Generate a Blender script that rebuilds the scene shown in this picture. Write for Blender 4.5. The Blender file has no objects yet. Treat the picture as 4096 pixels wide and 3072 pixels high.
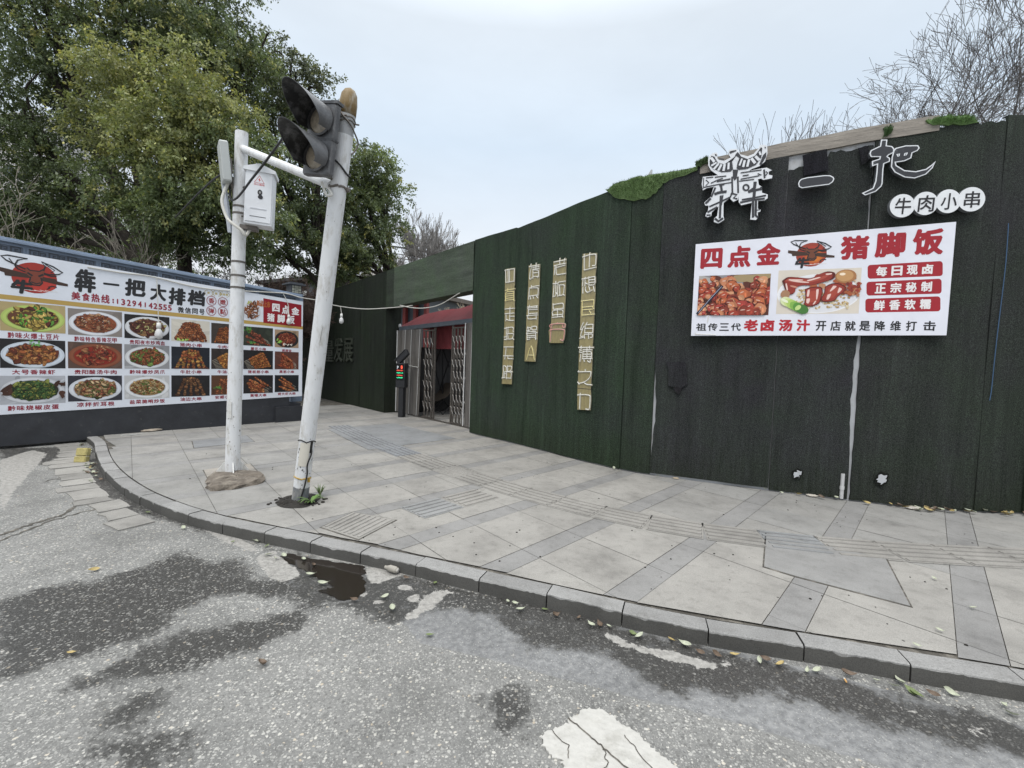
import bpy, math, random
import numpy as np
from mathutils import Vector, Matrix
R_ = math.radians
SC = bpy.context.scene
COL = SC.collection
# ---------------------------------------------------------------- camera
FPX, HC, PITCH, ROLL = 1800.0, 1.62, R_(2.8), R_(2.0)   # focal length in px of the 4096 px frame, eye height
_F = Vector((0, math.cos(PITCH), -math.sin(PITCH)))
_X0 = Vector((1, 0, 0)); _U0 = _X0.cross(_F)
_X = _X0*math.cos(ROLL) + _U0*math.sin(ROLL)
_U = -_X0*math.sin(ROLL) + _U0*math.cos(ROLL)
EYE = Vector((0, 0, HC))
cam_d = bpy.data.cameras.new("camera"); cam = bpy.data.objects.new("camera", cam_d); COL.objects.link(cam)
cam_d.sensor_width = 36.0; cam_d.lens = 36.0*FPX/4096.0; cam_d.clip_start = .05; cam_d.clip_end = 600
M = Matrix((_X, _U, -_F)).transposed().to_4x4(); M.translation = EYE
cam.matrix_world = M
SC.camera = cam
# ---------------------------------------------------------------- sky, sun, exposure
SUN_EL, SUN_AZ = R_(58), R_(200)
w = bpy.data.worlds.new("World"); SC.world = w; w.use_nodes = True
nt = w.node_tree; nt.nodes.clear()
def wn(t, **k):
    n = nt.nodes.new(t)
    for a, b in k.items(): setattr(n, a, b)
    return n
wo = wn("ShaderNodeOutputWorld"); bg = wn("ShaderNodeBackground"); bg.inputs[1].default_value = .1
sky = wn("ShaderNodeTexSky", sky_type='NISHITA', sun_disc=False, sun_elevation=SUN_EL, sun_rotation=SUN_AZ, dust_density=4.0, air_density=1.2)
tc = wn("ShaderNodeTexCoord"); sp = wn("ShaderNodeSeparateXYZ"); nt.links.new(tc.outputs['Generated'], sp.inputs[0])
rp = wn("ShaderNodeValToRGB"); nt.links.new(sp.outputs[2], rp.inputs[0])
e = rp.color_ramp.elements
e[0].position = 0.0; e[0].color = (.90, .92, .955, 1)
e[1].position = 1.0; e[1].color = (1.0, 1.0, 1.0, 1)
a_ = rp.color_ramp.elements.new(.18); a_.color = (.88, .92, .97, 1)
a_ = rp.color_ramp.elements.new(.42); a_.color = (.75, .87, 1.0, 1)
a_ = rp.color_ramp.elements.new(.62); a_.color = (.84, .91, .98, 1)
# an overcast sky is about three times as bright overhead as near the horizon
mr = wn("ShaderNodeMapRange"); nt.links.new(sp.outputs[2], mr.inputs[0])
mr.inputs[1].default_value = .58; mr.inputs[2].default_value = .95; mr.inputs[3].default_value = 9.2; mr.inputs[4].default_value = 27.0
nz = wn("ShaderNodeTexNoise"); nz.inputs['Scale'].default_value = 2.2; nz.inputs['Detail'].default_value = 5; nz.inputs['Roughness'].default_value = .55
mp = wn("ShaderNodeMapping"); mp.inputs['Scale'].default_value = (1, 1, 2.6); nt.links.new(tc.outputs['Generated'], mp.inputs[0]); nt.links.new(mp.outputs[0], nz.inputs[0])
nm = wn("ShaderNodeMapRange"); nt.links.new(nz.outputs[0], nm.inputs[0])
nm.inputs[1].default_value = .35; nm.inputs[2].default_value = .68; nm.inputs[3].default_value = .96; nm.inputs[4].default_value = 1.06
mu = wn("ShaderNodeMath", operation='MULTIPLY'); nt.links.new(mr.outputs[0], mu.inputs[0]); nt.links.new(nm.outputs[0], mu.inputs[1])
vm = wn("ShaderNodeVectorMath", operation='SCALE'); nt.links.new(rp.outputs[0], vm.inputs[0]); nt.links.new(mu.outputs[0], vm.inputs['Scale'])
va = wn("ShaderNodeVectorMath", operation='MULTIPLY_ADD'); va.inputs[1].default_value = (.12, .12, .12)
nt.links.new(sky.outputs[0], va.inputs[0]); nt.links.new(vm.outputs[0], va.inputs[2])
nt.links.new(va.outputs[0], bg.inputs[0]); nt.links.new(bg.outputs[0], wo.inputs[0])
sd = bpy.data.lights.new("sun", 'SUN'); sd.energy = 1.5; sd.angle = R_(25); sd.color = (1, .96, .9)
so = bpy.data.objects.new("sun", sd); COL.objects.link(so)
sdir = Vector((math.sin(SUN_AZ)*math.cos(SUN_EL), math.cos(SUN_AZ)*math.cos(SUN_EL), math.sin(SUN_EL)))
so.rotation_euler = sdir.to_track_quat('Z', 'Y').to_euler(); so.location = (0, 0, 30)
SC.view_settings.view_transform = 'Standard'; SC.view_settings.look = 'None'
SC.view_settings.exposure = 0.0; SC.view_settings.gamma = 1.0
SC.cycles.max_bounces = 6; SC.cycles.diffuse_bounces = 3; SC.cycles.transparent_max_bounces = 8
SC.cycles.use_denoising = True
try: SC.cycles.denoiser = 'OPENIMAGEDENOISE'
except Exception: pass
# ---------------------------------------------------------------- geometry helpers
def ray(px, py): return _X*((px-2048)/FPX) - _U*((py-1536)/FPX) + _F
def gnd(px, py, z=0.0):
    d = ray(px, py); return EYE + d*((z-HC)/d.z)
def at_y(px, py, y): d = ray(px, py); return EYE + d*(y/d.y)
class Frame:
    """an upright plane: u along it, v up, w out towards the street"""
    def __init__(s, a, b, z=0.0):
        s.o = Vector((a[0], a[1], z)); s.u = (Vector((b[0], b[1], 0))-Vector((a[0], a[1], 0))).normalized()
        s.v = Vector((0, 0, 1)); s.n = s.u.cross(s.v)
        s.m = Matrix((s.u, s.v, s.n)).transposed().to_4x4(); s.m.translation = s.o
    def px(s, x, y, w=0.0):
        d = ray(x, y); t = ((s.o+s.n*w-EYE).dot(s.n))/d.dot(s.n); p = EYE+d*t-s.o
        return (p.dot(s.u), p.z)
    def world(s, u, v, w=0.0): return s.o+s.u*u+s.v*v+s.n*w
    def moved(s, u=0, v=0, w=0):
        f = Frame((0, 0), (1, 0)); f.o = s.world(u, v, w); f.u, f.v, f.n = s.u, s.v, s.n
        f.m = s.m.copy(); f.m.translation = f.o; return f
def props(o, label=None, cat=None, group=None, kind=None):
    if label: o["label"] = label
    if cat: o["category"] = cat
    if group: o["group"] = group
    if kind: o["kind"] = kind
    return o
def empty(name, label, cat, m=None, group=None):
    o = bpy.data.objects.new(name, None); o.empty_display_size = .2; COL.objects.link(o)
    if m is not None: o.matrix_world = m
    return props(o, label, cat, group)
class MB:
    def __init__(s): s.v = []; s.f = []; s.c = []; s.mi = []
    def add(s, vs, fs, c=(1, 1, 1), mi=0):
        n = len(s.v); s.v.extend([tuple(p) for p in vs])
        for f in fs: s.f.append([n+i for i in f]); s.c.append(c); s.mi.append(mi)
        return s
    def poly(s, pts, z=0.0, c=(1, 1, 1), mi=0): return s.add([(p[0], p[1], z) for p in pts], [list(range(len(pts)))], c, mi)
    def rect(s, x0, x1, y0, y1, z=0.0, c=(1, 1, 1), mi=0): return s.poly([(x0, y0), (x1, y0), (x1, y1), (x0, y1)], z, c, mi)
    def box(s, x0, x1, y0, y1, z0, z1, c=(1, 1, 1), mi=0, b=0.0):
        if b <= 0:
            v = [(x, y, z) for z in (z0, z1) for y in (y0, y1) for x in (x0, x1)]
            return s.add(v, [(0, 2, 3, 1), (4, 5, 7, 6), (0, 1, 5, 4), (2, 6, 7, 3), (0, 4, 6, 2), (1, 3, 7, 5)], c, mi)
        # chamfered along every vertical (z) edge and the front rim
        def ring(d, z): 
            X0, X1, Y0, Y1 = x0+d, x1-d, y0+d, y1-d
            return [(X0+b, Y0, z), (X1-b, Y0, z), (X1, Y0+b, z), (X1, Y1-b, z), (X1-b, Y1, z), (X0+b, Y1, z), (X0, Y1-b, z), (X0, Y0+b, z)]
        r = [ring(b*.6, z0), ring(0, z0+b*.6), ring(0, z1-b*.6), ring(b*.6, z1)]
        vs = [p for q in r for p in q]; fs = [list(range(7, -1, -1)), [24+i for i in range(8)]]
        for k in range(3):
            for i in range(8): j = (i+1) % 8; fs.append([k*8+i, k*8+j, k*8+8+j, k*8+8+i])
        return s.add(vs, fs, c, mi)
    def prism(s, pts, z0, z1, c=(1, 1, 1), mi=0, side=None, smi=None):
        n = len(pts); a = sum(pts[i][0]*pts[(i+1) % n][1]-pts[(i+1) % n][0]*pts[i][1] for i in range(n))
        if a < 0: pts = pts[::-1]
        s.poly(pts, z1, c, mi); s.poly(pts[::-1], z0, c, mi)
        for i in range(n):
            j = (i+1) % n; p, q = pts[i], pts[j]
            s.add([(p[0], p[1], z0), (q[0], q[1], z0), (q[0], q[1], z1), (p[0], p[1], z1)], [(0, 1, 2, 3)], side or c, mi if smi is None else smi)
        return s
    def tube(s, path, r, n=8, c=(1, 1, 1), mi=0, cap=True):
        P = [Vector(p) for p in path]; m = len(P); rr = r if isinstance(r, (list, tuple)) else [r]*m
        vs = []; fs = []; up = None
        for i in range(m):
            t = (P[min(i+1, m-1)]-P[max(i-1, 0)])
            if t.length < 1e-9: t = Vector((0, 0, 1))
            t.normalize()
            if up is None:
                up = Vector((0, 0, 1)) if abs(t.z) < .9 else Vector((1, 0, 0))
            a = (up-t*up.dot(t))
            if a.length < 1e-6: a = t.orthogonal()
            a.normalize(); b = t.cross(a); up = a
            for k in range(n):
                an = 2*math.pi*k/n; vs.append(P[i]+(a*math.cos(an)+b*math.sin(an))*rr[i])
        for i in range(m-1):
            for k in range(n): j = (k+1) % n; fs.append((i*n+k, i*n+j, (i+1)*n+j, (i+1)*n+k))
        if cap: fs.append(tuple(range(n-1, -1, -1))); fs.append(tuple((m-1)*n+k for k in range(n)))
        return s.add(vs, fs, c, mi)
    def lathe(s, prof, n=16, o=(0, 0, 0), c=(1, 1, 1), mi=0, axis='z'):
        vs = []; fs = []
        for (r, z) in prof:
            for k in range(n):
                a = 2*math.pi*k/n; p = (r*math.cos(a), r*math.sin(a), z)
                if axis == 'y': p = (p[0], p[2], p[1])
                vs.append((o[0]+p[0], o[1]+p[1], o[2]+p[2]))
        for i in range(len(prof)-1):
            for k in range(n): j = (k+1) % n; fs.append((i*n+k, i*n+j, (i+1)*n+j, (i+1)*n+k))
        return s.add(vs, fs, c, mi)
    def ell(s, cx, cy, rx, ry, z, c, n=28, mi=0, rot=0.0, jit=0.0, rng=random):
        p = []
        for k in range(n):
            a = 2*math.pi*k/n; q = 1+jit*(rng.random()-.5); x = rx*q*math.cos(a); y = ry*q*math.sin(a)
            p.append((cx+x*math.cos(rot)-y*math.sin(rot), cy+x*math.sin(rot)+y*math.cos(rot)))
        return s.poly(p, z, c, mi)
    def build(s, name, mats, parent=None, smooth=False, m=None):
        me = bpy.data.meshes.new(name)
        me.from_pydata(s.v, [], s.f)
        mats = mats if isinstance(mats, (list, tuple)) else [mats]
        for x in mats: me.materials.append(x)
        nf = len(me.polygons)
        if len(mats) > 1: me.polygons.foreach_set("material_index", np.array(s.mi, dtype=np.int32))
        at = me.attributes.new("Col", 'FLOAT_COLOR', 'FACE')
        cc = np.ones((nf, 4), dtype=np.float32); cc[:, :3] = np.array(s.c, dtype=np.float32).reshape(nf, -1)[:, :3]
        at.data.foreach_set("color", cc.ravel())
        if smooth: me.polygons.foreach_set("use_smooth", np.ones(nf, dtype=bool))
        me.update()
        o = bpy.data.objects.new(name, me); COL.objects.link(o)
        if parent is not None: o.parent = parent
        if m is not None: o.matrix_world = m
        return o
def quads_object(name, verts, cols, mat, parent=None):
    """many separate quads, given as an (n,4,3) array"""
    n = len(verts); me = bpy.data.meshes.new(name)
    me.vertices.add(4*n); me.vertices.foreach_set("co", verts.astype(np.float32).ravel())
    me.loops.add(4*n); me.loops.foreach_set("vertex_index", np.arange(4*n, dtype=np.int32))
    me.polygons.add(n); me.polygons.foreach_set("loop_start", np.arange(0, 4*n, 4, dtype=np.int32))
    me.materials.append(mat)
    at = me.attributes.new("Col", 'FLOAT_COLOR', 'FACE')
    cc = np.ones((n, 4), dtype=np.float32); cc[:, :3] = cols; at.data.foreach_set("color", cc.ravel())
    me.update(calc_edges=True); me.validate()
    o = bpy.data.objects.new(name, me); COL.objects.link(o)
    if parent is not None: o.parent = parent
    return o
def copy_tree(o, parent=None):
    c = o.copy(); COL.objects.link(c)
    if parent is not None: c.parent = parent
    for ch in o.children: copy_tree(ch, c)
    return c
def catmull(P, k=8):
    P = [Vector(p) for p in P]; out = []
    for i in range(len(P)-1):
        a, b, c, d = P[max(i-1, 0)], P[i], P[i+1], P[min(i+2, len(P)-1)]
        for j in range(k):
            t = j/k; out.append(.5*((2*b)+(c-a)*t+(2*a-5*b+4*c-d)*t*t+(3*b-a-3*c+d)*t**3))
    out.append(P[-1]); return out
# lettering: the built-in font turned into flat mesh, one glyph at a time
_GL = {}
def glyph(ch, bold=0.0):
    k = (ch, bold)
    if k not in _GL:
        cu = bpy.data.curves.new("lettering_tmp", 'FONT'); cu.body = ch; cu.size = 1; cu.offset = bold; cu.resolution_u = 3
        o = bpy.data.objects.new("lettering_tmp", cu)
        me = o.to_mesh(); v = np.array([x.co[:2] for x in me.vertices]).reshape(-1, 2); f = [list(p.vertices) for p in me.polygons]
        o.to_mesh_clear(); bpy.data.objects.remove(o); bpy.data.curves.remove(cu); _GL[k] = (v, f)
    return _GL[k]
def letter(mb, ch, x0, x1, y0, y1, z, c, bold=0.0, mi=0, shear=0.0, keep=False):
    BOLD_ = bold; v, f = glyph(ch, 0.0)
    if len(v) == 0: return
    lo, hi = v.min(0), v.max(0); sz = hi-lo
    sx = (x1-x0)/max(sz[0], 1e-6); sy = (y1-y0)/max(sz[1], 1e-6)
    if keep or sz[0] < .4*sz[1] or sz[1] < .4*sz[0]:
        k = (y1-y0)/.88 if sz[1] >= sz[0]*.9 or keep else (x1-x0)/.9
        sx = sy = k; ox = (x0+x1)/2-(lo[0]+hi[0])/2*k; oy = y0-(-.06)*k if not keep else y0-lo[1]*k
        if not keep: oy = (y0+y1)/2-(lo[1]+hi[1])/2*k
    else: ox = x0-lo[0]*sx; oy = y0-lo[1]*sy
    k = BOLD_*min(abs(sx), abs(sy))
    sh = [(0, 0)]+[(k*math.cos(t*math.pi/3), k*math.sin(t*math.pi/3)) for t in range(6)] if k > 0 else [(0, 0)]
    fx = 1-2*k/max(x1-x0, 1e-6); fy = 1-2*k/max(y1-y0, 1e-6); mx, my = (x0+x1)/2, (y0+y1)/2
    for i, (ex, ey) in enumerate(sh):
        P = [((ox+p[0]*sx-mx)*fx+mx+(p[1]*sy)*shear+ex, (oy+p[1]*sy-my)*fy+my+ey, z+.00003*i) for p in v]
        mb.add(P, f, c, mi)
def text_row(mb, s, x0, x1, y0, y1, z, c, bold=0.0, mi=0, gap=.12, shear=0.0):
    n = len(s); w_ = (x1-x0)/n
    for i, ch in enumerate(s):
        if ch == ' ': continue
        letter(mb, ch, x0+w_*(i+gap/2), x0+w_*(i+1-gap/2), y0, y1, z, c, bold, mi, shear)
# ---------------------------------------------------------------- materials
def new_mat(name):
    m = bpy.data.materials.new(name); m.use_nodes = True; t = m.node_tree
    b = t.nodes['Principled BSDF']
    def nd(ty, **k):
        n = t.nodes.new(ty)
        for a, v in k.items():
            if a in n.bl_rna.properties: setattr(n, a, v)
            else: n.inputs[a.replace('_', ' ')].default_value = v
        return n
    return m, t, b, nd, t.links.new
def ramp(nd, pts):
    r = nd("ShaderNodeValToRGB"); el = r.color_ramp.elements
    while len(el) > 1: el.remove(el[-1])
    el[0].position = pts[0][0]; el[0].color = (*pts[0][1], 1) if isinstance(pts[0][1], tuple) else (pts[0][1],)*3+(1,)
    for p, c in pts[1:]:
        q = el.new(p); q.color = (*c, 1) if isinstance(c, tuple) else (c, c, c, 1)
    return r
def mixc(nd, L, typ, fac, a, b):
    n = nd("ShaderNodeMix", data_type='RGBA', blend_type=typ)
    for i, x in ((0, fac), (6, a), (7, b)):
        if isinstance(x, (int, float)): n.inputs[i].default_value = x
        elif isinstance(x, tuple): n.inputs[i].default_value = (*x, 1) if len(x) == 3 else x
        else: L(x, n.inputs[i])
    return n.outputs[2]
def mat(name, base=None, rough=.6, var=.25, scale=6.0, stretch=(1, 1, 1), bump=0.0, bscale=80.0, metal=0.0, spec=.4, dirt=None, dirt_at=(.55, .7), dscale=3.0, trans=0.0):
    """base colour (or the mesh's own colour attribute) varied by two noises, with optional dirt blotches"""
    m, t, b, nd, L = new_mat(name)
    tc = nd("ShaderNodeTexCoord"); mp = nd("ShaderNodeMapping"); mp.inputs['Scale'].default_value = stretch; L(tc.outputs['Object'], mp.inputs[0])
    n1 = nd("ShaderNodeTexNoise", Scale=scale, Detail=6.0, Roughness=.6); L(mp.outputs[0], n1.inputs[0])
    r = ramp(nd, [(.25, 1-var), (.75, 1+var*.6)]); L(n1.outputs[0], r.inputs[0])
    if base is None: at = nd("ShaderNodeAttribute", attribute_name="Col"); bc = at.outputs[0]
    else: bc = base
    c = mixc(nd, L, 'MULTIPLY', 1.0, bc, r.outputs[0])
    if dirt:
        n2 = nd("ShaderNodeTexNoise", Scale=dscale, Detail=8.0, Roughness=.7); L(mp.outputs[0], n2.inputs[0])
        r2 = ramp(nd, [(dirt_at[0], 0.0), (dirt_at[1], 1.0)]); L(n2.outputs[0], r2.inputs[0])
        c = mixc(nd, L, 'MIX', r2.outputs[0], c, dirt)
    L(c, b.inputs['Base Color']); b.inputs['Roughness'].default_value = rough; b.inputs['Metallic'].default_value = metal
    b.inputs['Specular IOR Level'].default_value = spec
    if bump:
        n3 = nd("ShaderNodeTexNoise", Scale=bscale, Detail=4.0); L(tc.outputs['Object'], n3.inputs[0])
        bp = nd("ShaderNodeBump", Strength=bump, Distance=.01); L(n3.outputs[0], bp.inputs['Height']); L(bp.outputs[0], b.inputs['Normal'])
    return m
PRINT = mat("printed_vinyl", None, .42, .06, 5, bump=0, spec=.35)
PAINT = mat("flat_paint", None, .6, .12, 9, bump=.1, bscale=60)
# ================================================================ GROUND, ROAD, PAVEMENT
rng = random.Random(7); nrg = np.random.default_rng(7)
def road_material():
    m, t, b, nd, L = new_mat("worn_asphalt")
    g = nd("ShaderNodeNewGeometry"); P = g.outputs['Position']
    at = nd("ShaderNodeAttribute", attribute_name="mask"); sx = nd("ShaderNodeSeparateColor"); L(at.outputs[0], sx.inputs[0])
    def noise(sc, det=5, rough=.6):
        n = nd("ShaderNodeTexNoise", Scale=sc, Detail=float(det), Roughness=rough); L(P, n.inputs[0]); return n.outputs[0]
    def math_(op, a, b_=None, c=None):
        n = nd("ShaderNodeMath", operation=op)
        for i, x in enumerate((a, b_, c)):
            if x is None: continue
            if isinstance(x, (int, float)): n.inputs[i].default_value = x
            else: L(x, n.inputs[i])
        return n.outputs[0]
    def step(x, lo, hi):
        n = nd("ShaderNodeMapRange", interpolation_type='SMOOTHSTEP'); L(x, n.inputs[0]); n.inputs[1].default_value = lo; n.inputs[2].default_value = hi; return n.outputs[0]
    n_a = noise(3.2, 9, .72); n_b = noise(26, 5, .7); n_big = noise(1.1, 4)
    n_m = noise(9, 6, .7)
    rag = math_('ADD', math_('ADD', math_('MULTIPLY', math_('SUBTRACT', n_a, .5), 1.9), math_('MULTIPLY', math_('SUBTRACT', n_m, .5), 1.3)), math_('MULTIPLY', math_('SUBTRACT', n_b, .5), 1.2))
    wet = step(math_('ADD', sx.outputs[0], rag), .26, .84)
    conc = step(math_('ADD', sx.outputs[1], math_('MULTIPLY', rag, .95)), .42, .56)
    fine = step(math_('ADD', sx.outputs[2], math_('MULTIPLY', rag, .2)), .42, .58)
    # pebbles
    def pebbles(sc):
        v = nd("ShaderNodeTexVoronoi", Scale=sc); v.inputs['Randomness'].default_value = 1.0; wv = nd("ShaderNodeTexNoise", Scale=sc*1.1, Detail=2.0); L(P, wv.inputs[0]); vs_ = nd("ShaderNodeVectorMath", operation='MULTIPLY_ADD'); L(wv.outputs['Color'], vs_.inputs[0]); vs_.inputs[1].default_value = (.9/sc,)*3; L(P, vs_.inputs[2]); L(vs_.outputs[0], v.inputs['Vector'])
        s = nd("ShaderNodeSeparateColor"); L(v.outputs['Color'], s.inputs[0]); return v.outputs['Distance'], s
    d1, s1 = pebbles(74.0); d2, s2 = pebbles(140.0)
    # only some cells carry a pebble and each has its own size
    size = math_('MULTIPLY_ADD', s1.outputs[0], .46, .24)
    peb = step(math_('SUBTRACT', size, d1), .0, .10)
    peb2 = step(math_('SUBTRACT', math_('MULTIPLY_ADD', s2.outputs[0], .36, .26), d2), .0, .12)
    tone = ramp(nd, [(0, (.135, .134, .127)), (.25, (.195, .193, .183)), (.5, (.25, .247, .234)), (.74, (.33, .325, .305)), (.90, (.41, .40, .37)), (.97, (.50, .485, .44)), (1, (.42, .36, .28))]); L(s1.outputs[1], tone.inputs[0])
    tone2 = ramp(nd, [(0, (.12, .12, .118)), (.6, (.235, .233, .222)), (1, (.38, .375, .35))]); L(s2.outputs[1], tone2.inputs[0])
    binder = ramp(nd, [(.3, (.13, .13, .124)), (.7, (.245, .243, .231))]); L(n_a, binder.inputs[0])
    coarse = mixc(nd, L, 'MIX', peb, mixc(nd, L, 'MIX', peb2, binder.outputs[0], tone2.outputs[0]), tone.outputs[0])
    fb = ramp(nd, [(.32, (.13, .131, .132)), (.5, (.195, .197, .197)), (.68, (.275, .275, .270))]); L(n_b, fb.inputs[0])
    few = math_('MULTIPLY', peb2, step(s2.outputs[2], .45, .6))
    smooth = mixc(nd, L, 'MIX', few, fb.outputs[0], tone2.outputs[0])
    dry = mixc(nd, L, 'MIX', fine, coarse, smooth)
    big = ramp(nd, [(.3, .74), (.5, 1.0), (.7, 1.16)]); L(n_big, big.inputs[0]); dry = mixc(nd, L, 'MULTIPLY', 1.0, dry, big.outputs[0])
    # soaked stretches: dark binder, the larger stones still show
    soak = ramp(nd, [(.3, (.030, .029, .027)), (.7, (.058, .056, .052))]); L(n_b, soak.inputs[0])
    big_peb = math_('MULTIPLY', peb, math_('MULTIPLY', step(s1.outputs[1], .52, .72), math_('MULTIPLY_ADD', fine, -.45, .85)))
    dark = mixc(nd, L, 'MIX', big_peb, soak.outputs[0], mixc(nd, L, 'MULTIPLY', 1.0, tone.outputs[0], (.68, .68, .68)))
    dark = mixc(nd, L, 'MIX', math_('MULTIPLY', peb2, .35), dark, mixc(nd, L, 'MULTIPLY', 1.0, tone2.outputs[0], (.5, .5, .5)))
    col = mixc(nd, L, 'MIX', wet, dry, dark)
    cc = ramp(nd, [(.32, (.20, .193, .18)), (.5, (.30, .29, .27)), (.68, (.38, .368, .342))]); L(n_b, cc.inputs[0])
    col = mixc(nd, L, 'MIX', conc, col, cc.outputs[0])
    L(col, b.inputs['Base Color'])
    ro = math_('MULTIPLY_ADD', math_('MULTIPLY', wet, math_('SUBTRACT', 1.0, conc)), -.40, .85); L(ro, b.inputs['Roughness']); b.inputs['Specular IOR Level'].default_value = .35
    h = math_('MULTIPLY', math_('ADD', math_('MULTIPLY', peb, .7), math_('MULTIPLY', n_b, .6)), math_('MULTIPLY_ADD', fine, -.55, 1.0))
    bp = nd("ShaderNodeBump", Strength=.75, Distance=.006); L(h, bp.inputs['Height']); L(bp.outputs[0], b.inputs['Normal'])
    return m
def stone_material(name, speck=.16, rough=.8, bump=.25, dirt=(.10, .095, .085)):
    """cut granite: own colour attribute, fine speckle, soft blotches, small dark spots"""
    m, t, b, nd, L = new_mat(name)
    g = nd("ShaderNodeNewGeometry"); P = g.outputs['Position']
    at = nd("ShaderNodeAttribute", attribute_name="Col")
    n1 = nd("ShaderNodeTexNoise", Scale=150.0, Detail=3.0, Roughness=.7); L(P, n1.inputs[0])
    r1 = ramp(nd, [(.30, 1-speck*1.6), (.5, 1.0), (.70, 1+speck)]); L(n1.outputs[0], r1.inputs[0])
    n2 = nd("ShaderNodeTexNoise", Scale=2.3, Detail=7.0, Roughness=.65); L(P, n2.inputs[0])
    r2 = ramp(nd, [(.28, .66), (.44, .90), (.58, 1.02), (.75, 1.12)]); L(n2.outputs[0], r2.inputs[0])
    c = mixc(nd, L, 'MULTIPLY', 1.0, at.outputs[0], r1.outputs[0]); c = mixc(nd, L, 'MULTIPLY', 1.0, c, r2.outputs[0])
    n3 = nd("ShaderNodeTexNoise", Scale=11.0, Detail=8.0, Roughness=.75); L(P, n3.inputs[0])
    r3 = ramp(nd, [(.52, 0.0), (.76, .55)]); L(n3.outputs[0], r3.inputs[0]); c = mixc(nd, L, 'MIX', r3.outputs[0], c, dirt)
    v = nd("ShaderNodeTexVoronoi", Scale=6.5); L(P, v.inputs['Vector']); s = nd("ShaderNodeSeparateColor"); L(v.outputs['Color'], s.inputs[0])
    mr = nd("ShaderNodeMath", operation='MULTIPLY_ADD'); L(s.outputs[0], mr.inputs[0]); mr.inputs[1].default_value = .10; mr.inputs[2].default_value = -.045
    lt = nd("ShaderNodeMath", operation='LESS_THAN'); L(v.outputs['Distance'], lt.inputs[0]); L(mr.outputs[0], lt.inputs[1])
    c = mixc(nd, L, 'MIX', lt.outputs[0], c, (.07, .065, .06))
    L(c, b.inputs['Base Color']); b.inputs['Roughness'].default_value = rough; b.inputs['Specular IOR Level'].default_value = .3
    bp = nd("ShaderNodeBump", Strength=bump, Distance=.004); L(n1.outputs[0], bp.inputs['Height']); L(bp.outputs[0], b.inputs['Normal'])
    return m
ROAD = road_material(); STONE = stone_material("pavement_granite"); KERBM = stone_material("kerb_granite", .2, .8, .5)
EARTH = mat("gutter_dirt", (.085, .078, .066), .95, .45, 14, bump=.9, bscale=45, dirt=(.19, .175, .15), dirt_at=(.5, .62), dscale=9)
CONCRETE = mat("rough_concrete", None, .9, .3, 10, bump=.8, bscale=30, dirt=(.16, .145, .125), dirt_at=(.5, .68), dscale=5)
# --- far ground under everything
g_ = MB(); g_.rect(-160, 160, -30, 260, -.03, (.2, .2, .18)); props(g_.build("ground", EARTH), kind="structure")
# --- road sheet with its own soaked / mended areas
def gp(l, z=0.0): return [tuple(gnd(x, y, z)[:2]) for x, y in l]
x8 = lambda l: [(x/1.2094, 1700+y/1.2094) for x, y in l]
x3 = lambda l: [(1200+x/1.3012, 2100+y/1.3012) for x, y in l]
WET = [x8([(-40, 850), (250, 775), (480, 745), (700, 690), (880, 600), (1010, 655), (1150, 650), (1290, 760), (1480, 760), (1700, 860), (1560, 880), (1320, 850), (1080, 800), (860, 900), (800, 990), (640, 1040), (450, 1110), (170, 1190), (-40, 1300)]),
       x8([(1520, 890), (1300, 930), (1000, 960), (760, 1050), (520, 1180), (330, 1260), (215, 1325), (420, 1285), (600, 1240), (950, 1190), (1200, 1110), (1400, 1010), (1600, 900)]),
       x8([(440, 1400), (720, 1290), (860, 1320), (780, 1400), (600, 1460), (480, 1475)]),
       x8([(300, 1650), (500, 1520), (900, 1490), (1190, 1480), (1010, 1590), (780, 1690)]),
       x3([(-60, 150), (330, 250), (600, 270), (920, 345), (1290, 400), (1680, 530), (2212, 655), (3600, 1000), (4700, 1330), (4700, 1560), (3600, 1160), (2600, 900), (2230, 880), (1900, 880), (1700, 740), (1500, 660), (1240, 650), (1150, 600), (1000, 490), (780, 430), (640, 470), (540, 490), (470, 560), (330, 470), (120, 400), (-60, 400)]),
       x3([(960, 860), (1080, 800), (1180, 840), (1200, 1010), (1250, 1100), (1060, 1110), (990, 980)]),
       x3([(1640, 930), (1760, 960), (1830, 1060), (1740, 1100)]), x3([(2350, 880), (2700, 960), (3300, 1150), (3600, 1290), (3600, 1200), (2700, 930)]),
       [(300, 1790), (420, 1850), (640, 2050), (900, 2140), (1250, 2230), (1330, 2300), (1140, 2230), (800, 2130), (560, 2040), (250, 1870), (0, 1840), (0, 1790)], [(150, 1800), (370, 1790), (420, 1880), (560, 1985), (760, 2070), (960, 2125), (900, 2135), (700, 2095), (480, 2040), (330, 1960), (230, 1890)]]
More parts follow.
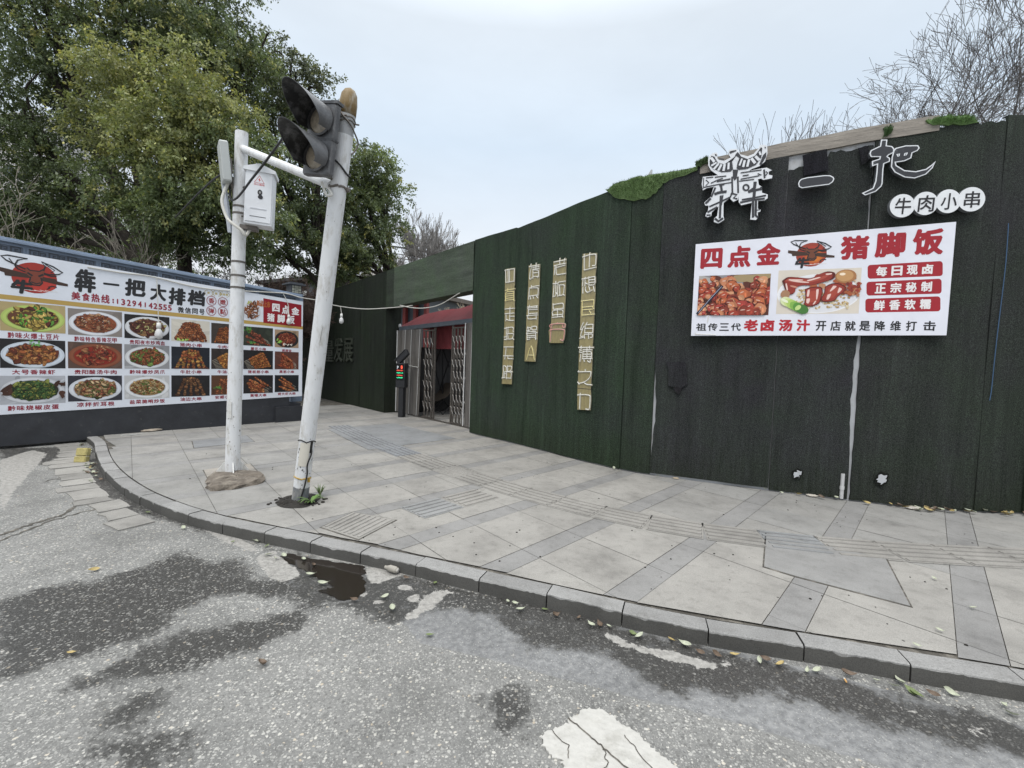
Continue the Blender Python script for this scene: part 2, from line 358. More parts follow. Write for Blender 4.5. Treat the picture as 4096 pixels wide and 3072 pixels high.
CONC = [x3([(335, 225), (430, 215), (560, 255), (480, 275), (440, 300), (375, 305), (345, 275)]), x3([(1565, 560), (1620, 570), (1760, 625), (1900, 650), (2190, 730), (2140, 748), (2060, 735), (1880, 690), (1720, 640), (1600, 595)]),
        x3([(690, 345), (775, 345), (720, 420), (650, 455), (610, 480), (530, 500), (620, 420)]), x3([(500, 320), (560, 305), (600, 335), (540, 345)]), x3([(560, 380), (610, 360), (600, 410), (560, 410)]),
        x3([(360, 400), (430, 385), (440, 410), (380, 415)]), x3([(320, 350), (360, 330), (350, 370), (310, 390)]),
        [(1020, 2230), (1100, 2200), (1210, 2300), (1130, 2330), (1060, 2290)], [(790, 2110), (920, 2140), (1010, 2180), (1060, 2230), (1000, 2200), (880, 2160)], [(1180, 2180), (1320, 2215), (1420, 2250), (1330, 2245)],
        [(3530, 2800), (3620, 2830), (3800, 2890), (3980, 2935), (4060, 2960), (3900, 2925), (3700, 2875), (3580, 2830)], [(3340, 2745), (3400, 2755), (3390, 2768), (3350, 2760)], [(2880, 2640), (2960, 2670), (2900, 2660)],
        [(0, 1840), (130, 1800), (190, 1815), (130, 1880), (60, 1960), (0, 2060)]]
FINE = [x3([(530, 500), (760, 430), (950, 440), (1290, 400), (2212, 640), (3600, 1000), (4700, 1330), (4700, 1900), (3600, 1420), (2212, 1010), (1700, 890), (1430, 820), (1040, 710), (820, 660), (620, 610)]),
        x3([(-60, 150), (330, 250), (760, 320), (700, 460), (530, 500), (400, 440), (180, 395), (-60, 330)])]
nx, ny, cell = 620, 330, .025; gx0, gy0 = -9.5, .75
gx = gx0+np.arange(nx)*cell; gy = gy0+np.arange(ny)*cell; GX, GY = np.meshgrid(gx, gy)
def inside(poly):
    P = np.array(poly); r = np.zeros(GX.shape, bool); n = len(P)
    for i in range(n):
        x1, y1 = P[i]; x2, y2 = P[(i+1) % n]
        if y1 == y2: continue
        c = ((y1 > GY) != (y2 > GY)) & (GX < (x2-x1)*(GY-y1)/(y2-y1)+x1); r ^= c
    return r
def layer(polys, blur):
    a = np.zeros(GX.shape)
    for p in polys: a[inside(gp(p))] = 1
    for _ in range(blur):
        b = np.pad(a, 1, mode='edge'); a = (b[:-2, 1:-1]+b[2:, 1:-1]+b[1:-1, :-2]+b[1:-1, 2:]+b[1:-1, 1:-1]*2)/6
    return a
mask = np.stack([layer(WET, 22), layer(CONC, 2), layer(FINE, 3)], -1)
zz = .006*np.sin(GX*1.7+.4)*np.cos(GY*1.3)*0
me = bpy.data.meshes.new("road"); me.vertices.add(nx*ny)
me.vertices.foreach_set("co", np.stack([GX, GY, zz], -1).astype(np.float32).ravel())
ii = (np.arange(ny-1)[:, None]*nx+np.arange(nx-1)[None, :]).ravel(); q = np.stack([ii, ii+1, ii+nx+1, ii+nx], -1).astype(np.int32)
me.loops.add(q.size); me.loops.foreach_set("vertex_index", q.ravel()); me.polygons.add(len(q)); me.polygons.foreach_set("loop_start", np.arange(0, q.size, 4, dtype=np.int32))
at = me.attributes.new("mask", 'FLOAT_COLOR', 'POINT'); at.data.foreach_set("color", np.concatenate([mask, np.ones(GX.shape+(1,))], -1).astype(np.float32).ravel())
me.materials.append(ROAD); me.update(calc_edges=True); o = bpy.data.objects.new("road", me); COL.objects.link(o); props(o, kind="structure")
far_ = MB(); X1, Y1 = gx[-1], gy[-1]
far_.add([(-60, -25, -.002), (60, -25, -.002), (60, gy0, -.002), (-60, gy0, -.002)], [(0, 1, 2, 3)]); far_.add([(-60, gy0, -.002), (gx0, gy0, -.002), (gx0, Y1, -.002), (-60, Y1, -.002)], [(0, 1, 2, 3)]); far_.add([(X1, gy0, -.002), (60, gy0, -.002), (60, Y1, -.002), (X1, Y1, -.002)], [(0, 1, 2, 3)])
o = far_.build("road", ROAD); props(o, kind="structure")
# --- kerb: granite stones about half a metre long following the bend
KT = [(330, 1735), (372, 1765), (385, 1810), (400, 1850), (440, 1900), (520, 1960), (600, 2000), (700, 2040), (830, 2078), (960, 2110), (1130, 2142), (1300, 2178), (1442, 2207), (1664, 2254), (1917, 2314), (2187, 2374), (2489, 2446), (2835, 2518), (3218, 2579), (3645, 2656), (4096, 2730)]
KZ = .10
K = [Vector((*gnd(x, y, KZ)[:2], 0)) for x, y in KT]
d_ = (K[-1]-K[-3]).normalized(); K += [K[-1]+d_*i for i in (.6, 1.4, 2.4, 3.6)]
KS = catmull(K, 10)
ks = [0.0]
for a, b in zip(KS, KS[1:]): ks.append(ks[-1]+(b-a).length)
KLEN = ks[-1]
def kpos(s):
    s = min(max(s, 0), KLEN-1e-6); i = max(0, int(np.searchsorted(ks, s, side='right'))-1); i = min(i, len(KS)-2)
    t = (s-ks[i])/max(ks[i+1]-ks[i], 1e-9); p = KS[i].lerp(KS[i+1], t)
    a, b = KS[max(i-1, 0)], KS[min(i+2, len(KS)-1)]; tg = (b-a).normalized()
    return p, tg, Vector((tg.y, -tg.x, 0))   # outward = towards the road
# stones are laid so that their joints fall where the photograph shows them
js = [min(range(len(KS)), key=lambda i: (KS[i]-Vector((*gnd(x, y, KZ)[:2], 0))).length) for x, y in [(1442, 2207), (1664, 2254), (1917, 2314), (2187, 2374), (2489, 2446), (2835, 2518), (3218, 2579), (3645, 2656)]]
joints = [ks[i] for i in js]
while joints[0] > .42: joints.insert(0, joints[0]-.49)
joints[0] = max(joints[0], 0.0)
while joints[-1]+.5 < KLEN: joints.append(joints[-1]+.5)
kb = MB(); KW = .135
for a, b in zip(joints, joints[1:]):
    tone = rng.uniform(.88, 1.10); ct = (.266*tone, .263*tone, .255*tone); cs_ = (.085*tone, .083*tone, .077*tone)  # front face and ends darker: wet dirt, plus shade painted into the colour
    n = max(4, int((b-a)/.022)); rows = []; dz = rng.uniform(-.007, .002); do = rng.uniform(-.004, .004)
    chips = [(rng.uniform(0, 1), rng.uniform(.04, .16), rng.uniform(.008, .026)) for _ in range(rng.choice([1, 2, 3]))]
    for i in range(n+1):
        s = a+.004+(b-a-.008)*i/n; p, tg, ow = kpos(s); f = i/n
        ch = .007+.006*rng.random()
        for c0, cw, cd in chips:
            x = abs(f-c0)/cw
            if x < 1: ch = max(ch, cd*(1-x*x)*rng.uniform(.75, 1.15))
        if i in (0, n): ch = max(ch, .012)
        ch = min(ch, .03)
        prof = [(-KW, -.1), (-KW, KZ+dz-.004), (-KW+.004, KZ+dz), (-ch*1.1, KZ+dz), (-ch*.25, KZ+dz-ch*.55), (do, KZ+dz-ch*1.25), (do+.002, .045), (do+.004, -.1)]
        rows.append([(p.x+ow.x*u, p.y+ow.y*u, z) for u, z in prof])
    m_ = len(prof); vs = [v for r in rows for v in r]
    for i in range(n):
        for k in range(m_-1):
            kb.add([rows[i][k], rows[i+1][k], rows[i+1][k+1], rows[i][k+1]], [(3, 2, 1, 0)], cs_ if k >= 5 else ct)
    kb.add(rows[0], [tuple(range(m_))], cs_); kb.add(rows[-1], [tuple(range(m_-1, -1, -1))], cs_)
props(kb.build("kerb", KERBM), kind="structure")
# --- flat gutter stones beside the bend of the kerb and dirt between them
gs = MB(); s = .35
while s < 5.6:
    ln = rng.uniform(.17, .46); wd = rng.uniform(.24, .40)*(1-.35*max(0, s-3.2)/2.4)
    off = .07+.07*rng.random()
    def q_(ss, u): p, tg, ow = kpos(ss); return (p.x+ow.x*u+rng.uniform(-.012, .012), p.y+ow.y*u+rng.uniform(-.012, .012))
    if rng.random() > .15:
        k = rng.uniform(.85, 1.12); z0 = .006+rng.uniform(0, .006)
        pts = [q_(s, off), q_(s+ln*.5, off), q_(s+ln-.014, off), q_(s+ln-.016, off+wd*.5), q_(s+ln-.03, off+wd), q_(s+ln*.5, off+wd+rng.uniform(-.03, .03)), q_(s+.02, off+wd), q_(s+.01, off+wd*.5)]
        gs.prism(pts, -.02, z0, (.275*k, .265*k, .245*k))
    s += ln
props(gs.build("gutter_stones", STONE), kind="structure")
# cracks across the asphalt at the left
ck = MB()
for path, wd in (([(0, 2142), (60, 2120), (130, 2098), (200, 2075), (250, 2060), (300, 2020), (330, 1990)], .05), ([(-30, 2180), (90, 2128), (190, 2090), (290, 2060), (380, 2035), (420, 2010), (420, 1985)], .03), ([(180, 1930), (230, 1915), (300, 1930)], .02)):
    pts = catmull([Vector((*gnd(x, y)[:2], 0)) for x, y in path], 6); L_ = []; R2 = []
    for i, p in enumerate(pts):
        t_ = (pts[min(i+1, len(pts)-1)]-pts[max(i-1, 0)]).normalized(); n_ = Vector((-t_.y, t_.x, 0)); k = wd*rng.uniform(.3, 1.0)
        j = n_*rng.uniform(-.02, .02); L_.append(p+j+n_*k/2); R2.append(p+j-n_*k/2)
    for i in range(len(pts)-1): ck.add([(R2[i].x, R2[i].y, .004), (R2[i+1].x, R2[i+1].y, .004), (L_[i+1].x, L_[i+1].y, .004), (L_[i].x, L_[i].y, .004)], [(0, 1, 2, 3)])
props(ck.build("road_crack", EARTH), kind="structure")
# worn white road marking at the bottom of the view
mk = MB(); MARK = mat("worn_road_paint", None, .8, .12, 20, bump=.6, bscale=50, dirt=(.33, .32, .29), dirt_at=(.52, .70), dscale=7)
mpx = x3([(1255, 1110), (1290, 1075), (1390, 1040), (1395, 1010), (1440, 1000), (1480, 962), (1560, 960), (1620, 1000), (1680, 1040), (1760, 1090), (1830, 1160), (1900, 1220), (2050, 1330), (2260, 1480), (2450, 1620), (1700, 1620), (1450, 1400), (1370, 1265), (1360, 1225), (1300, 1200), (1260, 1150)])
P_ = [Vector((*gnd(x, y)[:2], 0)) for x, y in mpx]; out = []
for i in range(len(P_)):
    a, b = P_[i], P_[(i+1) % len(P_)]
    for k in range(6): out.append(tuple((a.lerp(b, k/6)+Vector((rng.uniform(-.009, .009), rng.uniform(-.009, .009), 0)))[:2]))
mk.prism(out, -.01, .006, (.46, .45, .42)); props(mk.build("road_marking", MARK), kind="structure")
ck2 = MB()
for path, wd in ([(1395, 1010), (1490, 1090), (1580, 1170), (1700, 1275), (1900, 1440)], .007), ([(1310, 1080), (1400, 1160), (1390, 1230)], .004), ([(1690, 1100), (1750, 1180), (1850, 1300)], .004), ([(1580, 1170), (1600, 1250), (1560, 1330)], .004):
    pts = [Vector((*gnd(x, y)[:2], 0)) for x, y in x3(path)]; pts = [a.lerp(b, k/6)+Vector((rng.uniform(-.006, .006), rng.uniform(-.006, .006), 0)) for a, b in zip(pts, pts[1:]) for k in range(6)]
    for a, b in zip(pts, pts[1:]):
        n_ = Vector((-(b-a).y, (b-a).x, 0)).normalized()*wd/2; ck2.add([(*(a-n_)[:2], .0085), (*(b-n_)[:2], .0085), (*(b+n_)[:2], .0085), (*(a+n_)[:2], .0085)], [(0, 1, 2, 3)])
props(ck2.build("road_crack", EARTH), kind="structure")
# puddle by the kerb: a thin sheet of brown water
WATER = bpy.data.materials.new("puddle_water"); WATER.use_nodes = True; b_ = WATER.node_tree.nodes['Principled BSDF']
b_.inputs['Base Color'].default_value = (.022, .018, .015, 1); b_.inputs['Roughness'].default_value = .08; b_.inputs['Specular IOR Level'].default_value = .5
pd = MB(); pw = x3([(20, 170), (130, 185), (250, 205), (330, 215), (345, 250), (320, 270), (345, 300), (340, 345), (300, 385), (210, 395), (140, 360), (90, 345), (180, 325), (130, 290), (70, 270), (30, 240), (-60, 205), (-110, 165), (-60, 150)])
rp = random.Random(8); P_ = [Vector((*gnd(x, y)[:2], 0)) for x, y in pw]; P_ = [a.lerp(b, k/5)+Vector((rp.uniform(-.014, .014), rp.uniform(-.012, .012), 0))*(k > 0) for a, b in zip(P_, P_[1:]+P_[:1]) for k in range(5)]; pd.poly([tuple(p[:2]) for p in P_], .0045)
o = pd.build("puddle", WATER); props(o, kind="structure")
# --- pavement: granite slabs in beige fields with grey bands running to the wall
PA = Vector((math.cos(R_(47)), math.sin(R_(47)), 0)); PB = Vector((math.cos(R_(-49.5)), math.sin(R_(-49.5)), 0))
inner = [kpos(KLEN*i/60) for i in range(61)]; inner = [p-o_*(KW+.007) for p, t_, o_ in inner]
def clip_half(poly, a, b):
    """keep what lies left of a->b"""
    out = []; n = len(poly); dx, dy = b.x-a.x, b.y-a.y
    def sd_(p): return dx*(p[1]-a.y)-dy*(p[0]-a.x)
    for i in range(n):
        p, q = poly[i], poly[(i+1) % n]; sp_, sq = sd_(p), sd_(q)
        if sp_ >= 0: out.append(p)
        if (sp_ >= 0) != (sq >= 0): t = sp_/(sp_-sq); out.append((p[0]+(q[0]-p[0])*t, p[1]+(q[1]-p[1])*t))
    return out
def clip_kerb(poly):
    cx = sum(p[0] for p in poly)/len(poly); cy = sum(p[1] for p in poly)/len(poly)
    ds = [(math.hypot(cx-(a.x+b.x)/2, cy-(a.y+b.y)/2), a, b) for a, b in zip(inner, inner[1:])]; m0, a, b = min(ds, key=lambda t: t[0])
    if m0 > 1.0: return poly if (b.x-a.x)*(cy-a.y)-(b.y-a.y)*(cx-a.x) > 0 else []
    for d0, a, b in ds:
        if len(poly) < 3: return []
        if d0 < 1.0: poly = clip_half(poly, a, b)
    return poly
def left_of_all(x, y): return all((b.x-a.x)*(y-a.y)-(b.y-a.y)*(x-a.x) >= 0 for a, b in zip(inner, inner[1:]))
pv = MB(); bed = MB()
bed_pts = [(p.x, p.y) for p in inner]
bed.poly(bed_pts+[(12, 30), (-30, 30), (-30, 12)], KZ-.010, (.09, .085, .075)); props(bed.build("pavement", EARTH), kind="structure")
S0 = -.66; SP = .856
def slab(j0, j1, t0, t1, c, z=KZ, gap=.0022):
    """j along PB (across the bands), t along PA"""
    p = [PB*(j0+gap)+PA*(t0+gap), PB*(j1-gap)+PA*(t0+gap), PB*(j1-gap)+PA*(t1-gap), PB*(j0+gap)+PA*(t1-gap)]
    q = clip_kerb([(v.x, v.y) for v in p])
    if len(q) >= 3: pv.poly(q, z, c)
def js_(x, y):   # skew lattice coordinates of a ground point
    M2 = np.array([[PB.x, PA.x], [PB.y, PA.y]]); return np.linalg.solve(M2, [x, y])
B0 = js_(*gnd(2400+840/1.3042, 1850+850/1.3042, KZ)[:2])[0]
for k in range(-15, 9):
    b0 = B0+k*SP
    for t_i in range(-8, 46):
        t0 = t_i*.605+.03; t1 = t0+.605
        cx, cy = (PB*(b0+.4)+PA*((t0+t1)/2))[:2]
        if cy > 22 or cx > 9.5 or cx < -14: continue
        bluish = min(1.0, max(0.0, (-cx-1.9)/1.2))*(1 if cy < 9 else .75); k1 = rng.uniform(.95, 1.05); k2 = rng.uniform(.95, 1.06)
        right_grey = 1.0 if (cx > 1.7 and (cx*.40+cy) > 4.95) else 0.0
        gband = (.242*k1, .238*k1, .230*k1); fld = np.array((.295, .284, .262))*k2
        gr = np.array((.252, .249, .238))*k2
        f = bluish*rng.uniform(.35, 1.0)+right_grey*rng.uniform(.4, .9); fld = tuple(fld*(1-min(f, 1))+gr*min(f, 1))
        slab(b0, b0+.205, t0, t1, gband, KZ-.001 if rng.random() < .5 else KZ); slab(b0+.205, b0+SP, t0, t1, fld, KZ+rng.choice([0, 0, .001, -.001]))
o = pv.build("pavement", STONE); props(o, kind="structure")
# tactile guiding path: ribbed slabs laid along the pavement
TC = [(-3.75, 9.75), (-2.6, 8.25), (-1.6, 7.05), (-.75, 6.1), (-.1, 5.45), (.45, 4.98), (1.0, 4.58), (1.6, 4.25), (2.3, 4.02), (3.1, 3.86), (4.2, 3.78), (6.5, 3.75)]
ts = catmull([Vector((x, y, 0)) for x, y in TC], 14); tl = [0]
for a, b in zip(ts, ts[1:]): tl.append(tl[-1]+(b-a).length)
def tpos(s):
    i = min(max(int(np.searchsorted(tl, s, side='right'))-1, 0), len(ts)-2); f = (s-tl[i])/max(tl[i+1]-tl[i], 1e-9); d = (ts[i+1]-ts[i]).normalized(); return ts[i].lerp(ts[i+1], f), d, Vector((-d.y, d.x, 0))
tg_ = MB()
def ribbed(cen, d, n_, ln, wd, c, bars=5, z=KZ+.003):
    h = [cen-d*(ln/2-.003)-n_*(wd/2-.003), cen+d*(ln/2-.003)-n_*(wd/2-.003), cen+d*(ln/2-.003)+n_*(wd/2-.003), cen-d*(ln/2-.003)+n_*(wd/2-.003)]
    tg_.add([(p.x, p.y, z) for p in h], [(0, 1, 2, 3)], c)
    for k in range(bars):
        u = -wd/2+wd*(k+.5)/bars; hw = wd/bars*.31; vs = []
        for (a, b, zz_) in ((.5, 1.0, z-.001), (.485, .62, z+.008)):
            for sx_, sy_ in ((-1, -1), (1, -1), (1, 1), (-1, 1)): p = cen+d*(sx_*ln*a*.94)+n_*(u+sy_*hw*b); vs.append((p.x, p.y, zz_))
        tg_.add(vs, [(4, 5, 6, 7)], c); tg_.add(vs, [(0, 1, 5, 4), (1, 2, 6, 5), (2, 3, 7, 6), (3, 0, 4, 7)], tuple(x*.66 for x in c))
s = 0.0
while s < tl[-1]-.5:
    cen, d, n_ = tpos(s+.25); k = rng.uniform(.90, 1.0)
    grey = cen.y > 7.0
    c = (.235*k, .243*k, .252*k) if grey else ((.292*k, .28*k, .258*k) if rng.random() < .85 else (.25*k, .256*k, .257*k))
    if not (4.4 < s < 4.9): ribbed(cen, d, n_, .50, .46, c)
    else:  # warning slab with studs where the branch leaves
        h = [cen-d*.25-n_*.23, cen+d*.25-n_*.23, cen+d*.25+n_*.23, cen-d*.25+n_*.23]; tg_.add([(p.x, p.y, KZ+.003) for p in h], [(0, 1, 2, 3)], c)
        for a in range(7):
            for b in range(6):
                p = cen+d*(-.21+a*.07)+n_*(-.19+b*.076); tg_.lathe([(.021, KZ+.002), (.016, KZ+.008), (.0, KZ+.0085)], 8, (p.x, p.y, 0), c)
    s += .50
for i in range(2):   # branch towards the kerb
    cen = Vector((-.42, 4.93, 0))-PA*(.52*i+.0); ribbed(cen, PA, Vector((-PA.y, PA.x, 0)), .50, .44, (.29, .278, .256) if i != 1 else (.26, .262, .258), 5)
props(tg_.build("tactile_paving", STONE), kind="structure")
# grey slabs set crookedly into the pavement, with open joints
def cover(name, label, pts_px, c, z=KZ+.006, rim=.016):
    P = [gnd(x, y, KZ) for x, y in pts_px]; cen = sum(P, Vector())/len(P)
    mbc = MB(); ri = MB()
    ri.prism([tuple((p+(p-cen).normalized()*rim)[:2]) for p in P], KZ-.02, z-.003, (.05, .045, .04))
    mbc.prism([tuple(p[:2]) for p in P], KZ-.02, z, c)
    r = empty(name, label, "access cover", Matrix.Translation(Vector((cen.x, cen.y, 0))))
    for mb, nm, mt in ((ri, "rim", EARTH), (mbc, "lid", STONE)):
        o = mb.build(nm, mt, r); o.matrix_parent_inverse = r.matrix_world.inverted()
    return r, P
c1 = lambda l: [(1000+x/1.3825, 1550+y/1.3825) for x, y in l]
c2_ = lambda l: [(2400+x/1.3042, 1850+y/1.3042) for x, y in l]
tcov, tp = cover("access_cover", "ribbed stone access cover tilted in the pavement next to the kerb", c1([(395, 775), (570, 692), (805, 735), (600, 842)]), (.30, .288, .265))
rb = MB(); A_, B_, C_, D_ = tp
for k in range(8):
    f0 = (k+.28)/8; f1 = (k+.72)/8
    e0, e1 = A_.lerp(B_, .06), A_.lerp(B_, .94); g0, g1 = D_.lerp(C_, .06), D_.lerp(C_, .94)
    def qq(a, f): return (B_.lerp(C_, f).lerp(A_.lerp(D_, f), a))
    p = [qq(.05, f0), qq(.95, f0), qq(.95, f1), qq(.05, f1)]; m0 = sum(p, Vector())/4
    vs = [(v.x, v.y, KZ+.005) for v in p]+[(v.x, v.y, KZ+.013) for v in [x.lerp(m0, .0)*.86+(p[0].lerp(p[3], .5) if i in (0, 3) else p[1].lerp(p[2], .5))*.14 for i, x in enumerate(p)]]
    rb.add(vs, [(4, 5, 6, 7), (0, 1, 5, 4), (1, 2, 6, 5), (2, 3, 7, 6), (3, 0, 4, 7)] if ((vs0 := [Vector(q) for q in vs])[5]-vs0[4]).cross(vs0[7]-vs0[4]).z > 0 else [(7, 6, 5, 4), (4, 5, 1, 0), (5, 6, 2, 1), (6, 7, 3, 2), (7, 4, 0, 3)], (.31, .298, .275))
o = rb.build("ribs", STONE, tcov); o.matrix_parent_inverse = tcov.matrix_world.inverted()
cover("access_cover", "wide grey stone access cover near the right end of the pavement", c2_([(868, 372), (1015, 402), (1490, 505), (1618, 752), (1020, 595), (856, 545)]), (.252, .249, .241))
cover("access_cover", "flat grey rectangular access cover between the white pole and the menu board", [(770, 1765), (985, 1742), (1017, 1767), (777, 1793)], (.215, .221, .226))
cover("access_cover", "beige square access cover half buried behind the concrete pole footing", [(815, 1880), (1000, 1855), (1032, 1890), (835, 1920)], (.33, .305, .27), KZ+.004)
cover("access_cover", "cracked grey slab cover crossed by the ribbed path before the gateway", c1([(430, 232), (800, 200), (1140, 282), (655, 345)]), (.222, .228, .232), KZ+.004, .012)
# ================================================================ GREEN TURF WALLS AND GATEWAY
def attach(o, root):
    bpy.context.view_layer.update() if False else None
    o.parent = root; o.matrix_parent_inverse = root.matrix_world.inverted(); return o
def at_base(name, label, cat, p, group=None): return empty(name, label, cat, Matrix.Translation(Vector(p)), group)
def turf_material(name, streak=1.0, side=False):
    m, t, b, nd, L = new_mat(name)
    g = nd("ShaderNodeNewGeometry"); P = g.outputs['Position']; at = nd("ShaderNodeAttribute", attribute_name="Col")
    n1 = nd("ShaderNodeTexNoise", Scale=95.0, Detail=3.0, Roughness=.8); L(P, n1.inputs[0])
    r1 = ramp(nd, [(.30, .30), (.48, .85), (.62, 1.45), (.76, 2.6)]); L(n1.outputs[0], r1.inputs[0])
    mp = nd("ShaderNodeMapping"); mp.inputs['Scale'].default_value = (1.1, 1.1, 26) if side else (26, 26, 1.1); L(P, mp.inputs[0])
    n2 = nd("ShaderNodeTexNoise", Scale=2.0, Detail=7.0, Roughness=.7); L(mp.outputs[0], n2.inputs[0])
    r2 = ramp(nd, [(.28, .84), (.5, 1.0), (.74, 1.16)]); L(n2.outputs[0], r2.inputs[0])
    n3 = nd("ShaderNodeTexNoise", Scale=1.1, Detail=6.0, Roughness=.65); L(P, n3.inputs[0])
    r3 = ramp(nd, [(.35, 0.0), (.68, 1.0)]); L(n3.outputs[0], r3.inputs[0])
    c = mixc(nd, L, 'MIX', r3.outputs[0], at.outputs[0], mixc(nd, L, 'MULTIPLY', 1.0, at.outputs[0], (1.05, .85, 1.15)))
    # moss that greens the foot of the turf
    sz = nd("ShaderNodeSeparateXYZ"); L(P, sz.inputs[0]); ad = nd("ShaderNodeMath", operation='MULTIPLY_ADD'); L(n2.outputs[0], ad.inputs[0]); ad.inputs[1].default_value = 1.6; L(sz.outputs[2], ad.inputs[2])
    r4 = ramp(nd, [(.0, 1.0), (1.0, 0.0)]); mr = nd("ShaderNodeMapRange"); L(ad.outputs[0], mr.inputs[0]); mr.inputs[1].default_value = .75; mr.inputs[2].default_value = 1.5; L(mr.outputs[0], r4.inputs[0])
    ms = nd("ShaderNodeMath", operation='MULTIPLY'); L(r4.outputs[0], ms.inputs[0]); ms.inputs[1].default_value = .6
    c = mixc(nd, L, 'MIX', ms.outputs[0], c, (.026, .034, .019))
    mpz = nd("ShaderNodeMapping"); mpz.inputs['Scale'].default_value = (.4, .4, 3.2) if side else (4.2, 4.2, .28); L(P, mpz.inputs[0])
    n5 = nd("ShaderNodeTexNoise", Scale=1.4, Detail=8.0, Roughness=.72); L(mpz.outputs[0], n5.inputs[0]); r5 = ramp(nd, [(.30, .66), (.46, .94), (.60, 1.10), (.74, 1.65)]); L(n5.outputs[0], r5.inputs[0])
    c = mixc(nd, L, 'MULTIPLY', 1.0, c, r5.outputs[0]); c = mixc(nd, L, 'MULTIPLY', 1.0, c, r1.outputs[0]); c = mixc(nd, L, 'MULTIPLY', streak, c, r2.outputs[0])
    L(c, b.inputs['Base Color']); b.inputs['Roughness'].default_value = .85; b.inputs['Specular IOR Level'].default_value = .12
    h = nd("ShaderNodeMath", operation='MULTIPLY_ADD'); L(n2.outputs[0], h.inputs[0]); h.inputs[1].default_value = .25; L(n1.outputs[0], h.inputs[2])
    bp = nd("ShaderNodeBump", Strength=1.0, Distance=.02); L(h.outputs[0], bp.inputs['Height']); L(bp.outputs[0], b.inputs['Normal'])
    return m
TURF = turf_material("artificial_turf"); TURFH = turf_material("artificial_turf_sideways", 1.0, True)
WHITEPANEL = mat("white_sheet", (.44, .455, .475), .6, .12, 8, dirt=(.28, .27, .25), dirt_at=(.55, .75), dscale=9)
TIMBER = mat("grey_timber", None, .85, .45, 5, stretch=(1, 1, 14), bump=.5, bscale=30, dirt=(.12, .10, .08), dirt_at=(.6, .75), dscale=4)
WP = [(-.85, 9.41), (-.30, 8.79), (.29, 8.12), (.66, 7.68), (1.03, 7.20), (1.38, 6.80), (1.62, 6.56), (2.0, 6.29), (2.6, 6.0), (3.31, 5.68), (4.06, 5.36), (4.6, 5.18), (5.1, 5.09), (5.6, 5.06), (6.2, 5.06), (7.2, 5.12), (8.6, 5.3)]
WS = catmull([Vector((x, y, 0)) for x, y in WP], 10); wl = [0.0]
for a, b in zip(WS, WS[1:]): wl.append(wl[-1]+(b-a).length)
def wpos(a):
    a = min(max(a, 0.0), wl[-1]-1e-6); i = min(max(int(np.searchsorted(wl, a, side='right'))-1, 0), len(WS)-2)
    f = (a-wl[i])/max(wl[i+1]-wl[i], 1e-9); p = WS[i].lerp(WS[i+1], f)
    d = (WS[min(i+2, len(WS)-1)]-WS[max(i-1, 0)]).normalized(); return p, d, Vector((d.y, -d.x, 0))
def w_hit(px, py):
    """arc length and height where a sight line meets the wall"""
    d = ray(px, py); best = None
    for i in range(len(WS)-1):
        a, b = WS[i], WS[i+1]; e_ = b-a; den = d.x*e_.y-d.y*e_.x
        if abs(den) < 1e-9: continue
        t = (a.x*e_.y-a.y*e_.x)/den; f = (a.x*d.y-a.y*d.x)/den
        if t > 0 and -.001 <= f <= 1.001: return wl[i]+f*(b-a).length, HC+d.z*t
    return None
def wtop(a):
    p, _, _ = wpos(a); x = p.x
    return 4.08+(.02 if x < 0 else .0)+.085*max(0, min(x, 5.3))-.02*max(0, min(x-3.2, 2))
wall = at_base("turf_wall", "long curved wall clad in dark green artificial turf, neon strips and food sign hung on it", "wall", (2.0, 6.29, KZ))
def strip_mesh(a0, a1, z0, z1f, off, tint, el=None, er=None, amp=.009, seed=0, dz=.09, da=.05, top_jag=0.0):
    rg = random.Random(seed); n = max(2, int((a1-a0)/da)); m_ = max(2, int((4.2-z0)/dz)); ph = [rg.uniform(0, 6.3) for _ in range(6)]
    jl = [rg.uniform(-1, 1) for _ in range(m_+1)]; jr = [rg.uniform(-1, 1) for _ in range(m_+1)]
    def g(i, j):
        fz = j/m_; f = i/n
        aa0 = a0+(el(fz, jl[j]) if el else 0); aa1 = a1+(er(fz, jr[j]) if er else 0); a = aa0+(aa1-aa0)*f
        z = z0+(z1f(a)-z0)*fz
        if j == m_ and top_jag: z -= top_jag*rg.random()
        wv = amp*(math.sin(a*5.1+ph[0]+.8*math.sin(z*1.3+ph[1]))+.6*math.sin(a*11+ph[2]+z*.9)+.5*math.sin(z*3.1+ph[3]+a*2))
        p, d, nn = wpos(a); q_ = p+nn*(off+wv); return (q_.x, q_.y, z), nn
    mb = MB(); grid = [[g(i, j) for i in range(n+1)] for j in range(m_+1)]; vs = [grid[j][i][0] for j in range(m_+1) for i in range(n+1)]
    fs = [(j*(n+1)+i, j*(n+1)+i+1, (j+1)*(n+1)+i+1, (j+1)*(n+1)+i) for j in range(m_) for i in range(n)]
    mb.add(vs, fs, tint)
    # folded edges, so that the cloth has a thickness
    for side in (0, n):
        for j in range(m_):
            p, nn = grid[j][side]; q_, n2 = grid[j+1][side]; b1 = Vector(p)-nn*(off+.004); b2 = Vector(q_)-n2*(off+.004)
            mb.add([p, q_, tuple(b2), tuple(b1)], [(0, 1, 2, 3)], tuple(x*.8 for x in tint))
    for i in range(n):
        p, nn = grid[m_][i]; q_, n2 = grid[m_][i+1]; b1 = Vector(p)-nn*(off+.05); b2 = Vector(q_)-n2*(off+.05)
        mb.add([p, q_, tuple(b2), tuple(b1)], [(0, 1, 2, 3)], tint)
    return mb
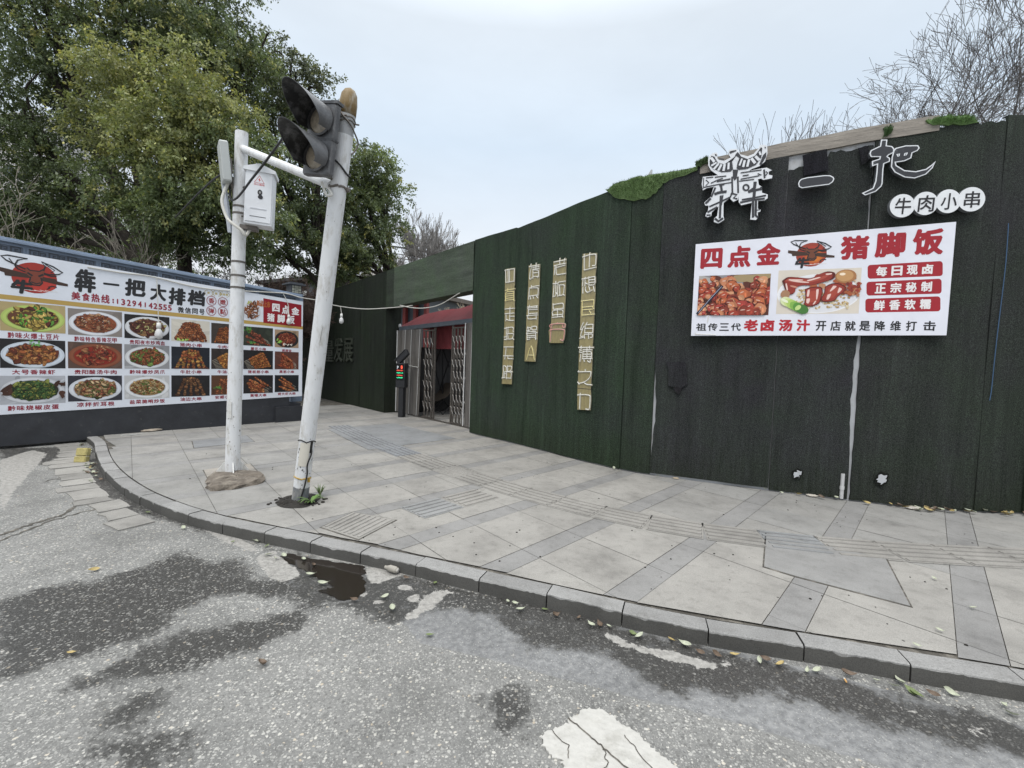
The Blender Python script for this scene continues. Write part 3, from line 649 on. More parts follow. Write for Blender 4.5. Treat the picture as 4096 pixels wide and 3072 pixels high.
# the sheet wall behind the turf
aS5_ = (w_hit(3150, 700)[0], w_hit(3560, 700)[0]); AEND = wl[-1]-.05; core = MB(); N_ = 90; rows = []
for i in range(N_+1):
    a = AEND*i/N_; p, d, nn = wpos(a); zt = wtop(a)-(.03 if aS5_[0] < a < aS5_[1] else .14); q_ = p-nn*.14
    rows.append([(p.x, p.y, .05), (p.x, p.y, zt), (q_.x, q_.y, zt), (q_.x, q_.y, .05)])
for r0, r1 in zip(rows, rows[1:]):
    for k in range(4): core.add([r0[k], r1[k], r1[(k+1) % 4], r0[(k+1) % 4]], [(0, 1, 2, 3)], (1, 1, 1))
core.add(rows[0], [(0, 1, 2, 3)]); core.add(rows[-1], [(3, 2, 1, 0)])
attach(core.build("sheet_panel", WHITEPANEL), wall)
aS = [0.0]+[w_hit(x, y)[0] for x, y in [(2106, 1785), (2482, 1876), (2600, 1900), (3072, 1960), (3392, 2002), (3884, 2042)]]+[w_hit(4075, 2046)[0], AEND]
GREEN = (.035, .056, .034); MID = (.036, .053, .035); GREY = (.042, .051, .043); GREYG = (.042, .053, .041)
tints = [GREEN, GREEN, MID, GREY, GREY, GREYG, GREYG, MID]
torn0, torn1 = w_hit(3180, 640)[0], w_hit(3500, 600)[0]
def topf(k):
    def f(a):
        z = wtop(a)
        if k == 3: return z if a < aS[4]-.42 else z-.10          # under the timber
        if k == 4: return z-(.24 if a < aS[4]+.42 else .13)
        if k == 5: return z-(.08 if a < aS[5]+.30 else .04)
        return z
    return f
def gap_l(w_, lo, hi):  # a torn, widening edge between two heights (fractions)
    return lambda fz, j: w_*max(0.0, math.sin(math.pi*min(1, max(0, (fz-lo)/(hi-lo)))))*(1+.35*j) if lo < fz < hi else .002*j
for k in range(8):
    el = er = None
    if k == 3: el = gap_l(.035, .05, .36); er = lambda fz, j: -.002
    if k == 4: er = lambda fz, j: -(.016+.030*max(0, math.sin(math.pi*min(1, max(0, (fz-.05)/.55))))**2*(1+.4*j)) if fz < .60 else -(.010 if .72 < fz < .85 else .004)*(1+.8*j)
    if k == 5: el = lambda fz, j: .006+.006*j
    a0, a1 = aS[k]+.003, aS[k+1]-.003
    mb = strip_mesh(a0, a1, KZ+(.015 if k != 3 else .035), topf(k), .026+.010*(k % 2), tints[k], el, er, .005 if k < 3 else .008, 20+k, top_jag=.04 if k in (4, 5) else 0.0)
    attach(mb.build("turf_panel", TURF, smooth=True), wall)
mb = MB(); a, z = w_hit(2590, 700); p, d, nn = wpos(a); q_ = p-nn*.04; mb.add([tuple(q_-d*.08+Vector((0, 0, z-.08))), tuple(q_+d*.05+Vector((0, 0, z-.08))), tuple(q_+d*.05+Vector((0, 0, z+.075))), tuple(q_+d*.035+Vector((0, 0, z+.085)))]+[tuple(q_-nn*.01-d*.08+Vector((0, 0, z-.08))), tuple(q_-nn*.01+d*.05+Vector((0, 0, z-.08))), tuple(q_-nn*.01+d*.05+Vector((0, 0, z+.075))), tuple(q_-nn*.01+d*.035+Vector((0, 0, z+.085)))], [(0, 1, 2, 3), (7, 6, 5, 4), (0, 4, 5, 1), (1, 5, 6, 2), (2, 6, 7, 3), (3, 7, 4, 0)], (1, 1, 1)); attach(mb.build('sheet_offcut', WHITEPANEL), wall)
# white pipe-like backing seen through the widest seam
p0, d0, n0 = wpos(aS[5]); pb_ = MB()
# timber capping where the turf has slipped
tb = MB(); a0, a1 = w_hit(2800, 700)[0], w_hit(3745, 560)[0]
for lay, (zo, h, off, tone) in enumerate(((-.10, .085, .040, 1.0), (-.012, .085, .026, 1.12))):
    for i in range(24):
        A0 = a0+(a1-a0)*i/24; A1 = a0+(a1-a0)*(i+1)/24
        vs = []
        for A in (A0, A1):
            p, d, nn = wpos(A); z = wtop(A)+zo+.004*math.sin(A*9+lay)
            for o_, z_ in ((off, z), (off, z+h), (off-.15, z+h), (off-.15, z)): q_ = p+nn*o_; vs.append((q_.x, q_.y, z_))
        tb.add(vs, [(0, 4, 5, 1), (1, 5, 6, 2), (2, 6, 7, 3), (3, 7, 4, 0)], (.265*tone, .24*tone, .21*tone))
        if i == 0: tb.add(vs[:4], [(0, 1, 2, 3)], (.2, .17, .14))
        if i == 23: tb.add(vs[4:], [(3, 2, 1, 0)], (.2, .17, .14))
attach(tb.build("timber_capping", TIMBER), wall)
# loose flaps of brighter turf hanging over the top edge
BLADE = mat("turf_blades", None, .7, .35, 30, spec=.2)
def flap(px_pts, col, n_bl, off=.05, seed=1):
    rg = random.Random(seed); pts = []
    for x, y in px_pts: a, z = w_hit(x, y); pts.append((a, z))
    mb = MB(); P = []
    for i in range(len(pts)):
        a, b = pts[i], pts[(i+1) % len(pts)]
        for k in range(4): f = k/4; P.append((a[0]+(b[0]-a[0])*f+rg.uniform(-.012, .012), a[1]+(b[1]-a[1])*f+rg.uniform(-.012, .012)))
    def w3(a, z, o_): p, d, nn = wpos(a); q_ = p+nn*o_; return (q_.x, q_.y, z)
    cx = sum(p[0] for p in P)/len(P); cz = sum(p[1] for p in P)/len(P); n = len(P)
    vs = [w3(a, z, off) for a, z in P]+[w3(a*.5+cx*.5, z*.5+cz*.5, off+.008) for a, z in P]+[w3(cx, cz, off+.010)]+[w3(a, z, off-.03) for a, z in P]
    fs = []
    for i in range(n): j = (i+1) % n; fs += [(i, j, n+j, n+i), (n+i, n+j, 2*n), (2*n+1+i, 2*n+1+j, j, i)]
    mb.add(vs, fs, tuple(c*.75 for c in col))
    A = [p[0] for p in P]; Z = [p[1] for p in P]; done = 0; tries = 0
    while done < n_bl and tries < n_bl*12:
        tries += 1; a = rg.uniform(min(A), max(A)); z = rg.uniform(min(Z), max(Z)); c_ = False
        for i in range(n):
            (x1, y1), (x2, y2) = P[i], P[(i+1) % n]
            if (y1 > z) != (y2 > z) and a < (x2-x1)*(z-y1)/(y2-y1+1e-12)+x1: c_ = not c_
        if not c_: continue
        done += 1; l = rg.uniform(.018, .035); da = rg.uniform(-.012, .012); k = rg.uniform(.6, 1.35)
        mb.add([w3(a-.003, z, off+.01), w3(a+.003, z, off+.01), w3(a+da, z+rg.uniform(-.004, .018), off+.01+l)], [(0, 1, 2)], tuple(c*k for c in col))
    return mb
for pts, col, nb, sd_ in (([(2432, 765), (2470, 735), (2560, 712), (2650, 697), (2745, 683), (2790, 672), (2786, 688), (2745, 705), (2690, 722), (2655, 738), (2630, 770), (2600, 795), (2540, 808), (2470, 795)], (.18, .27, .11), 2600, 1),
                          ([(3690, 492), (3780, 470), (3880, 478), (3905, 500), (3800, 508), (3720, 512)], (.18, .30, .11), 700, 2), ([(3530, 520), (3562, 512), (3556, 545), (3525, 555)], (.10, .17, .07), 160, 3),
                          ([(2782, 650), (2832, 632), (2835, 652), (2800, 672), (2780, 668)], (.09, .14, .06), 160, 4)):
    attach(flap(pts, col, nb, .05, sd_).build("turf_flap", BLADE), wall)
# a cut patch, a small hanging tag, two torn holes, dark patches under the big letters
def on_wall_poly(mb, px_pts, off, c, thick=.004, jit=.0, seed=3):
    rg = random.Random(seed); P = []
    for i in range(len(px_pts)):
        (x, y), (x2, y2) = px_pts[i], px_pts[(i+1) % len(px_pts)]
        for k in range(3): P.append((x+(x2-x)*k/3+rg.uniform(-jit, jit), y+(y2-y)*k/3+rg.uniform(-jit, jit)))
    v = []
    for o_ in (off, off-thick):
        for x, y in P:
            a, z = w_hit(x, y); p, d, nn = wpos(a); q_ = p+nn*o_; v.append((q_.x, q_.y, z))
    n = len(P); mb.add(v, [tuple(range(n-1, -1, -1))]+[(i, (i+1) % n, n+(i+1) % n, n+i) for i in range(n)], c); return mb
mb = MB(); on_wall_poly(mb, [(2668, 1448), (2747, 1449), (2748, 1540), (2720, 1551), (2674, 1543), (2676, 1475)], .062, (.036, .041, .038), .03, 2); on_wall_poly(mb, [(2695, 1548), (2730, 1548), (2722, 1570), (2712, 1577), (2702, 1565)], .058, (.030, .032, .030), .02, 1)
attach(mb.build("turf_patch", TURF), wall)
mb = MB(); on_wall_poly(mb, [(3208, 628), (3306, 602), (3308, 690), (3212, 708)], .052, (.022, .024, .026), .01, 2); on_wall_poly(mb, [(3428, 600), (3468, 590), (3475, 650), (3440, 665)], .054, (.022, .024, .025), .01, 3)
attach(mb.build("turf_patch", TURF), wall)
for pts, sd_ in (([(3172, 1882), (3190, 1877), (3204, 1890), (3196, 1905), (3182, 1908), (3174, 1896)], 5), ([(3502, 1905), (3518, 1890), (3538, 1898), (3536, 1918), (3520, 1932), (3500, 1925)], 6)):
    mb = MB(); on_wall_poly(mb, pts, .050, (.36, .375, .385), .004, 6, sd_); mb2 = MB(); on_wall_poly(mb2, [(x*1.0+(x-sum(p[0] for p in pts)/len(pts))*.45, y+(y-sum(p[1] for p in pts)/len(pts))*.5) for x, y in pts], .047, (.014, .015, .014), .004, 4, sd_)
    h = attach(mb2.build("torn_hole", TURF), wall); o = mb.build("exposed_sheet", WHITEPANEL); o.parent = h; o.matrix_parent_inverse = h.matrix_world.inverted()
# white drain pipe end showing at the foot of the widest seam
mb = MB(); a, z = w_hit(3362, 1985); p, d, nn = wpos(a); q_ = p+nn*.034
mb.tube([(q_.x, q_.y, KZ+.02), (q_.x, q_.y, .42)], .020, 10, (.5, .5, .5)); mb.tube([(q_.x, q_.y, KZ+.13), (q_.x, q_.y, KZ+.17)], .024, 10, (.55, .55, .55))
attach(mb.build("drain_pipe", PAINT), wall)
# blue cable down the right-hand seam
mb = MB(); pts = []
for x, y in [(4012, 900), (4002, 1050), (3985, 1200), (3968, 1340), (3955, 1460), (3945, 1560), (3938, 1600)]:
    a, z = w_hit(x, y); p, d, nn = wpos(a); q_ = p+nn*.058; pts.append((q_.x, q_.y, z))
mb.tube(catmull(pts, 4), .0042, 6, (.045, .10, .19)); o = mb.build("blue_cable", PAINT); props(o, "thin blue cable hanging down a seam of the turf wall at its right end", "cable")
# ---------------------------------------------------------------- the straight part with the gateway
FW = Frame((-6.84, 16.09), (.3, 8.07)); UG0 = FW.px(1537, 1649)[0]; UG1 = (Vector((-.85, 9.41, 0))-FW.o).dot(FW.u)
def flat_turf(mb, u0, u1, v0, v1l, v1r, w_, tint, amp=.004, du=.10, dv=.12, sd_=1):
    rg = random.Random(sd_); n = max(1, int((u1-u0)/du)); m_ = max(1, int((max(v1l, v1r)-v0)/dv)); ph = [rg.uniform(0, 6) for _ in range(4)]
    vs = []
    for j in range(m_+1):
        for i in range(n+1):
            u = u0+(u1-u0)*i/n; t_ = v1l+(v1r-v1l)*i/n; v = v0+(t_-v0)*j/m_
            vs.append((u, v, w_+amp*(math.sin(u*4+ph[0]+math.sin(v+ph[1]))+.7*math.sin(v*2.3+ph[2]+u))))
    mb.add(vs, [(j*(n+1)+i, j*(n+1)+i+1, (j+1)*(n+1)+i+1, (j+1)*(n+1)+i) for j in range(m_) for i in range(n)], tint)
ut = lambda u: 3.83+.25*(u-0)/(UG1)
wl2 = empty("turf_wall", "dark green turf wall with raised letters between the menu board and the gateway", "wall", FW.moved(u=UG0-2, v=KZ).m)
off_ = UG0-2
def shifted(mb): mb.v = [(x-off_, y-KZ, z) for x, y, z in mb.v]; return mb
core = MB(); core.box(-2.5, UG0-.01, .05, 3.7, -.40, -.012, (.03, .035, .03)); shifted(core).build("wall_core", TURF, wl2)
DARKG = (.020, .028, .018)
useam = [-2.5, FW.px(1290, 1600)[0], FW.px(1436, 1630)[0], FW.px(1475, 1640)[0], UG0]
for i in range(4):
    mb = MB(); flat_turf(mb, useam[i]+.004, useam[i+1]-.004, KZ+.01, ut(useam[i]), ut(useam[i+1]), .004*(i % 2), DARKG, sd_=i)
    shifted(mb).build("turf_panel", TURF, wl2, True)
mb = MB()   # the jamb that turns into the gateway, and the top
vs = [(UG0, KZ, .006), (UG0, 3.15, .006), (UG0, 3.15, -.45), (UG0, KZ, -.45)]; mb.add(vs, [(0, 3, 2, 1)], (.024, .032, .022)); mb.add([(-2.5, 3.74, .006), (UG0, 3.93, .006), (UG0, 3.93, -.4), (-2.5, 3.74, -.4)], [(0, 1, 2, 3)], DARKG)
shifted(mb).build("jamb_turf", TURF, wl2)
# lintel over the gateway
lint = empty("gateway_lintel", "deep turf-covered beam spanning the gateway opening", "lintel", FW.moved(u=UG0, v=2.9).m)
zl, zr = FW.px(1548, 1232)[1], FW.px(1888, 1162)[1]
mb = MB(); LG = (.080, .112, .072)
um = FW.px(1577, 1150)[0]
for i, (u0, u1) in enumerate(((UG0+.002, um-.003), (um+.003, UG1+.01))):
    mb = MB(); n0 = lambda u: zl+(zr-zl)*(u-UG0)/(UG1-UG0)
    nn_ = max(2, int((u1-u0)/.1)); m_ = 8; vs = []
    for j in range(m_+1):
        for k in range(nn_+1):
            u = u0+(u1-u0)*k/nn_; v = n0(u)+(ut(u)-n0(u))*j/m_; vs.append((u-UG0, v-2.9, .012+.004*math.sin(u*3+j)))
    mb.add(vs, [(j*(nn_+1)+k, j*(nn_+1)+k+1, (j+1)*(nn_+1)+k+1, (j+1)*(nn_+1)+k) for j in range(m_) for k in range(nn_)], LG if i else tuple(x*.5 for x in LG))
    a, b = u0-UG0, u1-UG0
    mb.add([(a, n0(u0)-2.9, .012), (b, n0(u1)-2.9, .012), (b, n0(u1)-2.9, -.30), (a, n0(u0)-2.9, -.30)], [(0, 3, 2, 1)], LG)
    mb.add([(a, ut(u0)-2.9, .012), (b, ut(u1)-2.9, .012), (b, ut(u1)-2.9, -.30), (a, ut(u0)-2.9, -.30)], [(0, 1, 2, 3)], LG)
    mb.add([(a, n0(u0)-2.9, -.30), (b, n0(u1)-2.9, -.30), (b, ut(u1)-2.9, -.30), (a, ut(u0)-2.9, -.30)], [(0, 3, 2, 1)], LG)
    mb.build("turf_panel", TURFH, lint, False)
# raised green letters on the wall beside the gateway
RELIEF = mat("faded_green_letters", (.040, .048, .034), .6, .35, 20)
for ch, x0, x1, y0, y1 in (("质", 1262, 1300, 1362, 1448), ("量", 1306, 1337, 1362, 1446), ("发", 1343, 1375, 1352, 1448), ("展", 1381, 1416, 1352, 1448)):
    a, b = FW.px(x0, (y0+y1)/2), FW.px(x1, (y0+y1)/2); c_, d_ = FW.px((x0+x1)/2, y1)[1], FW.px((x0+x1)/2, y0)[1]
    mb = MB(); hh = d_-c_; ww = b[0]-a[0]
    letter(mb, ch, 0, ww, 0, hh, .045, (1, 1, 1), .006)
    v, f = list(mb.v), [list(x) for x in mb.f]; edges = {}
    for q_ in f:
        for i in range(len(q_)): e_ = (q_[i], q_[(i+1) % len(q_)]); k = tuple(sorted(e_)); edges[k] = None if k in edges else e_
    for e_ in [x for x in edges.values() if x]:
        A, B = v[e_[0]], v[e_[1]]; mb.add([A, B, (B[0], B[1], .0), (A[0], A[1], .0)], [(3, 2, 1, 0)], (1.3, 1.3, 1.3))
    o = mb.build("raised_letter", RELIEF, None, False, FW.moved(a[0], c_, .012).m)
    props(o, {"质": "raised green character partly behind the leaning pole on the turf wall", "量": "raised green character with stacked horizontal bars directly right of the leaning pole", "发": "raised green character with crossing legs, middle one of the visible letters", "展": "raised green character with box top, last one before the gateway"}[ch], "letter", "raised letters on the green wall")
# ---------------------------------------------------------------- inside the gateway
FG = FW.moved(w=-.42)
def gx_(x, y): return FG.px(x, y)
STEEL = mat("dull_steel", (.16, .145, .13), .45, .35, 20, metal=.6, dirt=(.10, .07, .05), dirt_at=(.55, .7), dscale=20)
SLATE = mat("slate_beam", (.10, .115, .135), .5, .2, 6)
uL, zH0 = gx_(1602, 1330); uR = gx_(1884, 1285)[0]+.1
zB0, zB1 = gx_(1602, 1308)[1], gx_(1880, 1275)[1]
FGm = lambda u, v: FG.moved(u, v)
hd = empty("gate_frame", "slate grey header beam with posts carrying the folding gates", "gate frame", FGm(uL, KZ).m)
mb = MB(); b_h = .10
mb.add([(0, zB0-KZ-b_h, .05), (uR-uL, zB1-KZ-b_h, .05), (uR-uL, zB1-KZ, .05), (0, zB0-KZ, .05), (0, zB0-KZ-b_h, -.05), (uR-uL, zB1-KZ-b_h, -.05), (uR-uL, zB1-KZ, -.05), (0, zB0-KZ, -.05)], [(0, 1, 2, 3), (7, 6, 5, 4), (3, 2, 6, 7), (0, 4, 5, 1), (0, 3, 7, 4), (1, 5, 6, 2)])
mb.build("header_beam", SLATE, hd)
uo0, uo1 = gx_(1736, 1500)[0], gx_(1806, 1500)[0]
hz = lambda u: zB0+(zB1-zB0)*(u-uL)/(uR-uL)-b_h
for u in (.02, uo0-uL, uo1-uL): mb = MB(); mb.box(u-.018, u+.018, 0, hz(u+uL)-KZ, -.03, .01, (1, 1, 1)); mb.build("post", STEEL, hd)
mb = MB(); mb.lathe([(.0, .07), (.035, .05), (.04, 0), (.03, -.04), (0, -.05)], 12, (0.0, zB0-KZ+.02, .02), axis='y'); mb.build("rail_knob", mat("pale_plastic", (.55, .55, .55), .4, .1), hd)
mb = MB(); mb.box(uo0-uL-1.0, uR-uL, 0.0, .012, -.06, .06); mb.build("floor_track", STEEL, hd)
# folding lattice gates
def lattice(name, label, u0, u1, n, grp="folding lattice gates in the gateway"):
    r = empty(name, label, "gate", FGm(u0, KZ).m, grp); H = hz((u0+u1)/2)-KZ-.06; wd = u1-u0
    ups = MB()
    for i in range(n):
        u = wd*(i+.5)/n; z_ = .012 if i % 2 else -.012
        ups.box(u-.010, u+.010, .03, H, z_-.009, z_+.009, (1, 1, 1))
    ups.box(0, wd, .02, .05, -.02, .02); ups.box(0, wd, H-.03, H, -.02, .02); ups.build("bars", STEEL, r)
    hooks = MB(); CH = mat("bright_links", (.38, .35, .32), .35, .2, metal=.8)
    for q_ in range(7):
        v = .30+(H-.5)*q_/6.5
        for i in range(0, n-1):
            if (i+q_) % 2: continue
            u = wd*(i+.5)/n; du = wd/n
            hooks.tube([(u-.01, v+.13, .028), (u+du*.4, v+.10, .034), (u+du*.6, v+.03, .036), (u+du*1.4, v-.04, .034), (u+du*1.2, v-.10, .028)], .009, 5)
    hooks.build("lattice_links", CH, r); return r
lattice("folding_gate", "folded steel lattice gate between the plastic curtain and the opening", gx_(1694, 1500)[0], uo0-.02, 6)
lattice("folding_gate", "folded steel lattice gate next to the right-hand turf jamb", uo1+.02, gx_(1869, 1500)[0], 9)
# grey plastic curtain
CURT = mat("hazy_plastic", (.125, .116, .107), .35, .22, 3, stretch=(3, .6, 1), spec=.5, dirt=(.08, .073, .066), dirt_at=(.5, .7), dscale=2.5)
def curtain(name, label, u0, u1, zt, sd_, w_=.07, drift=0.0):
    rg = random.Random(sd_); n = int((u1-u0)/.03)+2; m_ = 14; r = empty(name, label, "curtain", FGm(u0, KZ).m); mb = MB(); vs = []
    for j in range(m_+1):
        for i in range(n+1):
            f = i/n; v = .03+(zt-.03)*j/m_; u = (u1-u0)*f*(1-drift*(1-j/m_)); vs.append((u, v, w_+.020*math.sin(u*17+sd_)+.010*math.sin(u*41+v)))
    mb.add(vs, [(j*(n+1)+i, j*(n+1)+i+1, (j+1)*(n+1)+i+1, (j+1)*(n+1)+i) for j in range(m_) for i in range(n)]); mb.add([(x, y, z-.006) for x, y, z in vs], [((j+1)*(n+1)+i, (j+1)*(n+1)+i+1, j*(n+1)+i+1, j*(n+1)+i) for j in range(m_) for i in range(n)])
    mb.build("sheet", CURT, r, True); mb = MB()
    for f in ((.0, .36, .62, .97) if u1-u0 > .5 else (.5,)):
        u = (u1-u0)*f; mb.tube([(u*(1-drift), .04, w_+.025), (u, zt, w_+.025)], .007 if f else .014, 6, (.5, .5, .49) if f else (.6, .6, .6))
    mb.build("seams", PAINT, r); return r
uc1 = gx_(1692, 1500)[0]
cu_ = curtain("plastic_curtain", "grey hazy plastic curtain tied back beside the parking kiosk", uL, uc1, hz(uL)-KZ-.0, 3, drift=.08)
mb = MB(); mb.tube(catmull([(.55*(uc1-uL)*.6, 1.36, .115), (.6*(uc1-uL), 1.33, .12), (.95*(uc1-uL), 1.30, .11)], 5), .008, 5, (.65, .65, .62)); mb.build("tie_cord", PAINT, cu_)
curtain("plastic_curtain", "narrow sliver of grey plastic curtain against the right jamb", gx_(1870, 1500)[0], UG1+.02, hz(uR)-KZ, 5)
# red tent behind the gate: sloping roof, hanging valance, dark side sheets, folding frame
RED = mat("red_canvas", None, .75, .22, 2.5, stretch=(1, 1, 1), bump=.4, bscale=6, dirt=(.10, .018, .022), dirt_at=(.5, .8), dscale=3)
tent = empty("canopy_tent", "dark red canvas canopy standing just behind the gateway", "tent", FGm(uL, KZ).m)
wd = uR+2.2-uL; rows_ = []; ap = (uR-uL+.9, 4.05-KZ, -2.1)
e0, e1 = (.30, hz(uL)-KZ+.12, -.22), (wd, hz(uR)-KZ+.22, -.22); k0, k1 = (.30, e0[1], -4.2), (wd, e1[1], -4.2)
def tri_sheet(mb, A, B, C, n=14, c=(.145, .020, .026), sag=.05):
    A, B, C = Vector(A), Vector(B), Vector(C); vs = []; idx = {}
    for i in range(n+1):
        for j in range(n+1-i):
            a, b = i/n, j/n; p = C+(A-C)*a+(B-C)*b; g_ = a*b+(1-a-b)*(a+b); p = p+Vector((0, -sag*g_*2+.012*math.sin(13*a+7*b), 0)); idx[(i, j)] = len(vs); vs.append(tuple(p))
    fs = []
    for i in range(n):
        for j in range(n-i):
            fs.append((idx[(i, j)], idx[(i+1, j)], idx[(i, j+1)]))
            if j < n-i-1: fs.append((idx[(i+1, j)], idx[(i+1, j+1)], idx[(i, j+1)]))
    mb.add(vs, fs, c)
Fr_ = FG.moved(w=-.75); sil = [(1614, 1302), (1659, 1275), (1695, 1258), (1737, 1249), (1771, 1241), (1806, 1236), (1841, 1233), (1887, 1218), (1930, 1196), (1990, 1170)]
rid = catmull([Vector((Fr_.px(*p)[0]-uL, Fr_.px(*p)[1]-KZ, -.75)) for p in sil], 5); mb = MB(); n = len(rid); vs = []
for j in range(7):
    f = j/6
    for i, p in enumerate(rid):
        u = p.x; y0 = hz(u+uL)-KZ+b_h-.01; bot = Vector((u, y0, -.08)); q_ = bot.lerp(p, f); vs.append((q_.x, max(y0, q_.y-.05*math.sin(math.pi*f)+.018*math.sin(u*7+f*2)*math.sin(math.pi*f)), q_.z))
mb.add(vs, [(j*n+i, j*n+i+1, (j+1)*n+i+1, (j+1)*n+i) for j in range(6) for i in range(n-1)], (.145, .020, .026))
b0 = len(vs); vs2 = [tuple(p) for p in rid]+[(p.x, p.y-.25, -4.2) for p in rid]; mb.add(vs2, [(i, i+1, n+i+1, n+i) for i in range(n-1)], (.145, .020, .026))
mb.build("roof", RED, tent, True)
mb = MB(); n = 30; vs = []
Fv = FG.moved(w=-.30); ua, ub = Fv.px(1722, 1350)[0]-uL, Fv.px(1868, 1350)[0]-uL; vbot = Fv.px(1775, 1396)[1]-KZ
for j in range(6):
    for i in range(n+1): u = ua+(ub-ua)*i/n; v = vbot+(hz(uo0)-KZ-vbot+.05)*j/5; vs.append((u, v, -.30+.012*math.sin(u*20+j)))
mb.add(vs, [(j*(n+1)+i, j*(n+1)+i+1, (j+1)*(n+1)+i+1, (j+1)*(n+1)+i) for j in range(5) for i in range(n)], (.16, .026, .03)); mb.build("valance", RED, tent, True)
GREYSHEET = mat("grey_side_sheet", (.085, .084, .084), .6, .3, 2, stretch=(5, .5, 5))
mb = MB(); vs = []; n = 60
for j in range(5):
    for i in range(n+1): u = .2+(wd-.2)*i/n; vs.append((u, 2.05*j/4, -4.1+.06*math.sin(u*12)+.03*math.sin(u*29)))
mb.add(vs, [(j*(n+1)+i, j*(n+1)+i+1, (j+1)*(n+1)+i+1, (j+1)*(n+1)+i) for j in range(4) for i in range(n)]); mb.box(.2, .23, 0, 1.85, -4.1, -.3); mb.box(wd-.03, wd, 0, 2.3, -4.1, -.3); mb.build("side_sheet", GREYSHEET, tent, True)
BLACKM = mat("black_metal", (.018, .018, .02), .5, .2)
Fl = FG.moved(w=-1.0); q7 = lambda x, y: (lambda p: (p[0]-uL, p[1]-KZ, -1.0))(Fl.px(1580+x/3.318, 1250+y/3.318)); mb = MB()
for k, (a, b) in enumerate((((632, 420), (632, 1200)), ((622, 480), (525, 745)), ((528, 640), (632, 1035)), ((668, 480), (757, 725)), ((762, 650), (640, 1025)))): p0, p1 = q7(*a), q7(*b); mb.tube([(p0[0], p0[1], p0[2]+.03*k), (p1[0], p1[1], p1[2]+.03*k)], .020, 5)
mb.build("folding_legs", BLACKM, tent)
# folding camp chair
chr_ = empty("camp_chair", "low folding camp chair with tan canvas seat inside the gateway", "chair", FG.moved(FG.moved(w=-.95).px(1770, 1600)[0], KZ, -.95).m)
TAN = mat("tan_canvas", (.095, .078, .062), .85, .2, 8)
mb = MB(); vs = []; n = 8
for j in range(n+1):
    for i in range(n+1):
        x = -.36+.72*i/n; f = j/n; y = .36+.50*f**1.3+.10*(abs(x)/.36)**2*(1-f)-.06*math.sin(math.pi*f); z = .25-.5*f; vs.append((x*(1-.25*f), y, z))
mb.add(vs, [(j*(n+1)+i, j*(n+1)+i+1, (j+1)*(n+1)+i+1, (j+1)*(n+1)+i) for j in range(n) for i in range(n)]); mb.build("seat", TAN, chr_, True)
for z in (.2, -.2):
    for sg in (-1, 1): mb = MB(); mb.tube([(sg*.34, .02, z), (-sg*.02, .20, z), (-sg*.36, .40, z)], .012, 6); mb.build("leg", BLACKM, chr_)
for sg in (-1, 1): mb = MB(); mb.tube([(sg*.36, .02, .2), (sg*.36, .42, -.2)], .012, 6); mb.build("leg", BLACKM, chr_)
# two small warm lamps glowing in the dark
GLOW = bpy.data.materials.new("warm_lamp_glass"); GLOW.use_nodes = True; b_ = GLOW.node_tree.nodes['Principled BSDF']; b_.inputs['Base Color'].default_value = (1, .8, .4, 1); b_.inputs['Emission Color'].default_value = (1, .62, .2, 1); b_.inputs['Emission Strength'].default_value = 5
for i, (x, y) in enumerate(((1856, 1403), (1808, 1427))):
    Fx = FG.moved(w=-2.2); u, v = Fx.px(x, y); r = empty("hanging_lamp", ("small warm lit lamp seen through the right folding gate", "small warm lit lamp hanging lower at the edge of the opening")[i], "lamp", Fx.moved(u, v).m, "warm lamps inside the tent")
    mb = MB(); mb.lathe([(0, .045), (.035, .03), (.045, 0), (.035, -.03), (0, -.045)], 12, axis='y'); mb.build("bulb", GLOW, r, True)
    mb = MB(); mb.lathe([(.01, .12), (.05, .10), (.08, .06), (.085, .05)], 12, axis='y'); mb.tube([(0, .1, 0), (0, .9, 0)], .005, 5); mb.build("shade", BLACKM, r)
# ---------------------------------------------------------------- parking kiosk
Fk = FW.moved(w=.18); uk, _ = Fk.px(1580, 1640); zk = lambda y, x=1590: Fk.px(x, y)[1]-KZ
kio = empty("parking_kiosk", "black parking barrier post with camera head and lit screen", "kiosk", FW.moved(uk, KZ, .0).m)
kio.matrix_world = kio.matrix_world @ Matrix.Rotation(R_(30), 4, 'Y') @ Matrix.Diagonal((.76, 1, .8, 1))
KB = mat("black_powder_coat", (.022, .023, .026), .5, .15, 12)
z0, z1, z2 = zk(1548), zk(1452), zk(1408)
mb = MB(); mb.box(-.075, .105, 0, z0+.02, -.09, .09, b=.01); mb.build("post", KB, kio)
mb = MB(); mb.box(-.17, .17, z0-.02, z1, -.10, .12, b=.015); mb.build("housing", KB, kio)
hh = z1-z0; scr = MB(); scr.box(-.15, .13, z0+hh*.28, z1-.02, .121, .128, (.006, .006, .007)); sc_ = scr.build("screen", PRINT, kio)
LED = {}
for nm, c in (("red", (1, .10, .05)), ("green", (.05, 1, .42)), ("white", (.8, .85, .9))):
    m_ = bpy.data.materials.new("lit_%s_segment" % nm); m_.use_nodes = True; b_ = m_.node_tree.nodes['Principled BSDF']; b_.inputs['Base Color'].default_value = (*c, 1); b_.inputs['Emission Color'].default_value = (*c, 1); b_.inputs['Emission Strength'].default_value = {"red": .55, "green": .5, "white": .2}[nm]; LED[nm] = m_
mb = MB(); letter(mb, "P", -.13, -.05, z1-.16, z1-.05, .131, (1, 1, 1), .01, keep=True); mb.build("parking_letter", LED["white"], sc_)
mb = MB(); mb.ell(.06, z1-.105, .035, .05, .131, (1, 1, 1)); mb.build("stop_light", LED["red"], sc_)
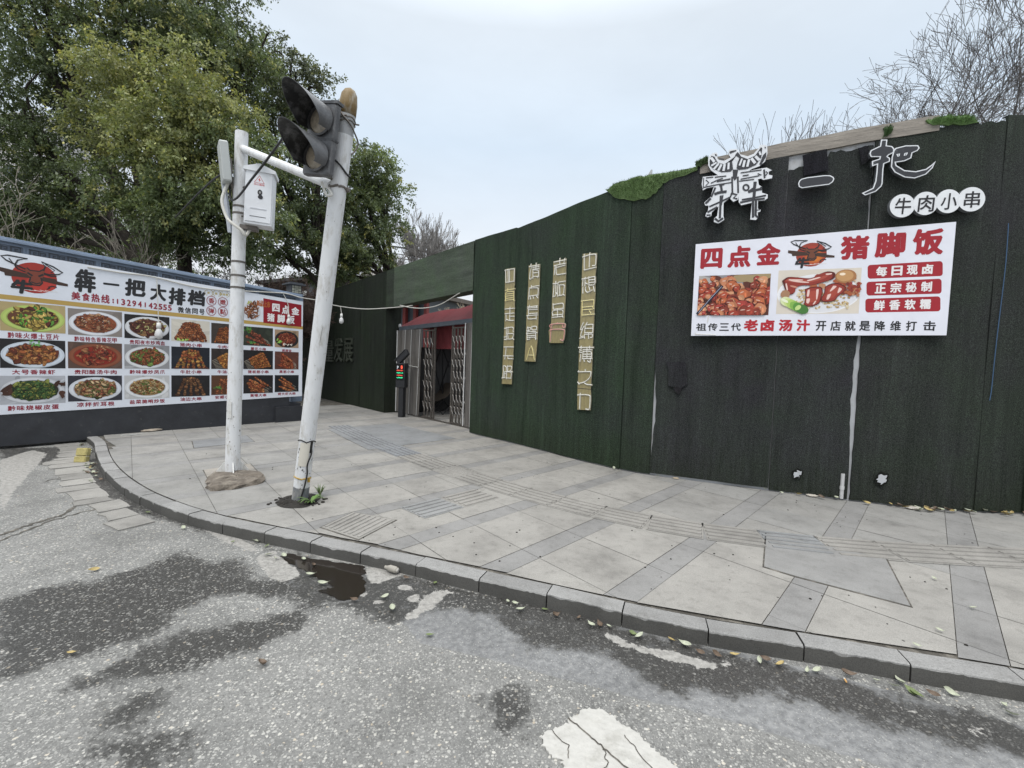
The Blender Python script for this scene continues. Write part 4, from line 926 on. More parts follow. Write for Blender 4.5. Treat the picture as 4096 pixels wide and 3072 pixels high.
for k in range(4):
    mb = MB(); rg = random.Random(k); y = z0+hh*(.66-.10*k); x = -.13
    while x < .10: w_ = rg.uniform(.012, .03); mb.rect(x, x+w_, y+rg.uniform(0, .01), y+rg.uniform(.018, .034), .131); x += w_+rg.uniform(.004, .012)
    mb.build("text_line", LED["red" if k % 2 == 0 else "green"], sc_)
mb = MB(); mb.box(-.24, .22, -.075, .075, -.07, .07, b=.015); mb.box(-.30, .20, .076, .10, -.085, .085, b=.005); HM = Matrix.Translation(Vector((.03, z1+.16, .02))) @ Matrix.Rotation(R_(36), 4, 'Z'); mb.v = [tuple(HM @ Vector(p)) for p in mb.v]; mb.build("camera_head", KB, kio)
mb = MB(); mb.box(-.03, .03, z1-.01, z1+.10, -.03, .03); mb.tube(catmull([(.17, z1+.20, 0), (.24, z1+.1, .02), (.25, z1-.05, .0), (.2, z1-.25, .05)], 5), .012, 6); mb.build("neck_and_cable", KB, kio)
# ================================================================ SIGNS
WHITE = (.74, .76, .79); REDC = (.36, .022, .03); INK = (.022, .022, .024)
# plane just proud of the wall on the right
def wall_frame(pl, pr, py, gap=.03):
    A = wpos(w_hit(pl, py)[0])[0]; B = wpos(w_hit(pr, py)[0])[0]; fr = Frame(A[:2], B[:2]); far = max((p-fr.o).dot(fr.n) for p in WS if A.x-.05 <= p.x <= B.x+.05)
    return fr.moved(w=far+gap+.048)
FRr = wall_frame(2770, 3800, 1150, .0)
def local(fr, u0, v0, pts, w_=0.0): return [(p[0]-u0, p[1]-v0) for p in (fr.px(x, y, w_) for x, y in pts)]
def ribbon(mb, pts, width, z, c, taper=False):
    P = [Vector((p[0], p[1], 0)) for p in pts]; L_, Rr = [], []; n = len(P)
    for i in range(n):
        t = (P[min(i+1, n-1)]-P[max(i-1, 0)]); t = t.normalized() if t.length > 0 else Vector((1, 0, 0)); nn = Vector((-t.y, t.x, 0)); k = width/2*(1-(.6*i/(n-1) if taper else 0))
        if i == 0: P[i] = P[i]-t*width*.25
        if i == n-1: P[i] = P[i]+t*width*.25
        L_.append(P[i]+nn*k); Rr.append(P[i]-nn*k)
    for i in range(n-1): mb.add([(Rr[i].x, Rr[i].y, z), (Rr[i+1].x, Rr[i+1].y, z), (L_[i+1].x, L_[i+1].y, z), (L_[i].x, L_[i].y, z)], [(0, 1, 2, 3)], c)
def inset(pts, d):
    n = len(pts); a = sum(pts[i][0]*pts[(i+1) % n][1]-pts[(i+1) % n][0]*pts[i][1] for i in range(n)); s_ = 1 if a > 0 else -1; out = []
    for i in range(n):
        p0, p1, p2 = (Vector((*pts[(i+k) % n], 0)) for k in (-1, 0, 1)); e1 = (p1-p0).normalized(); e2 = (p2-p1).normalized()
        n1 = Vector((-e1.y, e1.x, 0))*s_; n2 = Vector((-e2.y, e2.x, 0))*s_; b = n1+n2
        if b.length < .3: b = n1
        else: b = b.normalized()/max(.45, (b.normalized().dot(n1)))
        out.append((p1.x+b.x*d, p1.y+b.y*d))
    return out
SIGNM = mat("sign_acrylic", None, .4, .08, 12, spec=.4, dirt=(.30, .31, .32), dirt_at=(.62, .85), dscale=14)
LEADG = (.034, .035, .041); PLATE = (.70, .72, .75); RIM = (.10, .105, .115)
o5 = lambda l: [(2600+x/3.6867, 500+y/3.6867) for x, y in l]
o6 = lambda l: [(3100+x/2.2209, 500+y/2.2209) for x, y in l]
# --- the ox-shaped character
FRb = FRr; FRr = wall_frame(2830, 3080, 700)
u0, v0 = FRr.px(2940, 880); oxs = empty("sign_character", "large ornate white and grey character with ox horns above the food sign", "sign", FRr.moved(u0, v0).m, "large characters of the shop sign")
plates = [[(860, 600), (858, 500), (880, 450), (930, 412), (985, 405), (1000, 430), (992, 490), (1015, 515), (1095, 528), (1190, 480), (1165, 445), (1160, 375), (1190, 358), (1285, 355), (1312, 400), (1330, 432), (1440, 462), (1530, 425), (1600, 345), (1622, 292), (1690, 292), (1728, 310), (1732, 420), (1695, 540), (1610, 610), (1500, 650), (1440, 690), (1200, 765), (1000, 740), (900, 670)],
          [(780, 765), (940, 750), (1190, 720), (1400, 690), (1650, 640), (1720, 630), (1800, 668), (1750, 690), (1752, 735), (1805, 745), (1800, 785), (1670, 812), (1640, 790), (1310, 860), (1200, 862), (1000, 900), (840, 930), (780, 965), (762, 870)],
          [(1000, 880), (1200, 850), (1195, 1060), (1085, 1150), (1082, 1340), (1095, 1400), (1010, 1452), (942, 1430), (945, 1380), (990, 1340), (1010, 1200), (910, 1290), (905, 1340), (850, 1362), (815, 1345), (830, 1300), (855, 1260), (865, 1190), (815, 1188), (800, 1145), (890, 1065), (935, 925)],
          [(1205, 850), (1300, 840), (1312, 1000), (1300, 1100), (1230, 1135), (1185, 1090)],
          [(1305, 850), (1590, 795), (1605, 885), (1655, 915), (1650, 1000), (1735, 1025), (1735, 1080), (1690, 1112), (1592, 1118), (1590, 1238), (1632, 1248), (1625, 1278), (1590, 1290), (1592, 1370), (1560, 1402), (1478, 1395), (1500, 1148), (1345, 1185), (1308, 1140)]]
mb = MB()
for i, p in enumerate(plates): q_ = local(FRr, u0, v0, o5(p), .05); mb.prism(q_, 0.0, .052+.0006*i, PLATE, side=RIM)
mb.build("plate", SIGNM, oxs)
mb = MB(); Z0 = .0565
def dk(l): return local(FRr, u0, v0, o5(l), .05)
mb.poly(dk([(882, 600), (880, 530), (905, 455), (950, 470), (1000, 560), (1100, 582), (1215, 535), (1268, 425), (1295, 400), (1345, 470), (1440, 505), (1550, 455), (1610, 370), (1635, 330), (1655, 345), (1640, 480), (1560, 590), (1430, 650), (1310, 665), (1275, 640), (1290, 560), (1318, 490), (1270, 455), (1210, 540), (1225, 650), (1190, 690), (1060, 700), (940, 650)]), Z0, LEADG)
for l in ([(1665, 450), (1715, 400), (1712, 470), (1640, 590), (1610, 585)], [(1220, 660), (1300, 660), (1278, 790), (1245, 822), (1222, 780)], [(1190, 385), (1270, 372), (1275, 385), (1180, 425), (1168, 405)], [(1010, 490), (1095, 505), (1090, 520), (1020, 510)], [(960, 425), (985, 440), (982, 462), (958, 450)], [(1690, 320), (1710, 330), (1705, 350), (1690, 345)]):
    mb.poly(dk(l), Z0+.0003, LEADG)
px1 = (FRr.px(3010, 700)[0]-FRr.px(3000, 700)[0])/10/3.6867    # one crop pixel in metres
for l, wd in (([(905, 490), (945, 540)], 40), ([(910, 600), (975, 560)], 30), ([(945, 650), (1010, 575)], 32), ([(1010, 668), (1050, 590)], 34), ([(1085, 672), (1100, 590)], 36), ([(1155, 650), (1160, 565)], 30), ([(1320, 595), (1355, 505)], 26), ([(1375, 615), (1395, 530)], 34), ([(1435, 610), (1460, 515)], 34), ([(1500, 500), (1545, 560)], 40), ([(1560, 470), (1605, 515)], 40), ([(1615, 400), (1628, 440)], 26)):
    ribbon(mb, dk(l), wd*px1, Z0+.0012, PLATE)
for l, wd in (([(830, 782), (930, 770)], 18), ([(960, 772), (1120, 755)], 20), ([(900, 860), (1000, 812), (1070, 790)], 18), ([(990, 835), (1180, 800)], 26), ([(800, 920), (1000, 880), (1220, 848)], 18), ([(792, 785), (785, 940)], 14), ([(825, 815), (868, 850), (825, 895)], 16), ([(1340, 708), (1640, 665)], 18), ([(1370, 752), (1450, 740)], 20), ([(1340, 802), (1610, 750)], 18), ([(1320, 832), (1530, 805)], 18), ([(1590, 720), (1640, 740)], 16), ([(1682, 665), (1690, 780)], 26), ([(1710, 690), (1735, 710), (1705, 745)], 16), ([(1210, 770), (1215, 1000)], 26), ([(1295, 770), (1300, 1000)], 26), ([(1200, 1010), (1280, 1030), (1230, 1080), (1280, 1090)], 28),
              ([(1030, 890), (1090, 875)], 34), ([(1045, 880), (1060, 990)], 34), ([(962, 930), (905, 1060)], 30), ([(890, 1090), (825, 1155)], 36), ([(960, 1020), (1010, 1000), (1120, 985)], 44), ([(1045, 1050), (1030, 1370)], 34), ([(1075, 1040), (1050, 1180)], 20), ([(880, 1205), (1060, 1125), (1185, 1065), (1205, 1010)], 28), ([(855, 1285), (985, 1215)], 32), ([(838, 1332), (888, 1330)], 24), ([(962, 1385), (1010, 1422), (1070, 1380)], 36),
              ([(1550, 850), (1540, 930), (1465, 985)], 48), ([(1455, 985), (1640, 945)], 40), ([(1540, 985), (1528, 1100)], 44), ([(1360, 1105), (1540, 1075), (1705, 1042)], 28), ([(1335, 1145), (1500, 1110), (1685, 1088)], 30), ([(1518, 1115), (1518, 1360)], 34), ([(1562, 1115), (1556, 1335), (1590, 1362)], 34), ([(1575, 1258), (1620, 1250)], 14), ([(1640, 920), (1635, 960)], 30)):
    ribbon(mb, dk(l), wd*px1, Z0+.0006+.00002*len(mb.f), LEADG)
for k in range(16):
    a, b = 2*math.pi*k/16, 2*math.pi*(k+1)/16; ribbon(mb, dk([(1415+40*math.cos(a), 925+42*math.sin(a)), (1415+40*math.cos(b), 925+42*math.sin(b))]), 26*px1, Z0+.002+.00002*k, LEADG)
mb.build("strokes", SIGNM, oxs)
def outline_char(label, polys, holes=(), bw=.012):
    global FRr
    allp = [p for q in polys for p in q]; cx = sum(p[0] for p in allp)/len(allp); cy = sum(p[1] for p in allp)/len(allp)
    pxs = o6(allp); FRr = wall_frame(min(p[0] for p in pxs), max(p[0] for p in pxs), sum(p[1] for p in pxs)/len(pxs)); u0, v0 = FRr.px(*o6([(cx, cy)])[0]); r = empty("sign_character", label, "sign", FRr.moved(u0, v0).m, "large characters of the shop sign"); a = MB(); b = MB()
    for i, p in enumerate(polys):
        q_ = local(FRr, u0, v0, o6(p), .05); a.prism(q_, 0, .052+.0008*i, PLATE, side=RIM); b.prism(inset(q_, bw), .0525, .055+.0008*i, LEADG)
    for h in holes: q_ = local(FRr, u0, v0, o6(h), .05); b.poly(q_, .0575, PLATE); b.poly(inset(q_, bw*.7), .0580, LEADG)
    a.build("plate", SIGNM, r); b.build("face", SIGNM, r); return r
outline_char("single dark capsule-shaped stroke outlined in white on the turf wall", [[(205, 522), (215, 495), (235, 478), (285, 465), (440, 446), (490, 447), (520, 462), (527, 480), (515, 506), (480, 530), (350, 546), (240, 562), (212, 550)]])
outline_char("large dark character outlined in white with a long sweeping tail", [[(942, 130), (998, 130), (992, 182), (1040, 188), (1060, 212), (1056, 245), (1010, 268), (1000, 280), (1022, 295), (1020, 325), (970, 345), (962, 400), (955, 520), (945, 545), (895, 592), (800, 626), (770, 606), (868, 560), (890, 500), (900, 420), (905, 352), (862, 368), (860, 322), (926, 300), (930, 285), (850, 285), (838, 255), (850, 225), (932, 186)],
             [(1050, 230), (1070, 205), (1160, 182), (1270, 180), (1285, 205), (1265, 230), (1220, 250), (1210, 295), (1150, 322), (1072, 334), (1078, 358), (1150, 402), (1250, 412), (1340, 390), (1395, 350), (1428, 320), (1400, 382), (1340, 440), (1240, 475), (1150, 466), (1062, 422), (1028, 372), (1035, 290)]], [[(1075, 262), (1108, 256), (1104, 278), (1086, 284)], [(1148, 252), (1178, 246), (1168, 270), (1140, 276)]])
# --- the bubble sign with four characters
FRr = wall_frame(3560, 3940, 800)
u0, v0 = FRr.px(*o6([(1440, 690)])[0]); bub = empty("bubble_sign", "white sign of four joined discs with black brush characters under the big tail", "sign", FRr.moved(u0, v0).m); a = MB(); b = MB()
cs = [((1132, 717), 112, 103), ((1338, 696), 112, 103), ((1540, 677), 112, 105), ((1745, 660), 122, 108)]
for i, ((cx, cy), rx, ry) in enumerate(cs):
    q_ = local(FRr, u0, v0, o6([(cx+rx*math.cos(t), cy+ry*math.sin(t)-.08*rx*math.cos(t)) for t in [2*math.pi*k/40 for k in range(40)]]), .05); a.prism(q_, 0, .050+.0005*i, (.72, .74, .76), side=(.16, .17, .18))
    (xa, ya), (xb, yb) = local(FRr, u0, v0, o6([(cx-75, cy+78), (cx+80, cy-74)]), .05); letter(b, "牛肉小串"[i], xa, xb, ya, yb, .0535, INK, .012, shear=.04)
a.build("disc_plate", SIGNM, bub); b.build("lettering", PRINT, bub)
# --- food pictures: printed patches of colour, drawn piece by piece
def blob(mb, x, y, rx, ry, z, c, rg, n=9, rot=None, jit=.5, clip=None):
    rot = rg.uniform(0, 3.14) if rot is None else rot; p = []
    for k in range(n):
        a = 2*math.pi*k/n; q = 1+jit*(rg.random()-.5); X, Y = rx*q*math.cos(a), ry*q*math.sin(a); p.append((x+X*math.cos(rot)-Y*math.sin(rot), y+X*math.sin(rot)+Y*math.cos(rot)))
    if clip: p = [(min(max(a, clip[0]), clip[1]), min(max(b, clip[2]), clip[3])) for a, b in p]
    mb.poly(p, z, c)
def shade(c, k): return tuple(max(0, min(1, x*k)) for x in c)
def dish(x0, x1, y0, y1, bg, plate, broth, pal, n, rg, kind="plate", garnish=None, size=.10):
    mb = MB(); W, H = x1-x0, y1-y0; z = [0.0]; clip = (x0, x1, y0, y1)
    def nz(): z[0] += .000022; return z[0]
    mb.rect(x0, x1, y0, y1, nz(), bg)
    for _ in range(14): blob(mb, rg.uniform(x0, x1), rg.uniform(y0, y1), W*rg.uniform(.05, .2), H*rg.uniform(.03, .12), nz(), shade(bg, rg.uniform(.7, 1.4)), rg, clip=clip)
    cx, cy = (x0+x1)/2, (y0+y1)/2
    if kind == "plate":
        rx, ry = W*.49, H*.46; cy -= H*.02
        if plate:
            def el(rx, ry, c, dy=0):
                p = [(min(max(cx+rx*math.cos(2*math.pi*k/36), x0), x1), min(max(cy+dy+ry*math.sin(2*math.pi*k/36), y0), y1)) for k in range(36)]; mb.poly(p, nz(), c)
            el(rx, ry, shade(plate, .6), -H*.02); el(rx, ry, plate); el(rx*.93, ry*.92, shade(plate, 1.12)); el(rx*.84, ry*.82, shade(plate, .75)); el(rx*.80, ry*.77, broth)
        for i in range(int(n*2.2)):
            a = rg.uniform(0, 2*math.pi); q = math.sqrt(rg.random())*.74; x = cx+rx*q*math.cos(a); y = cy+ry*(.04+q*.98*math.sin(a)); c = rg.choice(pal); s = W*size*rg.uniform(.22, .95)*(1.0 if i < n else .62)
            blob(mb, x, y-s*.10, s*1.06, s*.62, nz(), shade(c, .22), rg, clip=clip, rot=(r_ := rg.uniform(0, 3.14))); blob(mb, x, y, s, s*rg.uniform(.35, .62), nz(), shade(c, rg.uniform(.45, 1.2)), rg, rot=r_, clip=clip)
            if rg.random() < .5: blob(mb, x-s*.15, y+s*.15, s*.35, s*.13, nz(), shade(c, 2.0), rg, 6, rot=r_, clip=clip)
    else:
        base = {"fan_down": (cx, y1+H*.5), "fan_up": (cx, y0-H*.6), "cross": (x1+W*.5, cy-H*.8), "left": (x0-W*.6, y0-H*.1)}[kind]
        ns = max(5, n//9); tips = []
        for i in range(ns):
            f = (i+.5)/ns
            if kind in ("fan_down", "fan_up"): tx, ty = x0+W*(.08+.84*f), (y0+H*.10 if kind == "fan_down" else y1-H*.12)
            else: tx, ty = x0+W*(.12+.3*rg.random() if kind == "cross" else .92-.3*f), y0+H*(.12+.8*f)
            tips.append((tx, ty)); d = Vector((base[0]-tx, base[1]-ty, 0)); L0 = d.length; d.normalize(); pts = []
            for k in range(7):
                p = (tx+d.x*L0*k/6, ty+d.y*L0*k/6)
                if x0 <= p[0] <= x1 and y0 <= p[1] <= y1: pts.append(p)
            if len(pts) > 1: ribbon(mb, [(pts[0][0], pts[0][1]), (pts[-1][0], pts[-1][1])], W*.010, nz(), (.42, .37, .29))
        for (tx, ty) in tips:
            d = Vector((base[0]-tx, base[1]-ty, 0)).normalized()
            for k in range(9):
                t = W*.062*k; x, y = tx+d.x*t+rg.uniform(-1, 1)*W*.012, ty+d.y*t+rg.uniform(-1, 1)*H*.02
                if not (x0+W*.03 < x < x1-W*.03 and y0+H*.04 < y < y1-H*.04): continue
                c = rg.choice(pal); s = W*.045*rg.uniform(.7, 1.3); blob(mb, x, y-s*.2, s*1.15, s*.95, nz(), shade(c, .22), rg, clip=clip); blob(mb, x, y, s, s*.75, nz(), shade(c, rg.uniform(.45, 1.25)), rg, clip=clip)
                if rg.random() < .5: blob(mb, x, y+s*.2, s*.4, s*.18, nz(), shade(c, 2.2), rg, 6, clip=clip)
    for gc, gn, gs_, (gx0, gx1, gy0, gy1) in (garnish or []):
        for i in range(gn): blob(mb, x0+W*rg.uniform(gx0, gx1), y0+H*rg.uniform(gy0, gy1), W*gs_*rg.uniform(.5, 1.2), W*gs_*rg.uniform(.25, .5), nz(), shade(gc, rg.uniform(.6, 1.5)), rg, clip=clip)
    return mb
# --- emblem: red disc, ox head, horns, beam and the small character
def emblem(x0, x1, y0, y1, z, disc=(.34, .035, .025), warm=False):
    mb = MB(); W, H = x1-x0, y1-y0; X = lambda a: x0+W*a; Y = lambda b: y1-H*b; rg = random.Random(4)
    z_ = [z]
    def nz(): z_[0] += .00012; return z_[0]
    mb.ell(X(.5), Y(.56), W*.335, H*.43, nz(), disc, 40, jit=.02, rng=rg)
    if warm:
        for k in range(5): mb.ell(X(.53+.02*k), Y(.60+.02*k), W*(.29-.05*k), H*(.35-.06*k), nz(), (.38+.05*k, .05+.03*k, .03), 30)
    else: mb.ell(X(.60), Y(.70), W*.22, H*.24, nz(), shade(disc, 1.35), 30, jit=.08, rng=rg)
    for k in range(7): ribbon(mb, [(X(.25+.08*k), Y(.90+.02*math.sin(k))), (X(.36+.08*k), Y(.93-.012*abs(k-3)))], H*.012, nz(), (.75, .70, .68))
    dkb = (.055, .030, .022)
    mb.poly([(X(-.02), Y(.36)), (X(.12), Y(.39)), (X(.40), Y(.47)), (X(.60), Y(.50)), (X(.82), Y(.53)), (X(.83), Y(.58)), (X(1.0), Y(.63)), (X(1.0), Y(.70)), (X(.85), Y(.69)), (X(.60), Y(.62)), (X(.42), Y(.58)), (X(.08), Y(.58)), (X(.07), Y(.50)), (X(-.02), Y(.46))], nz(), dkb)
    hd = (.20, .05, .03) if not warm else (.16, .055, .03)
    mb.poly([(X(.36), Y(.30)), (X(.45), Y(.36)), (X(.56), Y(.36)), (X(.63), Y(.28)), (X(.66), Y(.42)), (X(.60), Y(.56)), (X(.62), Y(.70)), (X(.57), Y(.78)), (X(.47), Y(.78)), (X(.40), Y(.70)), (X(.43), Y(.54)), (X(.35), Y(.42))], nz(), hd)
    for l, wd in (([(.39, .30), (.43, .36), (.57, .36), (.62, .30)], .014), ([(.44, .54), (.42, .68), (.47, .76), (.57, .76), (.61, .68), (.59, .54)], .014), ([(.40, .44), (.46, .50)], .02), ([(.62, .44), (.56, .50)], .02), ([(.45, .68), (.52, .72), (.58, .68)], .012), ([(.36, .42), (.26, .36), (.22, .28)], .014), ([(.64, .42), (.74, .46), (.82, .44)], .014), ([(.70, .78), (.76, .74), (.82, .76)], .014), ([(.68, .84), (.72, .80)], .012)):
        ribbon(mb, [(X(a), Y(b)) for a, b in l], W*wd*1.7, nz(), INK)
    for l, wd in (([(.36, .34), (.24, .26), (.10, .16), (.03, .06), (.12, .02), (.40, .05), (.26, .12), (.22, .26)], .016), ([(.63, .32), (.66, .20), (.60, .08), (.78, .18), (.92, .32), (.86, .38), (.72, .42), (.64, .40)], .016), ([(.14, .10), (.20, .24), (.33, .33)], .010), ([(.66, .14), (.80, .28), (.74, .36)], .010)):
        ribbon(mb, [(X(a), Y(b)) for a, b in l], W*wd*1.7, nz(), INK)
    letter(mb, "牛", X(.14), X(.46), Y(1.04), Y(.64), nz(), INK, .055, shear=.12); return mb
# --- the pork rice board on the right
FRr = FRb
TLp, TRp, BRp, BLp = (2783, 977), (3825, 887), (3786, 1341), (2764, 1343)
u0, v0 = FRr.px(*BLp, .03); FB = FRr.moved(u0, v0)
fs_ = empty("food_sign", "white printed board with red headline and two pork dish photos on the turf wall", "sign", FB.m)
bw, bh = FRr.px(*BRp, .03)[0]-u0, FRr.px(*TLp, .03)[1]-v0
dx = FRr.px(*TLp, .03)[0]-u0
P4 = [(0, 0), (bw, FRr.px(*BRp, .03)[1]-v0), (FRr.px(*TRp, .03)[0]-u0, FRr.px(*TRp, .03)[1]-v0), (dx, bh)]
mb = MB(); mb.prism(P4, 0, .03, (.72, .73, .80), side=(.45, .46, .48)); mb.build("board", PRINT, fs_)
s6 = lambda x, y: (2400+x/1.3042, 500+y/1.3042)
def fp(x, y): p = FRr.px(*s6(x, y), .03); return (p[0]-u0, p[1]-v0)
def f_letter(mb, ch, xa, xb, yt, yb, c, bold=.02, z=.0315):
    bold *= 1.35
    (a, b), (c_, d_) = fp(xa, yb), fp(xb, yt); letter(mb, ch, a, c_, b, d_, z, c, bold)
RS = (.33, .018, .028)
for ch, xa, xb, yt, yb in (("四", 522, 642, 640, 752), ("点", 662, 792, 626, 746), ("金", 812, 946, 612, 734), ("猪", 1250, 1410, 572, 706), ("脚", 1430, 1600, 552, 694), ("饭", 1625, 1800, 534, 682)):
    mb = MB(); f_letter(mb, ch, xa, xb, yt, yb, RS, .034); mb.build("headline_character", PRINT, fs_)
xs = [(500, 556), (562, 614), (622, 674), (682, 736)]
for ch, (xa, xb) in zip("祖传三代", xs): mb = MB(); f_letter(mb, ch, xa, xb, 1034, 1074, INK, .02); mb.build("slogan_character", PRINT, fs_)
for ch, (xa, xb) in zip("开店就是降维打击", [(1124, 1182), (1200, 1258), (1276, 1336), (1350, 1412), (1430, 1490), (1512, 1572), (1594, 1654), (1684, 1754)]): mb = MB(); f_letter(mb, ch, xa, xb, 1022, 1074, INK, .02); mb.build("slogan_character", PRINT, fs_)
for ch, (xa, xb) in zip("老卤汤汁", [(748, 826), (836, 912), (930, 1006), (1022, 1098)]): mb = MB(); f_letter(mb, ch, xa, xb, 1014, 1076, (.42, .02, .03), .034); mb.build("slogan_character", PRINT, fs_)
for txt, (xa, xb, ya, yb, dy) in (("每日现卤", (1396, 1788, 730, 802, -20)), ("正宗秘制", (1390, 1782, 818, 890, -16)), ("鲜香软糯", (1384, 1776, 906, 978, -12))):
    q_ = []
    for cx, cy, a0 in ((xb-16, ya+dy+16, -90), (xb-16, yb+dy-16+6, 0), (xa+16, yb-16, 90), (xa+16, ya+16, 180)):
        for k in range(6): t = R_(a0+18*k); q_.append(fp(cx+16*math.cos(t), cy+16*math.sin(t)))
    mb = MB(); mb.poly(q_[::-1], .0305, RS); pl_ = mb.build("badge", PRINT, fs_); mb = MB()
    for i, ch in enumerate(txt): x = xa+42+i*80; yy = ya+9+dy*(i+.5)/5; f_letter(mb, ch, x, x+62, yy, yy+54, (.76, .74, .74), .028, .0315)
    mb.build("badge_lettering", PRINT, pl_)
(a, b), (c_, d_) = fp(980, 745), fp(1230, 588); emblem(a, c_, b, d_, .0305, (.30, .05, .03), True).build("ox_emblem", PRINT, fs_)
rg = random.Random(11)
PORK = [(.30, .055, .025), (.24, .035, .02), (.36, .10, .04), (.17, .03, .018), (.40, .16, .08), (.28, .04, .03), (.45, .22, .12)]
(a, b), (c_, d_) = fp(506, 994), fp(892, 775)
ph1 = MB(); ph1.rect(a, c_, b, d_, .0305, (.10, .028, .018)); z_ = .0306; W, H = c_-a, d_-b; clip = (a, c_, b, d_)
for i in range(5): z_ += .00003; blob(ph1, a+W*rg.uniform(0, 1), d_-H*.08, W*.2, H*.10, z_, rg.choice([(.40, .38, .36), (.34, .26, .14), (.25, .24, .25)]), rg, clip=clip)
for i in range(120):
    x, y = a+W*rg.uniform(.0, 1), b+H*(.92-.90*(i/120)**.8)+H*rg.uniform(-.05, .03); s = W*rg.uniform(.045, .10)
    if x < a+W*.3: s *= .7
    c = rg.choice(PORK)
    for k, (dy, ss, cc) in enumerate(((-.14, 1.1, shade(c, .25)), (0, 1, c), (.12, .8, shade(c, 1.35)))): z_ += .00003; blob(ph1, x, y+s*dy, s*ss, s*.80*ss, z_, cc, rg, 10, jit=.35, clip=clip)
    z_ += .00003; blob(ph1, x-s*.2, y+s*.3, s*.34, s*.10, z_, (.62, .42, .34), rg, 7, rot=rg.uniform(-.4, .6), clip=clip); z_ += .00003
    blob(ph1, x+s*.3, y-s*.1, s*.14, s*.36, z_, shade(c, 2.0), rg, 6, rot=rg.uniform(-.3, .3), clip=clip)
ribbon(ph1, [(a+W*.0, b+H*.04), (a+W*.16, b+H*.36), (a+W*.34, b+H*.72)], W*.035, z_+.0001, (.015, .018, .04)); ribbon(ph1, [(a+W*.02, b+H*.07), (a+W*.17, b+H*.40), (a+W*.33, b+H*.71)], W*.006, z_+.0002, (.5, .5, .6))
ph1.build("dish_photo", PRINT, fs_)
(a, b), (c_, d_) = fp(918, 986), fp(1366, 744); ph2 = MB(); W, H = c_-a, d_-b; z_ = .0305; clip = (a, c_, b, d_)
def e2(x, y, rx, ry, c, rot=0.0, jit=.12, n=18):
    global z_
    z_ += .00004; blob(ph2, a+W*x, b+H*(1-y), W*rx, H*ry, z_, c, rg, n, rot, jit)
ph2.rect(a, c_, b, d_, z_, (.66, .60, .52)); e2(.5, .55, .50, .44, (.78, .78, .80), 0, .02, 32); e2(.52, .56, .46, .40, (.70, .70, .73), 0, .02, 32)
for i in range(170): e2(rg.uniform(.25, .88), rg.uniform(.45, .88), .018, .018, rg.choice([(.50, .36, .18), (.62, .50, .30), (.70, .62, .45), (.40, .25, .10)]), rg.uniform(0, 3))
for i in range(26): e2(rg.uniform(.40, .95), rg.uniform(.15, .60), .05, .05, rg.choice(PORK), rg.uniform(0, 3), .4); e2(rg.uniform(.40, .95), rg.uniform(.15, .60), .02, .012, (.60, .36, .22), rg.uniform(0, 3), .4)

def pg(l, c, cut=0.0):
    global z_
    z_ += .00004; P = catmull([Vector((a+W*x, b+H*(1-y), 0)) for x, y in l+[l[0]]], 4)[:-1]; cx = sum(p.x for p in P)/len(P); cy = sum(p.y for p in P)/len(P)
    ph2.poly([(cx+(p.x-cx)*(1-cut), cy+(p.y-cy)*(1-cut)) for p in P], z_, c)
T1 = [(.05, .24), (.12, .16), (.24, .17), (.40, .20), (.50, .12), (.60, .06), (.69, .10), (.68, .22), (.56, .30), (.42, .36), (.30, .36), (.22, .42), (.20, .54), (.12, .56), (.09, .42)]
pg(T1, (.10, .016, .012)); pg(T1, (.27, .038, .026), .10); pg([(.09, .24), (.16, .20), (.40, .24), (.55, .16), (.62, .13), (.56, .22), (.40, .29), (.2, .28)], (.38, .075, .05))
for q_ in ([(.14, .21), (.30, .225), (.29, .245), (.14, .235)], [(.36, .24), (.50, .18), (.51, .20), (.38, .265)], [(.11, .30), (.13, .44), (.115, .45), (.095, .32)], [(.58, .11), (.65, .10), (.645, .13), (.59, .135)]): pg(q_, (.78, .58, .52))
e2(.10, .55, .06, .10, (.36, .20, .11), .1); e2(.27, .27, .12, .018, (.72, .52, .46), -.15); e2(.20, .38, .05, .02, (.55, .25, .18), -.3)
e2(.82, .18, .125, .15, (.36, .17, .07), 0, .03); e2(.81, .17, .10, .12, (.50, .28, .12), 0, .03); e2(.78, .13, .035, .03, (.85, .72, .55), 0, .05)
for T in ([(.34, .44), (.42, .40), (.53, .40), (.56, .50), (.545, .66), (.52, .78), (.42, .84), (.345, .80), (.355, .64)], [(.58, .40), (.66, .33), (.76, .34), (.84, .44), (.80, .54), (.745, .62), (.70, .72), (.58, .74), (.54, .68), (.575, .54)]):
    pg(T, (.10, .014, .012)); pg(T, (.29, .040, .028), .10); pg(T, (.37, .065, .042), .42)
for q_ in ([(.375, .47), (.40, .46), (.395, .60), (.37, .60)], [(.48, .46), (.51, .46), (.50, .66), (.485, .66)], [(.37, .66), (.41, .66), (.40, .76), (.37, .75)], [(.68, .38), (.72, .40), (.66, .50), (.645, .49)], [(.62, .58), (.66, .56), (.64, .67), (.61, .68)], [(.75, .42), (.785, .46), (.75, .54), (.735, .53)], [(.47, .72), (.49, .71), (.47, .78), (.45, .79)]): pg(q_, (.76, .55, .50))
for i in range(40): e2(rg.uniform(.80, .99), rg.uniform(.34, .60), .022, .03, rg.choice(PORK), rg.uniform(0, 3), .4)
for k in range(6): e2(.12+.04*k, .72+.035*k, .085, .10, [(.66, .72, .42), (.55, .66, .25), (.40, .56, .14), (.22, .42, .08), (.10, .27, .05), (.06, .18, .04)][k], -.6)
e2(.27, .86, .03, .07, (.52, .66, .24), -.8); e2(.10, .70, .05, .03, (.78, .82, .62), -.5)
ph2.build("dish_photo", PRINT, fs_)
